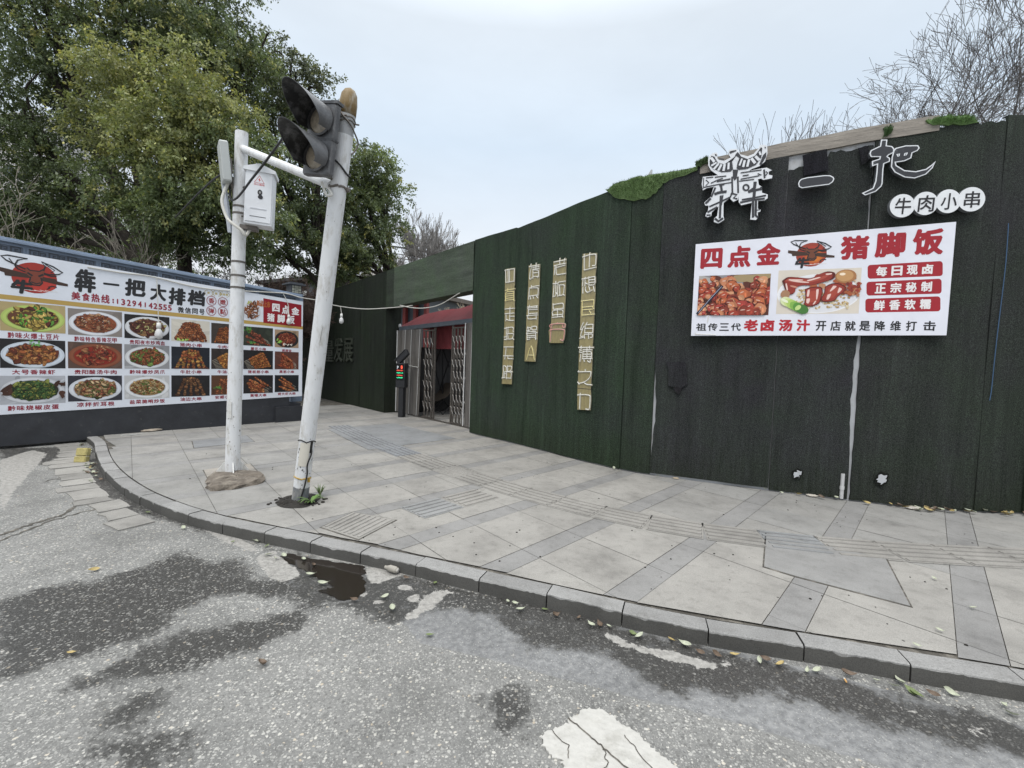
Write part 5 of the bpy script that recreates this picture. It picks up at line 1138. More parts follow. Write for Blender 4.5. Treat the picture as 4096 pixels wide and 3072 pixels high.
mb = MB(); mb.tube([(.05, .045, .034), (.05, .02, .034), (.30, .015, .034)], .004, 5, (.7, .68, .62)); mb.build("glue_trace", PRINT, fs_); mb = MB(); mb.tube([(.20, .26, .036), (.19, .18, .036)], .004, 5, (.7, .68, .60)); mb.build("glue_trace", PRINT, fs_)
# ---------------------------------------------------------------- neon strips
ACR = mat("yellowed_acrylic", None, .3, .22, 7, stretch=(3, 1, 1), spec=.5, dirt=(.19, .155, .08), dirt_at=(.5, .72), dscale=6)
TUBE = mat("neon_tube", None, .35, .08, 30)
nA = lambda l: [(1980+x/6.1455, 1050+y/6.1455) for x, y in l]
nB = lambda l: [(1980+x/6.636, 1290+y/6.636) for x, y in l]
nC = lambda l: [(2180+x/5.530, 1000+y/5.530) for x, y in l]
nD = lambda l: [(2180+x/4.483, 1290+y/4.483) for x, y in l]
STR = [
 (2047, [(2023, 1077), (2061, 1071), (2060, 1140), (2058, 1150), (2060, 1155), (2060, 1200), (2059, 1290), (2054, 1420), (2050, 1480), (2048, 1537), (2009, 1535), (2014, 1420), (2020, 1290), (2021, 1180)],
  "yellowed neon strip of six faint characters, leftmost of four on the turf wall", [
  (nA, [[(240, 195), (460, 155), (475, 200), (470, 470)], [(262, 180), (268, 470), (290, 490), (460, 460)], [(320, 160), (325, 500)], [(350, 170), (358, 490)]], 0),
  (nA, [[(250, 690), (490, 645)], [(315, 640), (312, 720)], [(270, 960), (270, 740), (440, 715), (462, 740), (460, 910), (480, 940)], [(275, 780), (450, 765)], [(275, 830), (450, 815)], [(275, 885), (450, 868)], [(245, 935), (460, 912)]], 1),
  (nA, [[(245, 1145), (480, 1125)], [(370, 1095), (362, 1420)], [(245, 1260), (475, 1245)], [(370, 1325), (475, 1325)], [(272, 1280), (275, 1390), (260, 1440)], [(275, 1395), (350, 1425), (465, 1425)]], 0),
  (nB, [[(250, 160), (390, 130), (470, 130), (490, 170), (480, 220), (495, 255)], [(300, 120), (300, 430), (285, 455), (245, 445)], [(240, 390), (310, 375)], [(350, 120), (345, 270)], [(320, 300), (470, 295), (490, 320), (470, 400), (430, 440), (320, 440)], [(340, 300), (350, 430)], [(450, 410), (500, 455)]], 0),
  (nB, [[(235, 650), (490, 650)], [(298, 660), (262, 975)], [(225, 885), (480, 890)], [(345, 890), (345, 950), (370, 962), (480, 962)]], 0),
  (nB, [[(298, 1300), (300, 1185), (225, 1150), (228, 1300)], [(222, 1310), (210, 1470)], [(225, 1310), (300, 1310), (400, 1315), (435, 1350), (420, 1490)], [(250, 1320), (245, 1465)], [(255, 1360), (295, 1360)], [(310, 1320), (300, 1500)], [(180, 1475), (270, 1465)], [(335, 1140), (335, 1290)], [(335, 1165), (435, 1165), (435, 1240), (400, 1290), (310, 1300)], [(400, 1290), (465, 1310)], [(310, 1475), (420, 1480)]], 0)]),
 (2140, [(2117, 1062), (2162, 1056), (2159, 1140), (2155, 1260), (2151, 1362), (2143, 1447), (2100, 1445), (2104, 1375), (2106, 1366), (2105, 1360), (2108, 1260), (2115, 1140)],
  "yellowed neon strip ending in a letter A, second from the gateway", [
  (nA, [[(840, 105), (1090, 60)], [(885, 35), (885, 100)], [(1012, 10), (1010, 150)], [(905, 110), (870, 230), (855, 390), (880, 410), (915, 370)], [(930, 125), (1090, 100)], [(925, 170), (1090, 150)], [(935, 185), (1050, 190), (1070, 220), (1070, 350), (1040, 370)], [(935, 190), (935, 400)], [(940, 260), (1065, 245)], [(940, 350), (1065, 340)]], 0),
  (nA, [[(895, 560), (895, 640)], [(900, 600), (1085, 570)], [(845, 630), (1030, 625), (1065, 650), (1055, 820)], [(845, 640), (828, 910)], [(840, 830), (1050, 800)], [(868, 830), (880, 905)], [(935, 825), (952, 890)], [(1015, 815), (1055, 875)]], 0),
  (nA, [[(795, 1100), (1050, 1065)], [(850, 1045), (835, 1110), (795, 1140)], [(1010, 1070), (1045, 1110)], [(825, 1130), (825, 1300)], [(830, 1120), (1035, 1105)], [(835, 1165), (1045, 1150)], [(835, 1260), (1045, 1245)], [(780, 1310), (1050, 1290)], [(810, 1310), (810, 1370), (835, 1390), (1020, 1380)], [(1015, 1300), (1015, 1400)]], 0),
  (nB, [[(870, 110), (850, 190)], [(870, 140), (940, 140), (950, 180), (900, 220), (840, 220)], [(885, 150), (885, 220)], [(975, 110), (1095, 105), (1100, 190)], [(985, 120), (990, 200), (1100, 195)], [(850, 250), (950, 240), (1060, 245), (1120, 275)], [(860, 240), (835, 310)], [(860, 300), (1060, 280), (1085, 310), (1080, 400)], [(855, 260), (855, 440), (880, 455), (930, 440)], [(865, 355), (1080, 345)], [(865, 400), (1080, 390)], [(1065, 400), (1085, 460)], [(1085, 425), (1105, 415)]], 0),
  (nB, [[(835, 995), (962, 620), (1048, 1000)], [(885, 865), (1015, 870)]], 1)]),
 (2235, [(2216, 1046), (2267, 1034), (2265, 1100), (2264, 1180), (2260, 1250), (2258, 1300), (2262, 1310), (2254, 1372), (2200, 1372), (2197, 1325), (2203, 1310), (2207, 1290), (2211, 1180), (2215, 1090)],
  "short yellowed neon strip whose lowest character is pink", [
  (nC, [[(200, 270), (465, 215)], [(330, 180), (330, 310)], [(440, 180), (418, 300)], [(200, 350), (460, 295)], [(225, 350), (205, 555)], [(248, 345), (250, 500), (275, 545), (460, 518)], [(255, 390), (450, 335)]], 0),
  (nC, [[(175, 745), (300, 735), (300, 715), (450, 690)], [(240, 690), (240, 960), (225, 1020), (180, 1025)], [(205, 760), (180, 1045)], [(245, 940), (280, 985)], [(290, 740), (278, 1030)], [(310, 780), (420, 775), (425, 850), (410, 950), (380, 1000), (300, 1010)], [(325, 780), (330, 1005)], [(405, 980), (430, 1005)]], 0),
  (nC, [[(180, 1185), (185, 1310)], [(190, 1210), (360, 1180), (405, 1200), (405, 1310)], [(190, 1315), (400, 1290)], [(175, 1460), (175, 1350), (360, 1325), (400, 1350), (395, 1430)], [(275, 1310), (278, 1480)], [(180, 1440), (395, 1425)], [(155, 1495), (385, 1470)], [(380, 1440), (400, 1495)]], 0),
  (nD, [[(95, 90), (95, 40), (250, 20), (350, 25), (360, 50), (355, 90), (320, 80), (318, 40)], [(220, 0), (220, 20)], [(130, 40), (110, 130), (90, 345)], [(75, 150), (110, 130), (230, 120), (335, 130), (350, 160), (330, 310), (300, 320), (275, 300)]], 2)]),
 (2352, [(2333, 1016), (2389, 1012), (2387, 1060), (2382, 1110), (2383, 1170), (2379, 1240), (2377, 1300), (2372, 1380), (2369, 1480), (2364, 1556), (2366, 1600), (2363, 1641), (2311, 1638), (2312, 1556), (2316, 1480), (2319, 1380), (2323, 1300), (2324, 1240), (2327, 1180), (2330, 1090)],
  "longest yellowed neon strip of seven characters, nearest to the food sign", [
  (nC, [[(830, 160), (980, 110), (1100, 95), (1130, 120), (1120, 310), (1100, 345), (1045, 345)], [(870, 90), (870, 410), (890, 440), (1130, 380)], [(992, 60), (978, 380)]], 0),
  (nC, [[(815, 645), (960, 620)], [(890, 600), (885, 800)], [(845, 650), (830, 800)], [(895, 730), (945, 755)], [(970, 590), (975, 780)], [(975, 610), (1095, 590), (1105, 615), (1095, 760), (970, 780)], [(975, 665), (1100, 655)], [(975, 725), (1100, 712)], [(838, 820), (838, 960)], [(900, 815), (895, 880), (940, 940), (1045, 885)], [(970, 800), (992, 890)], [(1072, 795), (1095, 920)]], 0),
  (nC, [[(800, 1135), (1050, 1105), (1080, 1130), (1075, 1245)], [(828, 1130), (820, 1460)], [(830, 1270), (1080, 1245)], [(1050, 1245), (1080, 1305)], [(835, 1325), (1055, 1310)], [(830, 1445), (1090, 1420)], [(980, 1340), (1020, 1405)]], 1),
  (nD, [[(690, 0), (640, 120), (665, 125), (705, 70)], [(690, 80), (640, 240), (690, 245)], [(620, 285), (700, 265)], [(755, 0), (735, 40)], [(725, 50), (715, 170), (730, 185), (855, 185)], [(730, 45), (845, 35), (860, 50), (855, 180)], [(725, 110), (855, 105)], [(712, 200), (708, 290)], [(715, 215), (840, 210), (850, 230), (845, 265), (810, 270)], [(782, 190), (780, 290)]], 0),
  (nD, [[(600, 450), (870, 448)], [(648, 420), (650, 480)], [(800, 420), (800, 475)], [(620, 490), (660, 505)], [(615, 530), (665, 540)], [(645, 565), (628, 700)], [(680, 490), (845, 490)], [(755, 455), (755, 640)], [(685, 510), (680, 630)], [(690, 525), (825, 525), (830, 640)], [(690, 570), (830, 570)], [(685, 610), (830, 610)], [(665, 650), (845, 648)], [(700, 655), (705, 705)], [(810, 630), (815, 700), (795, 710), (760, 685)]], 0),
  (nD, [[(722, 840), (722, 875)], [(605, 865), (605, 885), (800, 882), (825, 905), (800, 990), (720, 1060), (610, 1095)], [(585, 1065), (615, 1110)], [(695, 1075), (750, 1110), (840, 1120)]], 0),
  (nD, [[(580, 1300), (720, 1295), (800, 1310), (810, 1340), (800, 1530), (770, 1560), (730, 1550)], [(632, 1265), (620, 1555)]], 0)])]
TCOL = [(.82, .80, .74), (.80, .70, .32), (.72, .34, .30)]
for pxc, outl, label, chars in STR:
    a, _ = w_hit(pxc, 1300); p, d, nn = wpos(a); p2 = p+d
    Fs = Frame((p.x+nn.x*.052, p.y+nn.y*.052), (p2.x+nn.x*.052, p2.y+nn.y*.052)); u0, v0 = Fs.px(*outl[len(outl)//2])
    r = empty("neon_strip", label, "neon sign", Fs.moved(u0, v0).m, "neon strips on the turf wall"); mb = MB()
    q_ = local(Fs, u0, v0, outl); mb.prism(q_, 0, .012, (.30, .255, .125), side=(.40, .37, .26))
    if pxc > 2300: (xa, ya), (xb, yb) = local(Fs, u0, v0, [(2312, 1553), (2366, 1557)]); mb.box(xa, xb, min(ya, yb)-.004, max(ya, yb)+.004, .012, .0125, (.06, .055, .05))
    mb.build("acrylic_backing", ACR, r)
    for mp_, strokes, tc_ in chars:
        mb = MB()
        for st in strokes:
            q_ = local(Fs, u0, v0, mp_(st), .02)
            if len(q_) > 2: q_ = [tuple(v)[:2] for v in catmull([Vector((x, y, 0)) for x, y in q_], 3)]
            mb.tube([(x, y, .022) for x, y in q_], .0062, 6, TCOL[tc_])
            ribbon(mb, q_, .030, .0128+.00003*len(mb.f)*.02, (.36, .34, .26))
        mb.build("neon_character", TUBE, r)
# ---------------------------------------------------------------- low wall and the big menu board in front of it
FM = Frame((-7.89, 6.90), (-4.95, 10.40))
uE = FM.px(1203, 1400)[0]; u00, vb = FM.px(0, 1660); vb = .56; vt = FM.px(0, 1010)[1]
vt0 = FM.px(0, 1002)[1]; vt1 = FM.px(1196, 1206)[1]; vbR = FM.px(1201, 1583)[1]; vbL = FM.px(0, 1657)[1]
UL = u00-1.1
BLUEG = mat("blue_grey_paint", None, .55, .2, 5, bump=.25, bscale=70, dirt=(.09, .10, .115), dirt_at=(.58, .75), dscale=6)
PLINTH = mat("dark_plinth_stone", (.032, .034, .040), .45, .35, 4, bump=.2, bscale=60, spec=.4, dirt=(.085, .083, .078), dirt_at=(.60, .74), dscale=9)
bwall = empty("boundary_wall", "low blue-grey wall with meander frieze and dark plinth behind the menu board", "wall", FM.moved(u00+1, 0).m); ou = u00+1
mb = MB(); mb.box(UL-ou, uE-.28-ou, .05, .78, -.30, .075, (1, 1, 1)); mb.build("plinth", PLINTH, bwall)
mb = MB(); mb.box(uE-.60-ou, uE-.02-ou, .05, .44, .06, .16, (1, 1, 1)); mb.box(uE-.29-ou, uE-.01-ou, .05, .5, -.32, .05); mb.build("plinth_block", PLINTH, bwall)
zc0 = FM.px(0, 946, .01)[1]; zc1 = FM.px(1188, 1177, .01)[1]; zcap = zc0; kcap = (zc1-zc0)/(uE-u00)
def slope(mb, low=1.0): mb.v = [(x, y+(kcap*(x+1) if y > low else 0), z) for x, y, z in mb.v]; return mb
BG = (.16, .205, .275); BGD = (.105, .13, .175)
mb = MB(); mb.box(UL-ou, uE-.05-ou, .78, zcap-.36, -.24, -.055, BG); mb.v = [(x, y, z+.03) for x, y, z in mb.v]; slope(mb).build("wall_body", BLUEG, bwall)
mb = MB(); mb.box(UL-ou, uE-.06-ou, zcap-.36, zcap-.068, -.24, .045, BG)
# sunk panels with the key pattern
slope(mb).build("frieze_band", BLUEG, bwall)
fr_ = MB(); span = .84; u = uE-.10; kk = 0; fy0, fy1 = zcap-.225, zcap-.100; zf = .049
while u-span > UL:
    ua, ub = u-span, u-.03
    fr_.rect(ua-ou, ub-ou, fy0, fy1, zf-.001, BGD)
    for (x0, x1, y0, y1) in ((ua, ub, fy1-.009, fy1), (ua, ub, fy0, fy0+.009), (ua, ua+.012, fy0+.009, fy1-.009), (ub-.012, ub, fy0+.009, fy1-.009)): fr_.box(x0-ou, x1-ou, y0, y1, zf-.003, zf+.014, BG)
    n = 7; cw = (ub-ua-.06)/n
    for i in range(n):
        x = ua+.03+cw*i; y0, y1 = fy0+.022, fy1-.022; hh = y1-y0; s_ = 1 if i % 2 == 0 else -1; t = .011
        X = lambda f: (x+cw*.92*f if s_ > 0 else x+cw*.92*(1-f)); Yy = lambda g: (y0+hh*g if s_ > 0 else y0+hh*(1-g))
        path = [(0, 0), (0, 1), (.95, 1), (.95, .22), (.38, .22), (.38, .62), (.66, .62)]
        for (a, b), (c_, d_) in zip(path, path[1:]):
            xa, xb = sorted((X(a), X(c_))); ya, yb = sorted((Yy(b), Yy(d_))); fr_.box(xa-t/2-ou, xb+t/2-ou, ya-t/2, yb+t/2, zf-.0012, zf+.010, (.045, .052, .065))
    u -= span; kk += 1
slope(fr_).build("meander_frieze", BLUEG, bwall)
mb = MB(); mb.box(UL-ou, uE-.03-ou, zcap-.066, zcap-.024, -.28, .095, shade(BG, 1.3), b=.008); mb.box(UL-ou, uE+.0-ou, zcap-.023, zcap, -.26, .080, shade(BG, 1.4), b=.006); slope(mb).build("coping", BLUEG, bwall)
# end pier with lattice lantern block
(pu0, pv0), (pu1, pv1) = FM.px(1166, 1182, -.42), FM.px(1186, 1135, -.42)
mb = MB(); mb.box((pu0+pu1)/2-.10-ou, (pu0+pu1)/2+.16-ou, .5, pv0+.02, -.55, -.285, BG, b=.01); mb.build("end_pier", BLUEG, bwall)
lan = empty("pier_lantern", "small dark square lantern block with cream lattice panel on the wall pier", "lantern", FM.moved((pu0+pu1)/2, pv0+.0, -.42).m)
mb = MB(); mb.box(-.15, .15, .02, .05, -.16, .16, (.05, .055, .065)); mb.box(-.12, .12, .05, .24, -.13, .13, (.06, .065, .075)); mb.box(-.19, .19, .24, .275, -.20, .20, (.06, .065, .075)); mb.box(-.14, .14, .275, .30, -.15, .15, (.05, .055, .065)); mb.build("block", BLUEG, lan)
mb = MB(); mb.rect(-.10, .10, .06, .225, .1315, (.42, .42, .34))
for (a, b, c_, d_) in ((-.06, -.05, .06, .225), (.05, .06, .06, .225), (-.10, .10, .10, .108), (-.10, .10, .175, .183), (-.03, .03, .13, .138), (-.03, .03, .15, .158)): mb.box(a, b, c_, d_, .1315, .136, (.03, .03, .03))
mb.build("lattice_panel", PAINT, lan)
# the board
FMb = FM; mu0 = u00-.9
menu = empty("menu_board", "long white printed menu board with dish photos fixed to the low wall", "sign", FM.moved(u00, vbL).m)
lx = lambda u: u-u00
def vline(u, pL, pR):   # straight line between heights at the left frame edge and the board's right end
    return pL+(pR-pL)*(u-u00)/(uE-u00)
pts = [(lx(mu0), vline(mu0, vbL, vbR)-vbL), (lx(uE), vbR-vbL), (lx(uE), vt1-vbL), (lx(mu0), vline(mu0, vt0, vt1)-vbL)]
mb = MB(); mb.prism(pts, -.02, .085, (.70, .73, .79), side=(.5, .52, .55)); mb.build("board", PRINT, menu)
ZB = .0855
def mp(x, y): p = FM.px(x, y, ZB); return (p[0]-u00, p[1]-vbL)
m1 = lambda x, y: mp(x/1.7696, 900+y/1.7696)
def band(y0l, y1l, y0r, y1r, c, z, x0=-.9, x1=None): x1 = uE-u00-.0 if x1 is None else x1; return [(x0, y0l), (x1, y0r), (x1, y1r), (x0, y1l)]
mb = MB(); aL, aR = m1(0, 512)[1], m1(2128, 738)[1]; bL, bR = m1(0, 478)[1], m1(2128, 716)[1]
mb.poly(band(aL, bL, aR, bR, None, 0), ZB+.001, (.46, .31, .09)); mb.build("gold_stripe", PRINT, menu)
def m_letter(mb, ch, xa, xb, yt, yb, c, bold=.015, z=ZB+.0015, shear=0.0):
    (a, b), (c_, d_) = m1(xa, yb), m1(xb, yt); letter(mb, ch, a, c_, b, d_, z, c, bold*1.6, shear=shear)
for ch, xa, xb, yt, yb in (("犇", 522, 676, 322, 470), ("一", 728, 842, 400, 440), ("把", 880, 1030, 392, 500), ("大", 1060, 1176, 426, 530), ("排", 1190, 1312, 452, 562), ("档", 1324, 1450, 468, 566)):
    mb = MB(); m_letter(mb, ch, xa, xb, yt, yb, INK, .030, shear=.05); mb.build("headline_character", PRINT, menu)
mb = MB(); MR = (.27, .018, .035)
for ch, xa, xb, yt, yb in (("美", 505, 568, 476, 528), ("食", 580, 636, 484, 536), ("热", 646, 706, 490, 544), ("线", 716, 776, 496, 552)): m_letter(mb, ch, xa, xb, yt, yb, MR, .022)
(a, b), (c_, d_) = m1(796, 552), m1(806, 524); mb.rect(a, c_, b, b+.03, ZB+.0015, MR); mb.rect(a, c_, d_-.03, d_, ZB+.0015, MR)
xs = [832, 872, 912, 950, 990, 1028, 1066, 1100, 1136, 1168, 1202]
for ch, x in zip("13294142555", xs): f = (x-832)/370; m_letter(mb, ch, x-14, x+14, 520+f*48, 562+f*44, MR, .02)
mb.build("phone_number", PRINT, menu)
mb = MB()
for ch, xa, xb, yt, yb in (("微", 1258, 1302, 582, 620), ("信", 1308, 1352, 586, 624), ("同", 1360, 1400, 592, 628), ("号", 1410, 1448, 596, 634)): m_letter(mb, ch, xa, xb, yt, yb, INK, .018)
mb.build("contact_lettering", PRINT, menu)
for ch, x, y in (("香", 1497, 536), ("嫩", 1578, 546), ("弹", 1496, 608), ("黏", 1577, 614)):
    (a, b) = m1(x, y); ry = m1(x, y-33)[1]-b; rx = (m1(x+34, y)[0]-m1(x-34, y)[0])/2; mb = MB()
    for k in range(30):
        t0, t1 = 2*math.pi*k/30, 2*math.pi*(k+1)/30
        for q_, wd in ((1.0, .008), (.88, .004)): ribbon(mb, [(a+rx*q_*math.cos(t0), b+ry*q_*math.sin(t0)), (a+rx*q_*math.cos(t1), b+ry*q_*math.sin(t1))], wd, ZB+.0012+.00001*k, (.30, .05, .06))
    letter(mb, ch, a-rx*.62, a+rx*.62, b-ry*.58, b+ry*.58, ZB+.0018, (.30, .02, .025), .022); mb.build("stamp", PRINT, menu)
for x, y in ((1480, 480), (1534, 486), (1590, 492)):
    mb = MB(); a, b = m1(x, y)
    for s_ in (-1, 1):
        for k in range(6): t = R_(-60+24*k); mb.ell(a+s_*.075*math.cos(t)*(1.2 if x > 1580 else 1), b+.055*math.sin(t), .014, .007, ZB+.0012+.00002*k, (.50, .42, .22), 8, rot=t*s_)
    for k in range(3 if x > 1580 else 1): mb.rect(a-.03+(k-1 if x > 1580 else 0)*.05, a+.01+(k-1 if x > 1580 else 0)*.05, b-.02, b+.02, ZB+.0012, (.50, .42, .22))
    mb.build("laurel_mark", PRINT, menu)
(a, b), (c_, d_) = m1(2, 494), m1(478, 226); emblem(m1(0, 0)[0]-.02, c_, m1(230, 484)[1], m1(230, 232)[1], ZB+.001).build("ox_emblem", PRINT, menu)
# red corner tag
mb = MB(); q_ = [m1(1864, 692), m1(2133, 722), m1(2134, 566), m1(1864, 518)]; mb.poly(q_, ZB+.0022, (.26, .012, .022)); tag_ = mb.build("red_panel", PRINT, menu); mb = MB()
for ch, xa, xb, yt, yb in (("四", 1926, 1980, 560, 612), ("点", 1994, 2048, 572, 628), ("金", 2062, 2118, 584, 634), ("猪", 1890, 1944, 628, 682), ("脚", 1962, 2016, 636, 690), ("饭", 2032, 2086, 642, 698)): m_letter(mb, ch, xa, xb, yt, yb, (.78, .76, .76), .028, ZB+.003)
mb.build("panel_lettering", PRINT, tag_)
mb = MB()
for i, ch in enumerate("新品上市"): m_letter(mb, ch, 1816+i*24, 1842+i*24, 534+i*3, 572+i*4, (.40, .12, .03), .03, ZB+.0028)
mb.build("new_dish_lettering", PRINT, menu)
# dish photos: seven columns, three rows
BR = [(.22, .07, .03), (.30, .10, .04), (.14, .045, .02), (.36, .17, .07)]; DK = (.016, .015, .016)
cols = [(0, 461), (482, 863), (881, 1199), (1213, 1484), (1495, 1712), (1722, 1932), (1944, 2114)]
rowT = [(532, 755), (800, 902), (1068, 1062)]; rowB = [(743, 874), (1012, 1022), (1276, 1176)]
info = [
 ("黔味火爆土豆片", (.42, .33, .16), (.42, .52, .14), (.13, .05, .025), [(.48, .34, .08), (.52, .38, .11), (.40, .28, .06), (.10, .25, .04), (.12, .03, .02)], 46, "plate", [((.14, .40, .05), 8, .04, (.25, .7, .2, .8))], .115),
 ("黔味特色香辣花甲", (.24, .21, .19), (.66, .67, .70), (.26, .07, .03), [(.34, .13, .06), (.28, .09, .04), (.42, .24, .13), (.20, .06, .03)], 60, "plate", [((.50, .45, .40), 10, .02, (.25, .75, .3, .7))], .09),
 ("贵阳夜市炒鸡血", DK, (.62, .63, .65), (.09, .03, .018), [(.15, .05, .03), (.10, .03, .02), (.26, .14, .06), (.40, .34, .14)], 34, "plate", [((.45, .45, .20), 8, .03, (.25, .6, .3, .7))], .11),
 ("猪肉小串", (.62, .58, .50), None, None, [(.28, .085, .03), (.36, .13, .05), (.20, .05, .02)], 110, "fan_down", [((.30, .45, .10), 8, .05, (.1, .4, .03, .1))], .1),
 ("牛肉小串", (.045, .035, .03), None, None, [(.30, .10, .03), (.22, .06, .02)], 90, "fan_down", None, .1),
 ("腰花小串", (.03, .035, .025), None, None, [(.24, .06, .035), (.30, .10, .05), (.18, .05, .03)], 60, "cross", [((.07, .20, .04), 14, .06, (.02, .3, .7, .95)), ((.08, .22, .05), 8, .05, (.2, .4, .1, .25))], .1),
 ("猪脚饭", (.36, .25, .16), (.02, .02, .02), (.10, .03, .02), [(.30, .07, .04), (.24, .05, .03), (.36, .12, .06)], 40, "plate", [((.22, .42, .08), 6, .07, (.1, .3, .3, .45)), ((.72, .68, .60), 8, .05, (.35, .7, .16, .24))], .11),
 ("大号香辣虾", DK, (.55, .60, .66), (.16, .06, .02), [(.38, .15, .04), (.30, .09, .03), (.44, .20, .07), (.16, .04, .02)], 64, "plate", [((.10, .28, .06), 12, .035, (.45, .62, .78, .97))], .095),
 ("贵阳酸汤牛肉", (.10, .06, .045), (.22, .07, .035), (.24, .022, .012), [(.30, .06, .03), (.24, .05, .02), (.36, .16, .07), (.14, .03, .02)], 40, "plate", [((.40, .24, .12), 14, .03, (.5, .75, .6, .9))], .08),
 ("黔味爆炒凤爪", (.28, .28, .29), (.62, .63, .64), (.14, .04, .02), [(.28, .09, .035), (.20, .05, .02), (.34, .13, .05), (.14, .22, .05)], 74, "plate", None, .10),
 ("牛肚小串", (.012, .015, .022), None, None, [(.42, .22, .06), (.34, .12, .04), (.26, .07, .025)], 60, "fan_down", [((.10, .03, .02), 12, .05, (.05, .95, .02, .1))], .1),
 ("牛油小串", (.03, .022, .02), None, None, [(.44, .20, .05), (.34, .12, .03)], 70, "left", None, .1),
 ("猪板筋小串", DK, None, None, [(.36, .14, .04), (.28, .09, .03)], 70, "left", None, .1),
 ("黑筋小串", (.10, .04, .03), None, None, [(.34, .08, .035), (.26, .06, .03), (.42, .14, .06)], 90, "cross", None, .1),
 ("黔味烧椒皮蛋", (.40, .41, .44), (.56, .57, .60), (.035, .03, .022), [(.05, .11, .03), (.035, .08, .02), (.08, .15, .04), (.20, .22, .05)], 110, "plate", [((.07, .03, .02), 5, .10, (.0, .15, .3, .6)), ((.07, .03, .02), 5, .10, (.85, 1, .2, .75)), ((.42, .36, .06), 20, .012, (.2, .8, .25, .8))], .075),
 ("凉拌折耳根", (.03, .03, .04), (.60, .62, .66), (.22, .09, .035), [(.50, .36, .20), (.40, .24, .11), (.28, .10, .05), (.10, .12, .03)], 90, "plate", None, .10),
 ("盐菜脆哨炒饭", (.50, .50, .50), (.66, .67, .68), (.34, .22, .09), [(.50, .32, .13), (.40, .22, .08), (.60, .46, .25), (.12, .18, .04), (.26, .09, .04)], 130, "plate", None, .06),
 ("油边大串", (.014, .013, .014), None, None, [(.16, .07, .03), (.11, .045, .02), (.22, .11, .05)], 36, "fan_down", None, .1),
 ("安顺小豆腐", (.09, .04, .02), None, None, [(.30, .10, .04), (.24, .07, .03)], 50, "fan_down", [((.10, .25, .05), 8, .05, (.08, .3, .3, .42))], .1),
 ("黄喉大串", DK, None, None, [(.40, .16, .06), (.32, .10, .04), (.26, .07, .03)], 60, "cross", None, .1),
 ("烤大虾大串", (.012, .014, .016), None, None, [(.38, .13, .05), (.44, .18, .07), (.30, .08, .035)], 60, "cross", None, .1)]
k = 0
for r_i in range(3):
    for c_i in range(7):
        name_, bgc, plc, brc, pal, n_, kind_, gar, sz_ = info[k]; xa, xb = cols[c_i]; f = (xa+xb)/2/2128
        yt = rowT[r_i][0]+(rowT[r_i][1]-rowT[r_i][0])*f; yb = rowB[r_i][0]+(rowB[r_i][1]-rowB[r_i][0])*f
        (a, b), (c_, d_) = m1(xa, yb+(0 if r_i == 1 else 0)), m1(xb, yt); xm = (xa+xb)/2; b = m1(xm, yb)[1]; d_ = m1(xm, yt)[1]
        mb = dish(a, c_, b, d_, bgc, plc, brc, pal, n_, random.Random(100+k), kind_, gar, sz_); mb.v = [(x, y, z+ZB+.0015) for x, y, z in mb.v]; mb.build("dish_photo", PRINT, menu)
        cyp = (773+121*f, 1041-2*f, 1305-116*f)[r_i]; hp = (44-27*f, 36-16*f, 38-19*f)[r_i]*.98; n = len(name_); cx = (a+c_)/2; mb = MB()
        y0_, y1_ = m1(xm, cyp+hp/2)[1], m1(xm, cyp-hp/2)[1]; h = y1_-y0_; wd = min(h*1.28*n, (c_-a)*.80)
        text_row(mb, name_, cx-wd/2, cx+wd/2, y0_, y1_, ZB+.0015, MR, .026); mb.build("caption", PRINT, menu); k += 1
# noodle plate beside the red tag
(a, b), (c_, d_) = m1(1722, 668), m1(1842, 540); mb = MB(); mb.ell((a+c_)/2, (b+d_)/2-.03, (c_-a)/2*1.05, (d_-b)/2*.95, ZB+.0012, (.60, .61, .64), 30); rg = random.Random(5)
for i in range(60): t = rg.uniform(0, 6.28); q = math.sqrt(rg.random())*.85; blob(mb, (a+c_)/2+(c_-a)/2*q*math.cos(t), (b+d_)/2+(d_-b)/2*q*math.sin(t), .05, .014, ZB+.0013+.00002*i, rg.choice([(.08, .03, .015), (.20, .07, .03), (.12, .045, .02), (.30, .12, .05)]), rg)
for i in range(6): blob(mb, (a+c_)/2-.04+rg.uniform(-.04, .04), d_-.06+rg.uniform(-.03, .03), .02, .012, ZB+.0028+.00002*i, (.40, .42, .08), rg)
mb.build("dish_photo", PRINT, menu)
# ================================================================ POLES AND TRAFFIC SIGNAL
POLEW = mat("chipped_white_paint", None, .5, .10, 9, stretch=(1, 1, .35), bump=.15, bscale=90, dirt=(.40, .38, .34), dirt_at=(.50, .72), dscale=13)
CABW = mat("white_cabinet_paint", None, .35, .05, 6, dirt=(.45, .45, .44), dirt_at=(.68, .85), dscale=9)
RUBBER = mat("black_cable", (.02, .02, .02), .5, .1)
WIRE = mat("white_flex", (.55, .54, .5), .5, .1)
OLD = mat("weathered_signal_black", None, .38, .35, 9, bump=.2, bscale=60, spec=.5, dirt=(.17, .17, .175), dirt_at=(.48, .70), dscale=6)
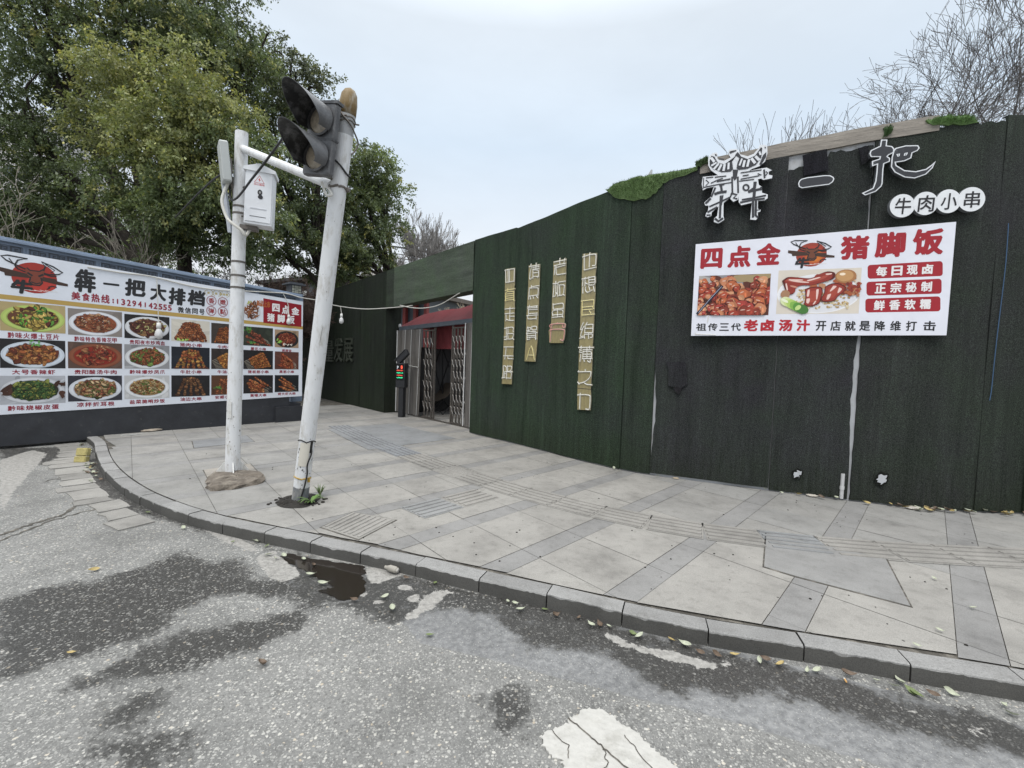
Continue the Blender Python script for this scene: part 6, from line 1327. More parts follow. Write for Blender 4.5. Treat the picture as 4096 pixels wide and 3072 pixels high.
# straight white pole
pb = gnd(930, 1900, KZ); ptop = at_y(967, 530, pb.y+.05)
sp_ = at_base("steel_pole", "upright white painted steel pole with side arm on a rough concrete footing", "pole", (pb.x, pb.y, KZ+.03))
H = ptop.z; r0, r1 = .083, .070
def pp(f): return Vector((pb.x+(ptop.x-pb.x)*f, pb.y+(ptop.y-pb.y)*f, KZ+.03+(H-KZ-.03)*f))
mb = MB(); mb.tube([pp(f) for f in (0, .25, .5, .75, 1)], [r0+(r1-r0)*f for f in (0, .25, .5, .75, 1)], 24, (.66, .67, .68)); attach(mb.build("shaft", POLEW, sp_, True) if False else mb.build("shaft", POLEW), sp_)
for k in range(4):
    a = R_(35+90*k); d = Vector((math.cos(a), math.sin(a), 0)); t = Vector((-d.y, d.x, 0)); b = pp(0); mb = MB()
    tri = [b+d*(r0-.01), b+d*(r0+.10), b+d*(r0+.09)+Vector((0, 0, .03)), b+d*(r0+.005)+Vector((0, 0, .14)), b+d*(r0-.01)+Vector((0, 0, .14))]
    mb.add([tuple(p+t*.006) for p in tri]+[tuple(p-t*.006) for p in tri], [(0, 1, 2, 3, 4), (9, 8, 7, 6, 5)]+[(i, i+5, (i+1) % 5+5, (i+1) % 5) for i in range(5)], (.66, .66, .64)); attach(mb.build("base_gusset", POLEW), sp_)
mb = MB()
for f in (.55, .585, .625, .765, .785): p = pp(f); r = r0+(r1-r0)*f+.004; mb.lathe([(r-.002, -.012), (r, -.012), (r, .012), (r-.002, .012)], 24, (p.x, p.y, p.z), (.5, .5, .5))
attach(mb.build("strap_bands", STEEL), sp_)
lb = gnd(1200, 1995, KZ); lt = at_y(1400, 362, 4.36)
aend = at_y(1328, 742, 4.40); ast = pp(.955)
mb = MB(); mb.tube([ast, aend], .045, 16, (.66, .67, .68)); attach(mb.build("side_arm", POLEW), sp_)
mb = MB(); q_ = pp(.19); mb.box(-.026, .026, -.10, .10, -.003, .004, (.60, .60, .58)); o = mb.build("hatch", POLEW); d = (EYE-q_); d.z = 0; d.normalize(); d = Matrix.Rotation(R_(-35), 3, 'Z') @ d
o.matrix_world = Matrix.Translation(q_+d*(r0+.001)) @ Matrix((Vector((-d.y, d.x, 0)), Vector((0, 0, 1)), d)).transposed().to_4x4(); attach(o, sp_)
mb = MB(); rg = random.Random(19)
for k in range(46):
    f = rg.choice([rg.uniform(.01, .2), rg.uniform(.2, .9)]); p = pp(f); rr = r0+(r1-r0)*f+.0012; a0 = math.atan2(tocm.y, tocm.x)+rg.uniform(-1.3, 1.3) if (tocm := (EYE-pb)) else 0; s_ = rg.uniform(.003, .011) if f < .2 else rg.uniform(.002, .006); n = 7; vs = []
    for i in range(n): t = 2*math.pi*i/n; a1 = a0+s_/rr*rg.uniform(.4, 1)*math.cos(t); vs.append((p.x+rr*math.cos(a1), p.y+rr*math.sin(a1), p.z+s_*1.8*rg.uniform(.4, 1)*math.sin(t)))
    mb.add(vs, [tuple(range(n))])
attach(mb.build("bare_patches", mat("rust_patches", (.20, .17, .14), .8, .4, 30)), sp_)
# concrete footing mound under it
mb = MB(); rg = random.Random(2); P = [gnd(x, y, KZ) for x, y in [(822, 1942), (840, 1965), (950, 1955), (1050, 1932), (1060, 1918), (1042, 1898), (940, 1880), (850, 1905)]]
P = [Vector(p) for p in catmull(P+[P[0]], 3)[:-1]]; c_ = sum(P, Vector())/len(P); rings = []
for f, z in ((1.0, -.02), (.98, .025), (.90, .055), (.55, .062), (.0, .062)): rings.append([c_+(p-c_)*f+Vector((rg.uniform(-.02, .02), rg.uniform(-.02, .02), z+rg.uniform(-.018, .014) if z > 0 else z)) for p in P])
n = len(P); vs = [tuple(p) for r in rings for p in r]; mb.add(vs, [(i*n+k, i*n+(k+1) % n, (i+1)*n+(k+1) % n, (i+1)*n+k) for i in range(4) for k in range(n)], (.15, .128, .105))
FOOT = mat("muddy_concrete", None, .95, .5, 14, bump=1.0, bscale=24, dirt=(.26, .23, .19), dirt_at=(.5, .66), dscale=8)
o = mb.build("concrete_footing", FOOT); props(o, "rough lumpy concrete footing around the foot of the upright pole", "footing")
# leaning traffic pole
lp = at_base("leaning_pole", "chipped white traffic pole leaning to the right with an ochre cap", "pole", (lb.x, lb.y, KZ)); ax = (lt-lb)
def lq(f): return lb+ax*f
rb = .079
mb = MB(); mb.tube([lq(f) for f in (0, .2, .4, .6, .8, .90)], rb, 28, (.66, .67, .68)); attach(mb.build("shaft", POLEW), lp)
mb = MB(); mb.tube([lq(.90), lq(.945)], rb*1.01, 28, (.36, .37, .38)); attach(mb.build("grey_band", POLEW), lp)
mb = MB(); mb.tube([lq(.945), lq(.97), lq(.99), lq(1.0), lq(1.006)], [rb*1.03, rb*1.04, rb*.9, rb*.6, .004], 28, (.20, .135, .055)); attach(mb.build("ochre_cap", POLEW, None, True), lp)
mb = MB(); mb.tube([lq(.0)+Vector((0, 0, -.02)), lq(.035)], rb*1.012, 28, (.16, .17, .18)); attach(mb.build("painted_foot", POLEW), lp)
axn = ax.normalized(); tocam = (EYE-lb); tocam -= axn*tocam.dot(axn); tocam.normalize(); side = tocam.cross(axn).normalized()*-1   # points right as seen
if side.x < 0: side = -side
def pf(py):   # where along the pole a height in the photograph falls
    lo, hi = 0.0, 1.0
    for _ in range(40):
        m_ = (lo+hi)/2; q_ = lq(m_)-EYE; yy = 1536-FPX*q_.dot(_U)/q_.dot(_F)
        if yy > py: lo = m_
        else: hi = m_
    return (lo+hi)/2
def on_pole(f, ang, r=0.0): return lq(f)+(tocam*math.cos(ang)+side*math.sin(ang))*(rb+r)
mb = MB(); mb.tube([on_pole(.158+.004*math.sin(k), 2*math.pi*k/16, .004) for k in range(17)], .006, 5); attach(mb.build("wire_wrap", RUBBER), lp)
# small access hatch half torn off and the cable that leaks out of it
mb = MB(); vs = []; 
for j in range(5):
    for i in range(7): vs.append(tuple(on_pole(.095+.062*j/4, -.75+1.15*i/6, .006)))
mb.add(vs, [(j*7+i, j*7+i+1, (j+1)*7+i+1, (j+1)*7+i) for j in range(4) for i in range(6)], (.60, .57, .50)); attach(mb.build("hatch_cover", POLEW), lp)
mb = MB(); vs = [tuple(on_pole(.130+.03*j/3, .45+.35*i/4, .003)) for j in range(4) for i in range(5)]; mb.add(vs, [(j*5+i, j*5+i+1, (j+1)*5+i+1, (j+1)*5+i) for j in range(3) for i in range(4)], (.01, .01, .01)); attach(mb.build("hatch_opening", RUBBER), lp)
mb = MB(); mb.tube(catmull([on_pole(.15, .55, .006), on_pole(.13, .6, .02), on_pole(.10, .35, .01), on_pole(.075, .45, .012), on_pole(.04, .3, .012), on_pole(.015, .1, .012), on_pole(-.002, .0, .03)], 5), .008, 6); attach(mb.build("loose_cable", RUBBER), lp)
TAPE = mat("ochre_tape", (.42, .27, .05), .5, .2, 20)
mb = MB(); mb.tube([on_pole(.058+.004*math.sin(k*.4+1), 2*math.pi*k/20, .002) for k in range(21)], .007, 5); mb.tube([on_pole(.064, .8, .004), on_pole(.052, .82, .008)], .014, 5); attach(mb.build("tape_band", TAPE), lp)
PEEL = mat("bare_patches", (.16, .155, .15), .7, .3, 30)
mb = MB(); rg = random.Random(9)
for k in range(70):
    f = rg.choice([rg.uniform(.02, .16), rg.uniform(.02, .16), rg.uniform(.16, .75)]); a0 = rg.uniform(-1.3, 1.3); s_ = rg.uniform(.003, .013) if f < .16 else rg.uniform(.0015, .006); n = 7
    vs = [tuple(on_pole(f+s_/ax.length*1.6*rg.uniform(.4, 1)*math.sin(2*math.pi*i/n), a0+s_/rb*rg.uniform(.4, 1)*math.cos(2*math.pi*i/n), .0012)) for i in range(n)]; mb.add(vs, [tuple(range(n))])
vs = [tuple(on_pole(f, a, .0015)) for f, a in ((.405, .05), (.42, .12), (.44, .17), (.452, .23), (.455, .21), (.44, .13), (.42, .07))]; mb.add(vs, [tuple(range(7))])
attach(mb.build("bare_patches", PEEL), lp)
mb = MB()
fA, fB = pf(752), pf(492)
for f in (fA, fB, fB+.008): mb.tube([on_pole(f+.003*math.sin(k), 2*math.pi*k/20, .003) for k in range(21)], .012 if f == fA else .007, 6)
mb.tube([on_pole(fB, 1.1, 0), on_pole(fB, 1.1, .05)], .008, 6); mb.tube([on_pole(fA, 1.2, 0), on_pole(fA, 1.2, .035)], .022, 6)
attach(mb.build("clamp_bands", STEEL), lp)
# dark soil pit and weeds at its foot
mb = MB(); P = [gnd(x, y, KZ) for x, y in [(1100, 2012), (1120, 2028), (1170, 2034), (1225, 2030), (1258, 2012), (1285, 1990), (1240, 1976), (1150, 1985)]]; P = catmull(P+[P[0]], 4)[:-1]; mb.poly([tuple(p[:2]) for p in P], KZ+.005, (.1, .1, .1)); rg = random.Random(3); c_ = sum((Vector(p) for p in P), Vector())/len(P)
SOIL = mat("black_soil", (.030, .027, .023), .95, .5, 25, bump=1.0, bscale=40, dirt=(.12, .11, .10), dirt_at=(.62, .7), dscale=40)
for k in range(60):
    p = c_+Vector((rg.uniform(-.26, .26), rg.uniform(-.14, .14), 0)); s_ = rg.uniform(.008, .022); mb.lathe([(s_, -.002), (s_*.8, s_*.5), (0, s_*.7)], 6, (p.x, p.y, KZ+.004))
o = mb.build("soil_pit", SOIL, smooth=True); props(o, kind="structure")
WEED = mat("weed_leaves", None, .6, .3, 30)
def weed(name, label, p, n, ln, wd, c, seed, spread=1.0):
    rg = random.Random(seed); mb = MB()
    for k in range(n):
        a = rg.uniform(0, 6.28); d = Vector((math.cos(a), math.sin(a), 0)); l = ln*rg.uniform(.6, 1.2); t = Vector((-d.y, d.x, 0)); cc = shade(c, rg.uniform(.6, 1.4)); prev = None
        for i in range(6):
            f = i/5; q_ = Vector(p)+d*(l*f*spread)+Vector((0, 0, l*(1.3*f-1.0*f*f*spread))); w_ = wd*math.sin(math.pi*min(.97, f*.9+.1)); cur = (q_-t*w_, q_+t*w_)
            if prev: mb.add([tuple(prev[0]), tuple(prev[1]), tuple(cur[1]), tuple(cur[0])], [(0, 1, 2, 3)], cc)
            prev = cur
    o = mb.build(name, WEED); props(o, label, "weed", "weeds at the foot of the leaning pole"); return o
weed("weed", "broad-leaved bright green weed in front of the leaning pole", gnd(1242, 2012, KZ+.005), 17, .13, .012, (.11, .19, .05), 1)
weed("weed", "tuft of fine grass blades behind the soil pit", gnd(1280, 1985, KZ+.005), 60, .13, .003, (.12, .17, .06), 2, .5)
# --- traffic signal with two deep hooded lamps
sc_ = at_y(1276, 556, 4.22)
fdir = Vector((-.33, -.94, -.01)).normalized(); upv = Vector((.14, -.05, 1)); xs_ = upv.cross(fdir).normalized(); ys_ = fdir.cross(xs_).normalized()
SM = Matrix((xs_, ys_, fdir)).transposed().to_4x4(); SM.translation = sc_
sig = empty("traffic_signal", "weathered black two-lamp traffic signal with deep hoods on the leaning pole", "traffic light", SM)
SM = SM @ Matrix.Scale(.79, 4); sig.matrix_world = SM
hw, hh, dp = .200, .405, .085
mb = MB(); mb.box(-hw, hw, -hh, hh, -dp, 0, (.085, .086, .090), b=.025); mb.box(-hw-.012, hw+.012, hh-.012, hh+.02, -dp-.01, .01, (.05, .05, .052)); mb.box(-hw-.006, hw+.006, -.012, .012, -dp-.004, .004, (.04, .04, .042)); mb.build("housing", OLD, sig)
LENS = mat("dusty_lens", (.36, .31, .24), .25, .25, 4, spec=.6, dirt=(.16, .14, .11), dirt_at=(.45, .65), dscale=5)
for cy in (.20, -.20):
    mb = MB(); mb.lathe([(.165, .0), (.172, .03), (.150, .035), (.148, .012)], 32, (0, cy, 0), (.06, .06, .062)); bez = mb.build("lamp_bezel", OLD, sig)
    mb = MB(); mb.lathe([(.149, .010), (.12, .026), (.07, .036), (.0, .04)], 32, (0, cy, 0)); mb.build("lens", LENS, bez, True)
    # hood: a tube cut away along its underside, longer on top
    mb = MB(); n, m_ = 36, 10; th0 = R_(128); vs = []; RO, RI = .176, .170
    for rr in (RO, RI):
        for j in range(m_+1):
            for i in range(n+1):
                th = -th0+2*th0*i/n; k = abs(th)/th0; L_ = .17+.35*(.5+.5*math.cos(math.pi*min(1, k*1.02)))**.8; z = .012+L_*j/m_; r = rr*(1+.07*j/m_); vs.append((r*math.sin(th), cy+r*math.cos(th), z))
    N1 = (n+1)*(m_+1)
    for s_ in (0, 1):
        for j in range(m_):
            for i in range(n):
                q_ = (s_*N1+j*(n+1)+i, s_*N1+j*(n+1)+i+1, s_*N1+(j+1)*(n+1)+i+1, s_*N1+(j+1)*(n+1)+i)
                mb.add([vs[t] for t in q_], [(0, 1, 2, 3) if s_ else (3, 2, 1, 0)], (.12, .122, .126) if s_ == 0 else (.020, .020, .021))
    for i in range(n): a, b = m_*(n+1)+i, m_*(n+1)+i+1; mb.add([vs[a], vs[b], vs[N1+b], vs[N1+a]], [(0, 1, 2, 3)], (.04, .04, .042))
    for i in (0, n):
        for j in range(m_): a, b = j*(n+1)+i, (j+1)*(n+1)+i; mb.add([vs[a], vs[b], vs[N1+b], vs[N1+a]], [(0, 1, 2, 3)], (.04, .04, .042))
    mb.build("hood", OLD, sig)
imv = SM.inverted()
mb = MB()
for f, y in ((pf(440), .30), (pf(730), -.33)):
    a = imv @ on_pole(f, -1.0, -.01); mb.tube([tuple(a), (hw*.5, y, -dp+.01)], .016, 8)
mb.build("mounting_bracket", STEEL, sig)
# loose cables round the pole head
for lab, pts, r in (("grey cable looped around the top of the leaning pole", [on_pole(pf(430), -1.3, .02), on_pole(pf(470), -.6, .015), on_pole(pf(500), .3, .015), on_pole(pf(530), 1.0, .025), on_pole(pf(560), 1.45, .05), on_pole(pf(595), 1.3, .03), on_pole(pf(612), 1.1, .01)], .008),
                    ("black cable running from the signal across the leaning pole", [on_pole(pf(640), -1.5, .06), on_pole(pf(650), -.9, .02), on_pole(pf(670), -.1, .012), on_pole(pf(695), .7, .012), on_pole(pf(700), 1.1, .02), on_pole(pf(688), 1.35, .015)], .009),
                    ("white conduit drooping under the signal to its clamp", [sc_+Vector((-.02, .12, -.34)), sc_+Vector((.03, .10, -.46)), sc_+Vector((.09, .08, -.47)), on_pole(pf(765), -1.2, .01)], .012)):
    mb = MB(); mb.tube(catmull(pts, 6), r, 7); o = mb.build("cable", RUBBER if "black" in lab else (STEEL if "grey" in lab else WIRE)); props(o, lab, "cable")
# cable from the hood down past the upright pole into the trees
mb = MB(); a = at_y(1130, 555, 4.35); b = pp(.80)+Vector((-.02, -.12, -.02)); c_ = at_y(880, 700, 5.9); d = at_y(700, 870, 9.0)
mb.tube(catmull([a, a.lerp(b, .5)+Vector((0, 0, -.03)), b, c_, d], 8), .012, 6); o = mb.build("cable", RUBBER); props(o, "black sagging cable crossing the upright pole from the signal hood towards the trees", "cable")
# --- white cabinet
p = pp(.66); cd = Vector((.12, -.99, 0)).normalized(); cc = at_y(1042, 802, p.y-.06)
CMx = Matrix((Vector((-cd.y, cd.x, 0)), Vector((0, 0, 1)), cd)).transposed().to_4x4(); CMx = CMx @ Matrix.Rotation(R_(13), 4, 'Y') @ Matrix.Rotation(R_(-2), 4, 'Z') @ Matrix.Scale(.94, 4); CMx.translation = cc
cab = empty("control_cabinet", "white metal control cabinet with peaked hood strapped to the upright pole", "cabinet", CMx)
bw_, bh_, bd_ = .155, .335, .115
mb = MB(); mb.box(-bw_, bw_, -bh_, bh_, -bd_, bd_, (.70, .72, .75), b=.006); mb.build("body", CABW, cab)
mb = MB(); mb.box(-bw_+.008, bw_-.012, -bh_+.03, bh_-.012, bd_+.001, bd_+.010, (.72, .74, .77), b=.004)
mb.box(-.09, .09, -.145, -.135, bd_+.010, bd_+.016, (.66, .68, .72)); mb.box(-.09, .09, -.245, -.237, bd_+.010, bd_+.012, (.10, .10, .11)); dr = mb.build("door", CABW, cab)
mb = MB(); pr = [(-bw_-.022, bh_-.025), (bw_+.022, bh_-.025), (bw_+.022, bh_+.012), (0, bh_+.075), (-bw_-.022, bh_+.012)]; mb.prism(pr, -bd_-.02, bd_+.028, (.70, .72, .75)); mb.build("peaked_hood", CABW, cab)
mb = MB(); mb.ell(.012, .06, .026, .034, bd_+.0135, (.02, .02, .02)); mb.ell(.02, .005, .028, .026, bd_+.014, (.025, .025, .028)); mb.ell(.012, .06, .012, .016, bd_+.0142, (.3, .3, .3)); mb.build("lock", PRINT, dr)
mb = MB(); z = bd_+.0125; T_ = [(-.055, .175), (.055, .175), (0, .265)]
for a, b in zip(T_, T_[1:]+T_[:1]): ribbon(mb, [a, b], .004, z+.0001*len(mb.f), (.50, .03, .03))
mb.poly([(.006, .24), (-.012, .21), (.0, .21), (-.006, .186), (.014, .216), (.002, .216)], z, (.60, .02, .02)); text_row(mb, "当心触电", -.06, .06, .145, .165, z, (.55, .03, .03), .01); mb.build("warning_label", PRINT, dr)
mb = MB(); ci = CMx.inverted()
for y in (.16, -.20): a = ci @ (pp(.66)+Vector((0, 0, y))); mb.tube([(-bw_, y, -.02), (-bw_-.05, y-.02, -.05), (a.x*.8, y, a.z*.8)], .012, 6); mb.box(-bw_-.012, -bw_+.0, y-.04, y+.04, -.03, .0, (.05, .05, .05))
mb.box(-bw_-.06, -.02, -bh_-.05, -bh_-.0, -.10, .02, (.6, .6, .6)); mb.build("bracket", STEEL, cab)
# --- small flat grey box on the other side, with its conduit
bc = at_y(898, 655, pp(.84).y-.10); bd = Vector((-.80, -.60, 0)).normalized(); BMx = Matrix((Vector((-bd.y, bd.x, 0)), Vector((0, 0, 1)), bd)).transposed().to_4x4() @ Matrix.Rotation(R_(-3), 4, 'Z') @ Matrix.Rotation(R_(6), 4, 'X'); BMx.translation = bc
ant = empty("junction_box", "flat pale grey box bracketed to the left of the upright pole", "box", BMx)
mb = MB(); mb.box(-.145, .145, -.225, .225, -.045, .045, (.46, .48, .47), b=.016); mb.build("case", CABW, ant)
mb = MB(); a = BMx.inverted() @ (pp(.80)+Vector((-.06, 0, 0))); mb.tube([(.05, -.02, -.04), tuple(a)], .018, 8); mb.box(-.03, .05, -.10, .06, -.075, -.046, (.5, .5, .5)); mb.build("bracket", STEEL, ant)
mb = MB(); pts = [bc+Vector((.03, .02, -.22)), at_y(888, 800, pb.y-.10), at_y(905, 865, pb.y-.12), at_y(925, 890, pb.y-.14), at_y(965, 920, pb.y-.13), at_y(985, 940, pb.y-.10), cc+Vector((-.12, .02, -.30))]; mb.tube(catmull(pts, 6), .018, 8, (.55, .55, .5)); o = mb.build("conduit", WIRE); props(o, "pale flexible conduit curling from the grey box to the white cabinet", "conduit")
mb = MB(); mb.box(-.02, .02, -.30, .30, -.02, .02, (.42, .45, .50)); o = mb.build("cable_tray", PAINT); o.matrix_world = Matrix.Translation(at_y(908, 830, pb.y+.02)) @ Matrix.Rotation(R_(90), 4, 'X') @ Matrix.Rotation(R_(8), 4, 'Z'); props(o, "short grey steel strip hanging beside the upright pole under the grey box", "bracket")
# ================================================================ HANGING BULBS ON A WHITE CORD
cord = MB(); wpt = lambda x, y, w_=.10: FM.world(*FM.px(x, y, w_), w_)
c1_ = [wpt(350, 1068), wpt(480, 1090), wpt(600, 1105), wpt(760, 1143), wpt(880, 1160), wpt(1000, 1165), wpt(1110, 1171), wpt(1150, 1175), FM.world(*FM.px(1198, 1190, .1), .12)]
gl = FW.px(1600, 1228, .15); c2 = [c1_[-1], at_y(1300, 1207, 10.9), at_y(1340, 1222, 11.2), at_y(1460, 1236, 11.7), FW.world(*FW.px(1600, 1228, .10), .10), FW.world(*FW.px(1650, 1222, .05), .05)]
for pts, lab in ((c1_, "white flex cord strung along the frieze above the menu board"), (c2, "white flex cord spanning from the menu board to the gateway"),
                 ([FW.world(*FW.px(1600, 1221, .06), .06), FW.world(*FW.px(1650, 1231, .05), .05), FW.world(*FW.px(1700, 1232, .02), .02), FW.world(*FW.px(1760, 1218, .02), .02), FW.world(*FW.px(1838, 1172, .03), .03)], "white flex cord drooping under the gateway lintel")):
    mb = MB(); mb.tube(catmull(pts, 8), .011, 6); o = mb.build("flex_cord", WIRE); props(o, lab, "cord", "flex cords")
PORC = mat("white_bulb_plastic", None, .3, .05); GLASS_ = mat("milky_bulb", None, .15, .05, spec=.6)
def bulb(label, top, hang, s_):
    r = empty("light_bulb", label, "bulb", Matrix.Translation(hang), "bulbs hanging from the white cord"); mb = MB()
    mb.tube([tuple(Vector(q)-hang) for q in catmull(top, 4)], .007, 6, (.6, .6, .58)); mb.build("flex", WIRE, r)
    mb = MB(); mb.lathe([(.0, 0), (.022*s_, -.005), (.026*s_, -.05*s_), (.022*s_, -.075*s_), (.0, -.08*s_)], 14, c=(.62, .62, .6)); mb.build("socket", PORC, r, True)
    mb = MB(); mb.lathe([(.020*s_, -.078*s_), (.036*s_, -.11*s_), (.044*s_, -.15*s_), (.036*s_, -.19*s_), (.0, -.205*s_)], 16, c=(.62, .62, .62)); mb.build("glass", GLASS_, r, True)
h1 = wpt(635, 1290, .16); bulb("milky bulb hanging in front of the fried blood dish photo", [wpt(627, 1112), wpt(630, 1180, .13), wpt(632, 1230, .14), h1], h1, 1.5)
h2 = wpt(1155, 1258, .14); bulb("milky bulb hanging over the red corner of the menu board", [wpt(1133, 1175), wpt(1148, 1205, .12), wpt(1154, 1230, .13), h2], h2, 1.1)
h3 = at_y(1366, 1254, 11.25); bulb("milky bulb hanging against the dark green wall beside the leaning pole", [at_y(1362, 1226, 11.25), h3], h3, 1.25)
# ================================================================ LITTER
LEAFM = mat("fallen_leaf", None, .6, .3, 40)
def leaf_mesh(c, curl, seed):
    rg = random.Random(seed); mb = MB(); n = 8; vs = []
    for i in range(n+1):
        f = i/n; w_ = .27*math.sin(math.pi*f**.8)*(1-.15*f); x = f-.5; z = curl*(f-.5)**2*1.6+.03
        for s_ in (-1, -.5, 0, .5, 1): vs.append((x, s_*w_, z+curl*.55*abs(s_)**1.5*w_*2))
    fs = [(i*5+k, (i+1)*5+k, (i+1)*5+k+1, i*5+k+1) for i in range(n) for k in range(4)]
    for f_ in fs: mb.add([vs[t] for t in f_], [(0, 1, 2, 3)], shade(c, rg.uniform(.85, 1.12)))
    mb.tube([(.5, 0, curl*.4+.03), (.62, .03, curl*.5+.03)], .012, 4, shade(c, .7)); return mb
KINDS = [("pale", (.40, .42, .32), .55, "pale dry leaf lying curled in the gutter along the kerb"), ("green", (.15, .19, .075), .25, "dull green fallen leaf lying in the gutter along the kerb"), ("yellow", (.40, .31, .13), .4, "yellowish fallen leaf lying in the gutter along the kerb"), ("brown", (.14, .10, .07), .7, "shrivelled brown leaf lying in the gutter along the kerb")]
protos = []
for i, (kn, c, cu, lab) in enumerate(KINDS): protos.append((leaf_mesh(c, cu, i), lab))
lm = []
for i, (mb, lab) in enumerate(protos):
    o = mb.build("fallen_leaf", LEAFM); lm.append(o.data); bpy.data.objects.remove(o)
for m_ in lm: m_.polygons.foreach_set("use_smooth", np.ones(len(m_.polygons), bool))
def put_leaf(kind, p, s_, rz, tilt=0.0, lab=None, grp="fallen leaves along the kerb"):
    o = bpy.data.objects.new("fallen_leaf", lm[kind]); COL.objects.link(o); o.location = p; o.scale = (s_, s_, s_); o.rotation_euler = (tilt, tilt*.6, rz); props(o, lab or KINDS[kind][3], "leaf", grp)
rg = random.Random(21)
near = [(0, 1540, 2390), (0, 1572, 2436), (1, 1720, 2540), (0, 2030, 2408), (0, 2062, 2413), (0, 2080, 2440), (1, 2180, 2438), (3, 2222, 2462), (0, 2365, 2500), (0, 2440, 2508), (1, 2530, 2532), (0, 2555, 2548), (2, 2690, 2562), (0, 2735, 2578), (2, 2940, 2620), (0, 3045, 2644), (2, 3120, 2658), (0, 3268, 2686), (0, 3580, 2745), (1, 3645, 2762), (1, 3672, 2778), (0, 3800, 2770), (3, 3395, 2700), (3, 3725, 2778), (0, 4010, 2820), (0, 4050, 2860), (3, 2800, 2610), (3, 2870, 2618), (0, 1010, 2152), (1, 1075, 2218), (0, 1135, 2225), (0, 1215, 2240), (3, 1250, 2262), (0, 1290, 2335), (0, 1030, 2165), (3, 1050, 2660), (2, 290, 2612), (2, 375, 2280), (3, 1415, 2400), (0, 1105, 2235), (1, 880, 2120), (0, 1240, 2300)]
for i, (k, x, y) in enumerate(near): put_leaf(k, gnd(x+rg.uniform(-4, 4), y, .012), rg.uniform(.045, .078), rg.uniform(0, 6.28), rg.uniform(-.5, .5), None if not (i in (2, 35, 36, 37)) else {2: "green leaf lying alone on the mended asphalt", 35: "dark curled leaf lying alone on the coarse asphalt", 36: "yellowish leaf alone on the soaked asphalt at the left", 37: "yellowish leaf on the dry asphalt above the soaked stretch"}[i], "fallen leaves along the kerb" if not (i in (2, 35, 36, 37)) else "leaves lying on the open road")
for i in range(46):
    s_ = rg.uniform(.5, 3.6); p, t_, ow = kpos(s_); q_ = p+ow*rg.uniform(.03, .15); put_leaf(rg.choice([0, 0, 3, 3, 2]), (q_.x, q_.y, .012), rg.uniform(.04, .075), rg.uniform(0, 6.28), rg.uniform(-.4, .4))
for i in range(14):
    s_ = rg.uniform(4.0, KLEN-2.6); p, t_, ow = kpos(s_); q_ = p+ow*rg.uniform(.03, .10); put_leaf(rg.choice([0, 3, 3, 1]), (q_.x, q_.y, .012), rg.uniform(.035, .07), rg.uniform(0, 6.28), rg.uniform(-.4, .4))
for i in range(58):
    a = w_hit(3600+rg.uniform(-60, 560), 2030)[0] if i < 50 else w_hit(rg.uniform(2100, 3500), 1950)[0]; p, d, nn = wpos(a); q_ = p+nn*(.05+abs(rg.gauss(0, .07))); put_leaf(rg.choice([0, 2, 2, 3, 0]), (q_.x, q_.y, KZ+.012+rg.uniform(0, .02)), rg.uniform(.05, .10), rg.uniform(0, 6.28), rg.uniform(-.5, .5), ("dry leaf in the drift at the foot of the turf wall" if i < 50 else "dry leaf at the foot of the turf wall"), "dry leaves drifted against the turf wall")
for k, x, y, lab in ((0, 3760, 2522, "pale dry leaf lying on the pavement near the right end of the kerb"), (0, 3668, 2583, "long pale leaf lying on the pavement slabs behind the kerb"), (0, 3890, 2432, "small pale leaf lying on grey slabs at the right of the pavement"), (0, 3738, 2315, "tiny pale leaf lying on the slab below the ribbed path")): put_leaf(k, gnd(x, y, KZ+.012), .045, rg.uniform(0, 6), 0.1, lab, "leaves lying on the pavement")
BUTT = mat("cigarette_paper", None, .7, .1); mb = MB(); p = gnd(3386, 2728, .012); d = Vector((.3, 1, 0)).normalized(); mb.tube([p, p+d*.022], .0042, 8, (.60, .34, .12)); mb.tube([p+d*.022, p+d*.03], .0041, 8, (.6, .58, .54)); o = mb.build("cigarette_butt", BUTT); props(o, "orange cigarette butt in the gutter below the kerb", "cigarette butt")
# stones along the wall, plastic bottle in the gutter, rubble by the menu board, yellow sponge
STN = mat("pale_rubble", None, .9, .3, 18, bump=.6, bscale=40)
def rock(label, p, sx_, sy_, sz_, c, seed, rz=0.0, name="stone"):
    rg = random.Random(seed); mb = MB(); n, m_ = 9, 5; vs = []
    for j in range(m_+1):
        ph = math.pi*j/m_
        for i in range(n): a = 2*math.pi*i/n; k = rg.uniform(.75, 1.1); vs.append((sx_*k*math.sin(ph)*math.cos(a), sy_*k*math.sin(ph)*math.sin(a), sz_*(.6+.5*math.cos(ph)*k)))
    mb.add(vs, [(j*n+i, (j+1)*n+i, (j+1)*n+(i+1) % n, j*n+(i+1) % n) for j in range(m_) for i in range(n)], c); o = mb.build(name, STN); o.location = p; o.rotation_euler = (0, 0, rz); props(o, label, "stone", "loose stones"); return o
def foot(px, py, d): a = w_hit(px, py)[0]; p, t_, nn = wpos(a); q_ = p+nn*d; return (q_.x, q_.y, KZ)
rock("pale stone against the turf wall just right of its widest seam's foot", foot(3245, 1985, .06), .075, .035, .03, (.50, .46, .40), 1, -.4)
rock("larger pale stone at the start of the leaf drift", foot(3630, 2022, .10), .085, .05, .035, (.46, .43, .38), 2, -.3); rock("small tan stone under the cut edge of the turf", foot(2705, 1905, .05), .045, .03, .022, (.40, .33, .24), 3, -.4)
rock("flat tan rubble slab leaning at the foot of the menu wall", gnd(600, 1727, .09), .22, .12, .06, (.36, .31, .25), 4, .7); rock("thin broken slab lying by the menu wall", gnd(540, 1738, .09), .20, .08, .025, (.30, .29, .27), 5, .8); rock("grey flat slab fragment in front of the rubble", gnd(520, 1742, .09), .15, .10, .02, (.28, .28, .27), 6, .5)
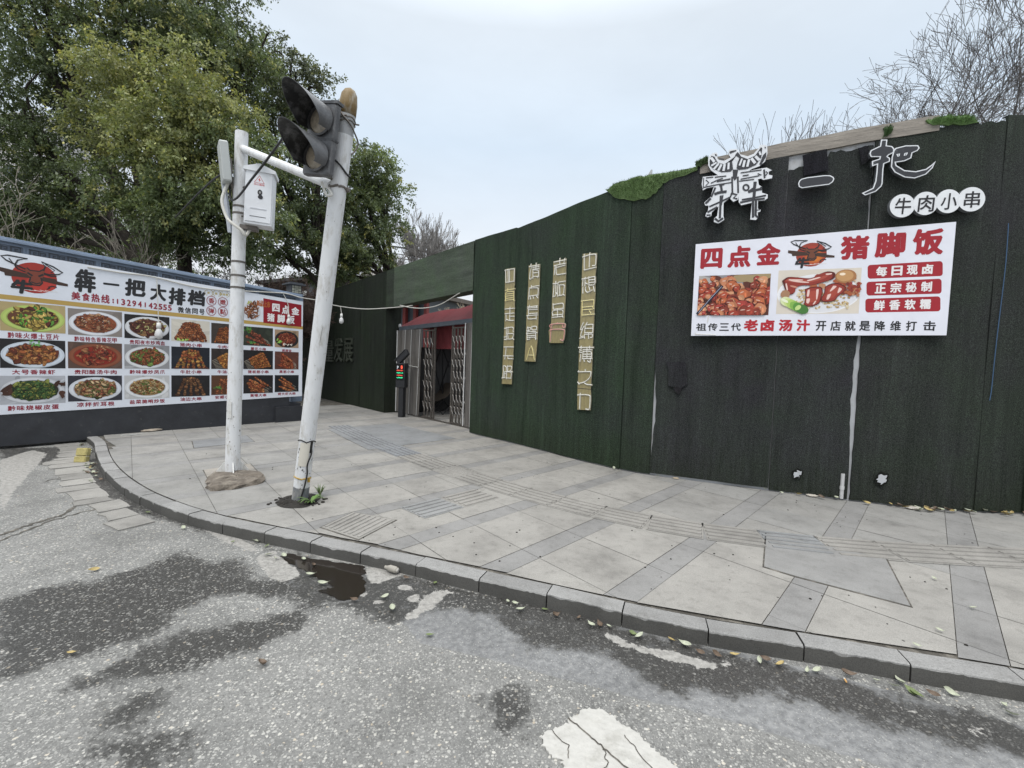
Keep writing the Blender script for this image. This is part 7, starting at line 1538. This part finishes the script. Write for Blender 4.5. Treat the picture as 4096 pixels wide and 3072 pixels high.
bo = gnd(1590, 2292, .015); mb = MB(); prof = [(0, 0), (.022, .004), (.024, .02), (.024, .075), (.020, .082), (.012, .105), (.012, .118), (0, .12)]; mb.lathe(prof, 14, c=(.34, .32, .28)); mb.lathe([(0, -.004), (.016, -.004), (.016, .0), (0, .001)], 12, c=(.5, .48, .44)); o = mb.build("plastic_bottle", STN, None, True); o.matrix_world = Matrix.Translation(bo+Vector((0, 0, .02))) @ Matrix.Rotation(R_(-25), 4, 'Z') @ Matrix.Rotation(R_(-90), 4, 'Y'); props(o, "small grubby bottle lying in the gutter by the kerb", "bottle")
SPG = mat("yellow_foam", (.42, .36, .15), .95, .3, 14, bump=1.0, bscale=50, dirt=(.18, .15, .06), dirt_at=(.6, .7), dscale=12); sp0 = gnd(325, 1850, .0); mb = MB(); mb.box(-.07, .07, -.05, .05, 0, .085, (1, 1, 1), b=.012); mb.box(-.062, .072, -.045, .048, .092, .20, (1, 1, 1), b=.012); o = mb.build("foam_block", SPG); o.matrix_world = Matrix.Translation(sp0) @ Matrix.Rotation(R_(12), 4, 'Z') @ Matrix.Rotation(R_(-14), 4, 'X'); props(o, "split block of yellow foam dumped in the gutter near the kerb end", "foam block")
# scraps of dirt speckling the slabs
mb = MB(); rg = random.Random(31)
for i in range(170):
    p = gnd(rg.uniform(500, 4000), rg.uniform(1800, 2600), KZ)
    if not left_of_all(p.x, p.y): continue
    s_ = rg.uniform(.004, .010); mb.lathe([(s_, -.001), (s_*.7, s_*.35), (0, s_*.45)], 6, (p.x, p.y, KZ+.002), (.05, .045, .04))
o = mb.build("dirt_crumbs", SOIL); props(o, kind="stuff", label="dark crumbs of dirt scattered over the pavement slabs", cat="dirt")
# ================================================================ TREES AND BACKGROUND
def leaf_material(name):
    m, t, b, nd, L = new_mat(name)
    at = nd("ShaderNodeAttribute", attribute_name="Col"); L(at.outputs[0], b.inputs['Base Color']); b.inputs['Roughness'].default_value = .45; b.inputs['Specular IOR Level'].default_value = .35
    tr = nd("ShaderNodeBsdfTranslucent"); L(mixc(nd, L, 'MULTIPLY', 1.0, at.outputs[0], (1.2, 1.25, .7)), tr.inputs[0]); mx = nd("ShaderNodeMixShader"); mx.inputs[0].default_value = .30
    L(b.outputs[0], mx.inputs[1]); L(tr.outputs[0], mx.inputs[2]); L(mx.outputs[0], t.nodes['Material Output'].inputs[0]); return m
LEAVES = leaf_material("camphor_leaves"); BARK = mat("dark_bark", (.040, .034, .028), .95, .5, 9, stretch=(1, 1, .3), bump=1.0, bscale=18); TWIG = mat("bare_twigs", None, .9, .3, 12)
def leaf_cloud(rng_, lobes, per, size=.085):
    """lobes: centre, radii, clusters, colour, yellow share -> leaf quads in drooping sprays"""
    V, C = [], []
    for cen, rad, ncl, col, yel in lobes:
        ncl = int(ncl*1.35)
        cen = np.array(cen); rad = np.array(rad)
        ns = max(6, int(ncl/17)); sd0 = rng_.normal(size=(ns, 3)); sd0 /= np.linalg.norm(sd0, axis=1, keepdims=True)
        sc0 = cen+sd0*rad*rng_.uniform(.50, 1.0, (ns, 1)); sr = rad.mean()*rng_.uniform(.26, .46, ns); si = rng_.integers(0, ns, ncl)
        d = rng_.normal(size=(ncl, 3)); d /= np.linalg.norm(d, axis=1, keepdims=True); d[:, 2] = np.abs(d[:, 2])*1.0-.22
        cp = sc0[si]+d*(sr[si]*rng_.uniform(.72, 1.05, ncl))[:, None]*np.array([1.15, 1.15, .70])
        fill = rng_.uniform(size=ncl) < .20; dd = rng_.normal(size=(ncl, 3)); dd /= np.linalg.norm(dd, axis=1, keepdims=True); cp[fill] = (cen+dd*rng_.uniform(.1, .9, (ncl, 1))*rad)[fill]
        k = per; cl = np.repeat(np.arange(ncl), k); n = ncl*k
        # a spray: short stem leaving outwards, bending down, leaves along it
        sd_ = d+rng_.normal(scale=.55, size=(ncl, 3)); sd_[:, 2] -= .15; sd_ /= np.linalg.norm(sd_, axis=1, keepdims=True)
        ln = rng_.uniform(.28, .55, ncl); f = rng_.uniform(0, 1, n)
        p = cp[cl]+sd_[cl]*(ln[cl]*f)[:, None]; p[:, 2] -= .30*ln[cl]*f**2; p += rng_.normal(scale=.05, size=(n, 3))
        ax_ = sd_[cl]*.5+rng_.normal(scale=.55, size=(n, 3)); ax_[:, 2] -= .55; ax_ /= np.linalg.norm(ax_, axis=1, keepdims=True)
        s_ = np.cross(ax_, rng_.normal(size=(n, 3))); s_ /= np.linalg.norm(s_, axis=1, keepdims=True)
        L_ = size*rng_.uniform(.65, 1.25, n)[:, None]; W_ = L_*.25; nrm = np.cross(ax_, s_)
        V.append(np.stack([p, p+ax_*L_*.5+s_*W_+nrm*L_*.06, p+ax_*L_, p+ax_*L_*.5-s_*W_+nrm*L_*.06], 1))
        c = np.array(col)[None, :]*rng_.uniform(.80, 1.20, (ncl, 1))*rng_.uniform(.72, 1.30, ns)[si][:, None]; y_ = rng_.uniform(size=ncl) < yel; c[y_] = np.array([.30, .31, .13])*rng_.uniform(.7, 1.25, (y_.sum(), 1))
        # the young leaves sit at the tips of the sprays
        cc = c[cl]*rng_.uniform(.75, 1.25, (n, 1)); tip = (f > .7)&(rng_.uniform(size=n) < .25); cc[tip] = cc[tip]*np.array([1.5, 1.35, 1.0]); C.append(cc)
    return np.concatenate(V), np.concatenate(C)
def limb(mb, pts, r0, r1, n=9, c=(1, 1, 1), seed=0, wob=.10):
    rg = random.Random(seed); P = catmull([Vector(p) for p in pts], 5); m_ = len(P); P = [p+Vector((rg.uniform(-1, 1), rg.uniform(-1, 1), 0))*wob*.3*(0 < i < m_-1) for i, p in enumerate(P)]
    mb.tube(P, [r0+(r1-r0)*i/(m_-1) for i in range(m_)], n, c)
def evergreen(name_label, base, fork, lobes_px, per, seed, size=.085, tr=.24):
    rn = np.random.default_rng(seed); lobes = []
    for (px, py, y, rpx, rz, ncl, col, yel) in lobes_px:
        p = at_y(px, py, y); r = rpx*y/FPX; lobes.append(((p.x, p.y, p.z), (r, r*.85, r*rz), ncl, col, yel))
    t = at_base("evergreen_tree", name_label, "tree", base, "evergreen camphor trees behind the menu board"); V, C = leaf_cloud(rn, lobes, per, size)
    attach(quads_object("crown", V, C, LEAVES), t); mb = MB(); rg = random.Random(seed); limb(mb, [base, (base[0]*.5+fork[0]*.5+.1, base[1]*.5+fork[1]*.5, base[2]*.5+fork[2]*.5), fork], tr, tr*.72, 12, seed=seed)
    for (c_, r, *_r) in lobes:
        e_ = Vector(c_)+Vector((rg.uniform(-.2, .2), 0, -.1)); f = Vector(fork); limb(mb, [f, f.lerp(e_, .45)+Vector((0, 0, .25)), e_], tr*.5, .03, 8, seed=seed)
        for k in range(5): q_ = e_+Vector((rg.uniform(-1, 1)*r[0]*.8, rg.uniform(-1, 1)*r[1]*.8, rg.uniform(-.3, .9)*r[2])); limb(mb, [f.lerp(e_, .6), e_.lerp(q_, .4)+Vector((0, 0, .1)), q_], tr*.2, .012, 5, seed=k)
    attach(mb.build("trunk", BARK), t); return t
DG = (.112, .146, .076); MG = (.138, .176, .086); YG = (.202, .228, .100); BGN = (.125, .146, .098)
# front tree with the yellow-green young foliage
evergreen("broad evergreen tree with yellow-green sunlit foliage behind the upright pole", at_y(730, 1250, 13.2)*1+Vector((0, 0, -at_y(730, 1250, 13.2).z)), at_y(735, 985, 13.2), [
    (560, 330, 12.2, 190, .75, 230, YG, .45), (800, 400, 12.0, 215, .7, 260, YG, .40), (480, 520, 12.3, 170, .75, 170, YG, .22), (720, 620, 11.9, 215, .75, 250, YG, .22), (930, 600, 12.3, 190, .8, 190, MG, .12), (560, 780, 12.2, 190, .7, 200, MG, .10), (850, 830, 12.2, 200, .75, 200, MG, .08), (1000, 840, 12.6, 150, .9, 120, MG, .12), (640, 950, 12.6, 170, .6, 130, DG, .03), (960, 1010, 13.2, 150, .6, 110, DG, .02)], 33, 1, .092, .23)
evergreen("tall dark evergreen tree filling the upper left of the view", (-11.9, 14.2, 0), (-11.4, 14.2, 4.2), [
    (100, 150, 13.6, 260, .8, 330, DG, .04), (420, 130, 13.8, 250, .8, 340, MG, .10), (700, 150, 14.2, 230, .8, 300, DG, .05), (850, 240, 14.6, 190, .8, 200, MG, .04), (60, 480, 13.5, 240, .8, 300, DG, .02), (300, 420, 14.0, 210, .8, 230, DG, .02), (220, 720, 13.9, 210, .7, 190, DG, .02), (-60, 760, 13.2, 200, .8, 170, DG, .02), (1000, 240, 15.2, 170, .9, 170, MG, .05), (540, -130, 13.9, 300, .8, 340, MG, .08), (820, -60, 14.4, 200, .8, 150, DG, .05), (120, -160, 13.6, 260, .8, 260, DG, .03), (400, 900, 14.4, 170, .6, 100, DG, .02), (130, 930, 13.6, 170, .6, 90, DG, .02)], 31, 2, .094, .30)
evergreen("evergreen tree with brownish-edged crown behind the traffic signal", (-7.6, 18.2, 0), (-7.4, 18.2, 3.9), [
    (1130, 300, 17.2, 130, .9, 150, BGN, .03), (1180, 420, 17.2, 150, .9, 170, BGN, .04), (1060, 520, 17.0, 170, .9, 190, MG, .05), (1240, 560, 17.6, 110, .9, 90, BGN, .04), (1120, 720, 17.2, 180, .8, 190, DG, .03), (1200, 900, 17.4, 180, .7, 190, DG, .04), (1100, 1000, 17.6, 150, .6, 110, DG, .02)], 30, 3, .11, .26)
evergreen("rounded evergreen tree rising over the lettered wall by the leaning pole", (-5.6, 20.4, 0), (-5.4, 20.4, 4.6), [
    (1450, 680, 19.2, 130, .9, 170, MG, .05), (1510, 760, 19.4, 110, 1.0, 130, MG, .05), (1380, 800, 19.2, 140, .9, 170, MG, .05), (1500, 900, 19.4, 120, .8, 140, DG, .05), (1370, 960, 19.2, 150, .7, 170, DG, .06), (1440, 1050, 19.3, 130, .6, 120, MG, .08), (1330, 1090, 19.2, 130, .6, 110, DG, .05), (1290, 880, 19.5, 140, .9, 130, DG, .03)], 30, 4, .115, .24)
# dim undergrowth of distant evergreens low behind the menu wall
evergreen("low dark evergreen further back between the trunks", (-15.0, 20.5, 0), (-15.0, 20.5, 2.6), [
    (120, 960, 20, 260, .65, 230, DG, .03), (420, 1010, 21, 240, .55, 210, DG, .03), (-80, 1000, 19, 200, .7, 130, BGN, .02), (260, 880, 20, 200, .6, 150, DG, .02), (680, 1110, 23, 170, .35, 90, DG, .02)], 24, 5, .14, .18)
# --- bare trees: recursive branching
def branching(mb, p, d, ln, r, depth, rg, c, spread=.55, up=.12, kids=(2, 3), wob=.34, minr=.004, sh=.72):
    pts = [Vector(p)]; dd = Vector(d).normalized(); seg = 4 if depth > 1 else 3
    for i in range(seg): dd = (dd+Vector((rg.gauss(0, wob), rg.gauss(0, wob), rg.gauss(0, wob)+up))*.35).normalized(); pts.append(pts[-1]+dd*ln/seg)
    r1 = max(minr, r*.62); mb.tube(pts, [r+(r1-r)*i/seg for i in range(seg+1)], 6 if r > .03 else (4 if r > .012 else 3), c, cap=False)
    if depth == 0: return
    for k in range(rg.randint(*kids)+1):
        a = rg.uniform(0, 6.28); o_ = dd.orthogonal().normalized(); b = dd.cross(o_); sp = spread*rg.uniform(.5, 1.3); nd_ = (dd+(o_*math.cos(a)+b*math.sin(a))*sp).normalized()
        i = rg.choice([seg, seg, seg-1, max(1, seg-2)]); branching(mb, pts[i], nd_, ln*sh*rg.uniform(.75, 1.2), r1*rg.uniform(.62, .9), depth-1, rg, c, spread, up, kids, wob, minr, sh)
def bare_tree(label, base, h0, ln, r, depth, seed, c, grp, lean=(0, 0, 1), spread=.55, name="bare_tree", minr=.004, kids=(2, 3), stems=1, up=.12, cat="tree"):
    t = at_base(name, label, cat, base, grp); rg = random.Random(seed); mb = MB(); b = Vector(base); top = b+Vector(lean).normalized()*h0; tk = MB()
    if h0 > .3: limb(tk, [b, b.lerp(top, .5)+Vector((rg.uniform(-.08, .08), 0, 0)), top], r*1.35, r, 9, c, seed, .05); attach(tk.build("trunk", TWIG), t)
    for k in range(stems):
        d = Vector(lean).normalized()+Vector((rg.uniform(-.5, .5), rg.uniform(-.5, .5), 0))*(1.0 if stems > 1 else .3); branching(mb, top, d, ln*rg.uniform(.8, 1.2), r*.75, depth, rg, c, spread, up, minr=minr, kids=kids)
    attach(mb.build("branches" if cat == "tree" else "stems", TWIG), t); return t
GB = (.115, .107, .102); G2 = (.20, .18, .15); RB = (.10, .068, .055)
grp = "bare winter trees behind the turf wall"
def zero(v): return (v.x, v.y, 0)
bare_tree("large bare tree whose dense crown fills the upper right corner", zero(at_y(3960, 560, 9.6)), 3.6, 2.0, .085, 6, 3, GB, grp, (-.05, .05, 1), .62, stems=7, minr=.0042, up=.07, kids=(2, 2))
bare_tree("bare tree with curving limbs over the timber capping", zero(at_y(3600, 600, 10.6)), 3.4, 1.75, .06, 6, 8, GB, grp, (-.04, 0, 1), .60, stems=4, minr=.0042, up=.08, kids=(1, 2))
bare_tree("bare tree leaning left over the capping with a long bent limb", zero(at_y(3720, 600, 11.6)), 3.3, 1.65, .06, 6, 15, GB, grp, (-.16, 0, 1), .58, stems=4, minr=.0042, up=.06, kids=(1, 2))
bare_tree("slender bare sapling of a few upright shoots left of the capping trees", zero(at_y(3185, 600, 10.2)), 3.6, 1.25, .030, 4, 5, GB, grp, (-.06, 0, 1), .38, stems=4, minr=.004, up=.2)
bare_tree("thin bare sapling just right of the ox-shaped character", zero(at_y(3320, 600, 10.6)), 3.6, 1.25, .028, 4, 9, GB, grp, (0, 0, 1), .40, stems=3, minr=.004, up=.2)
grp2 = "bare trees far beyond the gateway"
bare_tree("distant bare tree with upright fan of twigs over the lintel", zero(at_y(1690, 1080, 28)), 5.0, 1.7, .09, 5, 2, (.24, .23, .22), grp2, (0, 0, 1), .32, stems=5, minr=.012, up=.35)
bare_tree("distant bare tree right of the fan-shaped one over the lintel", zero(at_y(1760, 1080, 29)), 4.6, 1.6, .08, 5, 6, (.24, .23, .22), grp2, (0, 0, 1), .34, stems=4, minr=.012, up=.35)
bare_tree("low distant bare tree beside the rounded evergreen", zero(at_y(1590, 1120, 27)), 4.0, 1.3, .07, 5, 12, (.24, .23, .22), grp2, (-.1, 0, 1), .5, stems=3, minr=.011)
grp3 = "leafless shrubs behind the menu board"
for i, (px, y, n_, s_, c, lab) in enumerate(((120, 10.2, 6, 1.0, G2, "pale leggy leafless shrub at the far left over the meander frieze"), (420, 10.9, 6, .9, G2, "pale leafless shrub with crossing stems behind the painted headline"), (620, 11.6, 5, .8, G2, "thin leafless shrub in front of the dark trunk"))):
    b = at_y(px, 1200, y); bare_tree(lab, (b.x, b.y, 0), 1.5, 1.25*s_, .022, 4, 40+i, c, grp3, (.05, 0, 1), .50, "bare_shrub", .0058, (1, 2), n_, .12, "shrub")
for i, (px, y, lab) in enumerate(((900, 14.0, "reddish tangle of bare twigs left of the upright pole's shadowed trunk"), (1060, 14.8, "dense reddish tangle of bare twigs between the two poles"), (1170, 15.6, "reddish bare thicket beside the pier lantern"))):
    b = at_y(px, 1200, y); bare_tree(lab, (b.x, b.y, 0), 1.0, 1.0, .022, 6, 60+i, RB, "reddish thickets behind the wall end", (0, 0, 1), .62, "bare_thicket", .006, (2, 3), 5, .02, "shrub")
b = at_y(1850, 1250, 17.5); bare_tree("tan twiggy tree glimpsed through the gateway above the red canopy", (b.x, b.y, 0), 1.5, .70, .05, 5, 77, (.42, .36, .27), grp2, (0, 0, 1), .6, stems=4, minr=.008)
# --- overhead lines
for i, (a, b) in enumerate((((1440, 955), (1790, 1010)), ((1440, 985), (1760, 1030)), ((1440, 1000), (1740, 1045)), ((1440, 1025), (1700, 1060)))):
    A, B = at_y(a[0], a[1], 30), at_y(b[0], b[1], 27); d = (B-A); A = A-d*2.2; B = B+d*2.2; m_ = A.lerp(B, .5)-Vector((0, 0, .15)); mb = MB(); mb.tube(catmull([A, m_, B], 10), .045 if i == 0 else .025, 6)
    o = mb.build("overhead_cable", RUBBER); props(o, ("thick overhead cable, topmost of the four beyond the lettered wall", "second overhead cable from the top beyond the lettered wall", "third overhead cable from the top beyond the lettered wall", "lowest overhead cable beyond the lettered wall")[i], "cable", "overhead cables")
# --- courtyard building with dark walls and red columns seen over the canopy
Fb = Frame(tuple(at_y(1585, 1250, 24))[:2], tuple(at_y(1905, 1250, 21.5))[:2]); bld = empty("courtyard_building", "dark glazed courtyard building with red columns seen under the lintel", "building", Fb.m)
u1 = Fb.px(1712, 1250)[0]; zt = Fb.px(1640, 1200)[1]+.1; mb = MB(); mb.box(-6, u1, 0, zt, -4, 0, (.10, .115, .125)); mb.build("wall", PAINT, bld)
for k in range(12): u = -5.6+(u1+5.6)*k/11; mb = MB(); mb.box(u-.09, u+.09, 0, zt, .02, .22, (.22, .045, .04)); mb.build("column", PAINT, bld)
mb = MB(); mb.box(-6.4, u1+.4, zt, zt+.22, -4.3, .7, (.14, .12, .10)); mb.build("roof", PAINT, bld)
for k in range(11): u = -5.6+(u1+5.6)*(k+.5)/11; mb = MB(); mb.rect(u-.3, u+.3, .6, zt-.3, .012, (.075, .095, .115)); mb.build("window", PRINT, bld)
# slatted roof far left of it
Fr2 = Frame(tuple(at_y(1430, 1080, 33))[:2], tuple(at_y(1560, 1090, 31))[:2]); sh_ = empty("slatted_pergola", "white slatted pergola roof above the lettered wall", "pergola", Fr2.m); z0 = Fr2.px(1500, 1085)[1]; L_ = Fr2.px(1570, 1080)[0]
for k in range(5): mb = MB(); mb.box(-1, L_+1, z0-.5+.22*k, z0-.38+.22*k, -.35*k-.2, -.35*k, (.5, .47, .44)); mb.build("slat", PAINT, sh_)
for u in (-.8, L_+.8): mb = MB(); mb.box(u-.1, u+.1, 0, z0-.5, -.3, -.1, (.4, .38, .36)); mb.build("post", PAINT, sh_)
# brown building with carved panels behind the wall end
Fr3 = Frame(tuple(at_y(1120, 1200, 26))[:2], tuple(at_y(1330, 1200, 24))[:2]); bb = empty("carved_facade", "dark brown facade with grey carved panels behind the wall end", "building", Fr3.m); z0 = Fr3.px(1220, 1125)[1]; L_ = Fr3.px(1330, 1130)[0]
mb = MB(); mb.box(-1.5, L_+1.0, 0, z0, -3, 0, (.050, .036, .030)); mb.build("wall", PAINT, bb); mb = MB(); mb.box(-1.8, L_+1.3, z0, z0+.18, -3.2, .35, (.06, .055, .055)); mb.build("eave", PAINT, bb)
for k in range(6): u = -1.0+.85*k; mb = MB(); mb.box(u, u+.5, z0-1.6, z0-.2, .01, .05, (.085, .09, .105)); mb.ell(u+.25, z0-.6, .14, .3, .055, (.12, .13, .15), 16); mb.build("carved_panel", PAINT, bb)
sgn = MB(); u, v = Fr3.px(1222, 1174); sgn.prism([(u-.17, v-.14), (u+.17, v-.14), (u+.21, v), (u+.17, v+.14), (u-.17, v+.14), (u-.21, v)], .06, .10, (.62, .64, .64)); o = sgn.build("wall_plaque", PAINT, None, False, Fr3.m); props(o, "small white plaque on the brown facade behind the wall end", "plaque")
# pale tower block far behind the left trees
Fr4 = Frame(tuple(at_y(-120, 700, 60))[:2], tuple(at_y(180, 700, 58))[:2]); tb_ = empty("apartment_block", "pale apartment block glimpsed through the trees at the far left", "building", Fr4.m); zt = Fr4.px(100, 470)[1]; L_ = Fr4.px(150, 700)[0]
mb = MB(); mb.box(-8, L_, 0, zt, -10, 0, (.50, .49, .48)); mb.build("wall", PAINT, tb_); mb = MB(); mb.box(-8.3, L_+.3, zt, zt+.5, -10.3, .3, (.45, .44, .43)); mb.build("roof", PAINT, tb_)
for r_i in range(8):
    for c_i in range(4): u = L_-1.6-c_i*3.0; v = 2+r_i*3.0; mb = MB(); mb.box(u-.8, u+.8, v, v+1.6, .005, .06, (.08, .10, .13)) if v+2 < zt else None; (mb.build("window", PRINT, tb_) if mb.v else None)
Fr5 = at_y(585, 1000, 22); mb = MB(); mb.tube([(Fr5.x, Fr5.y, 0), (Fr5.x, Fr5.y, at_y(585, 810, 22).z)], [.36, .30], 10, (.28, .29, .30)); o = mb.build("concrete_post", CONCRETE); props(o, "pale concrete post standing among the tree trunks", "post")
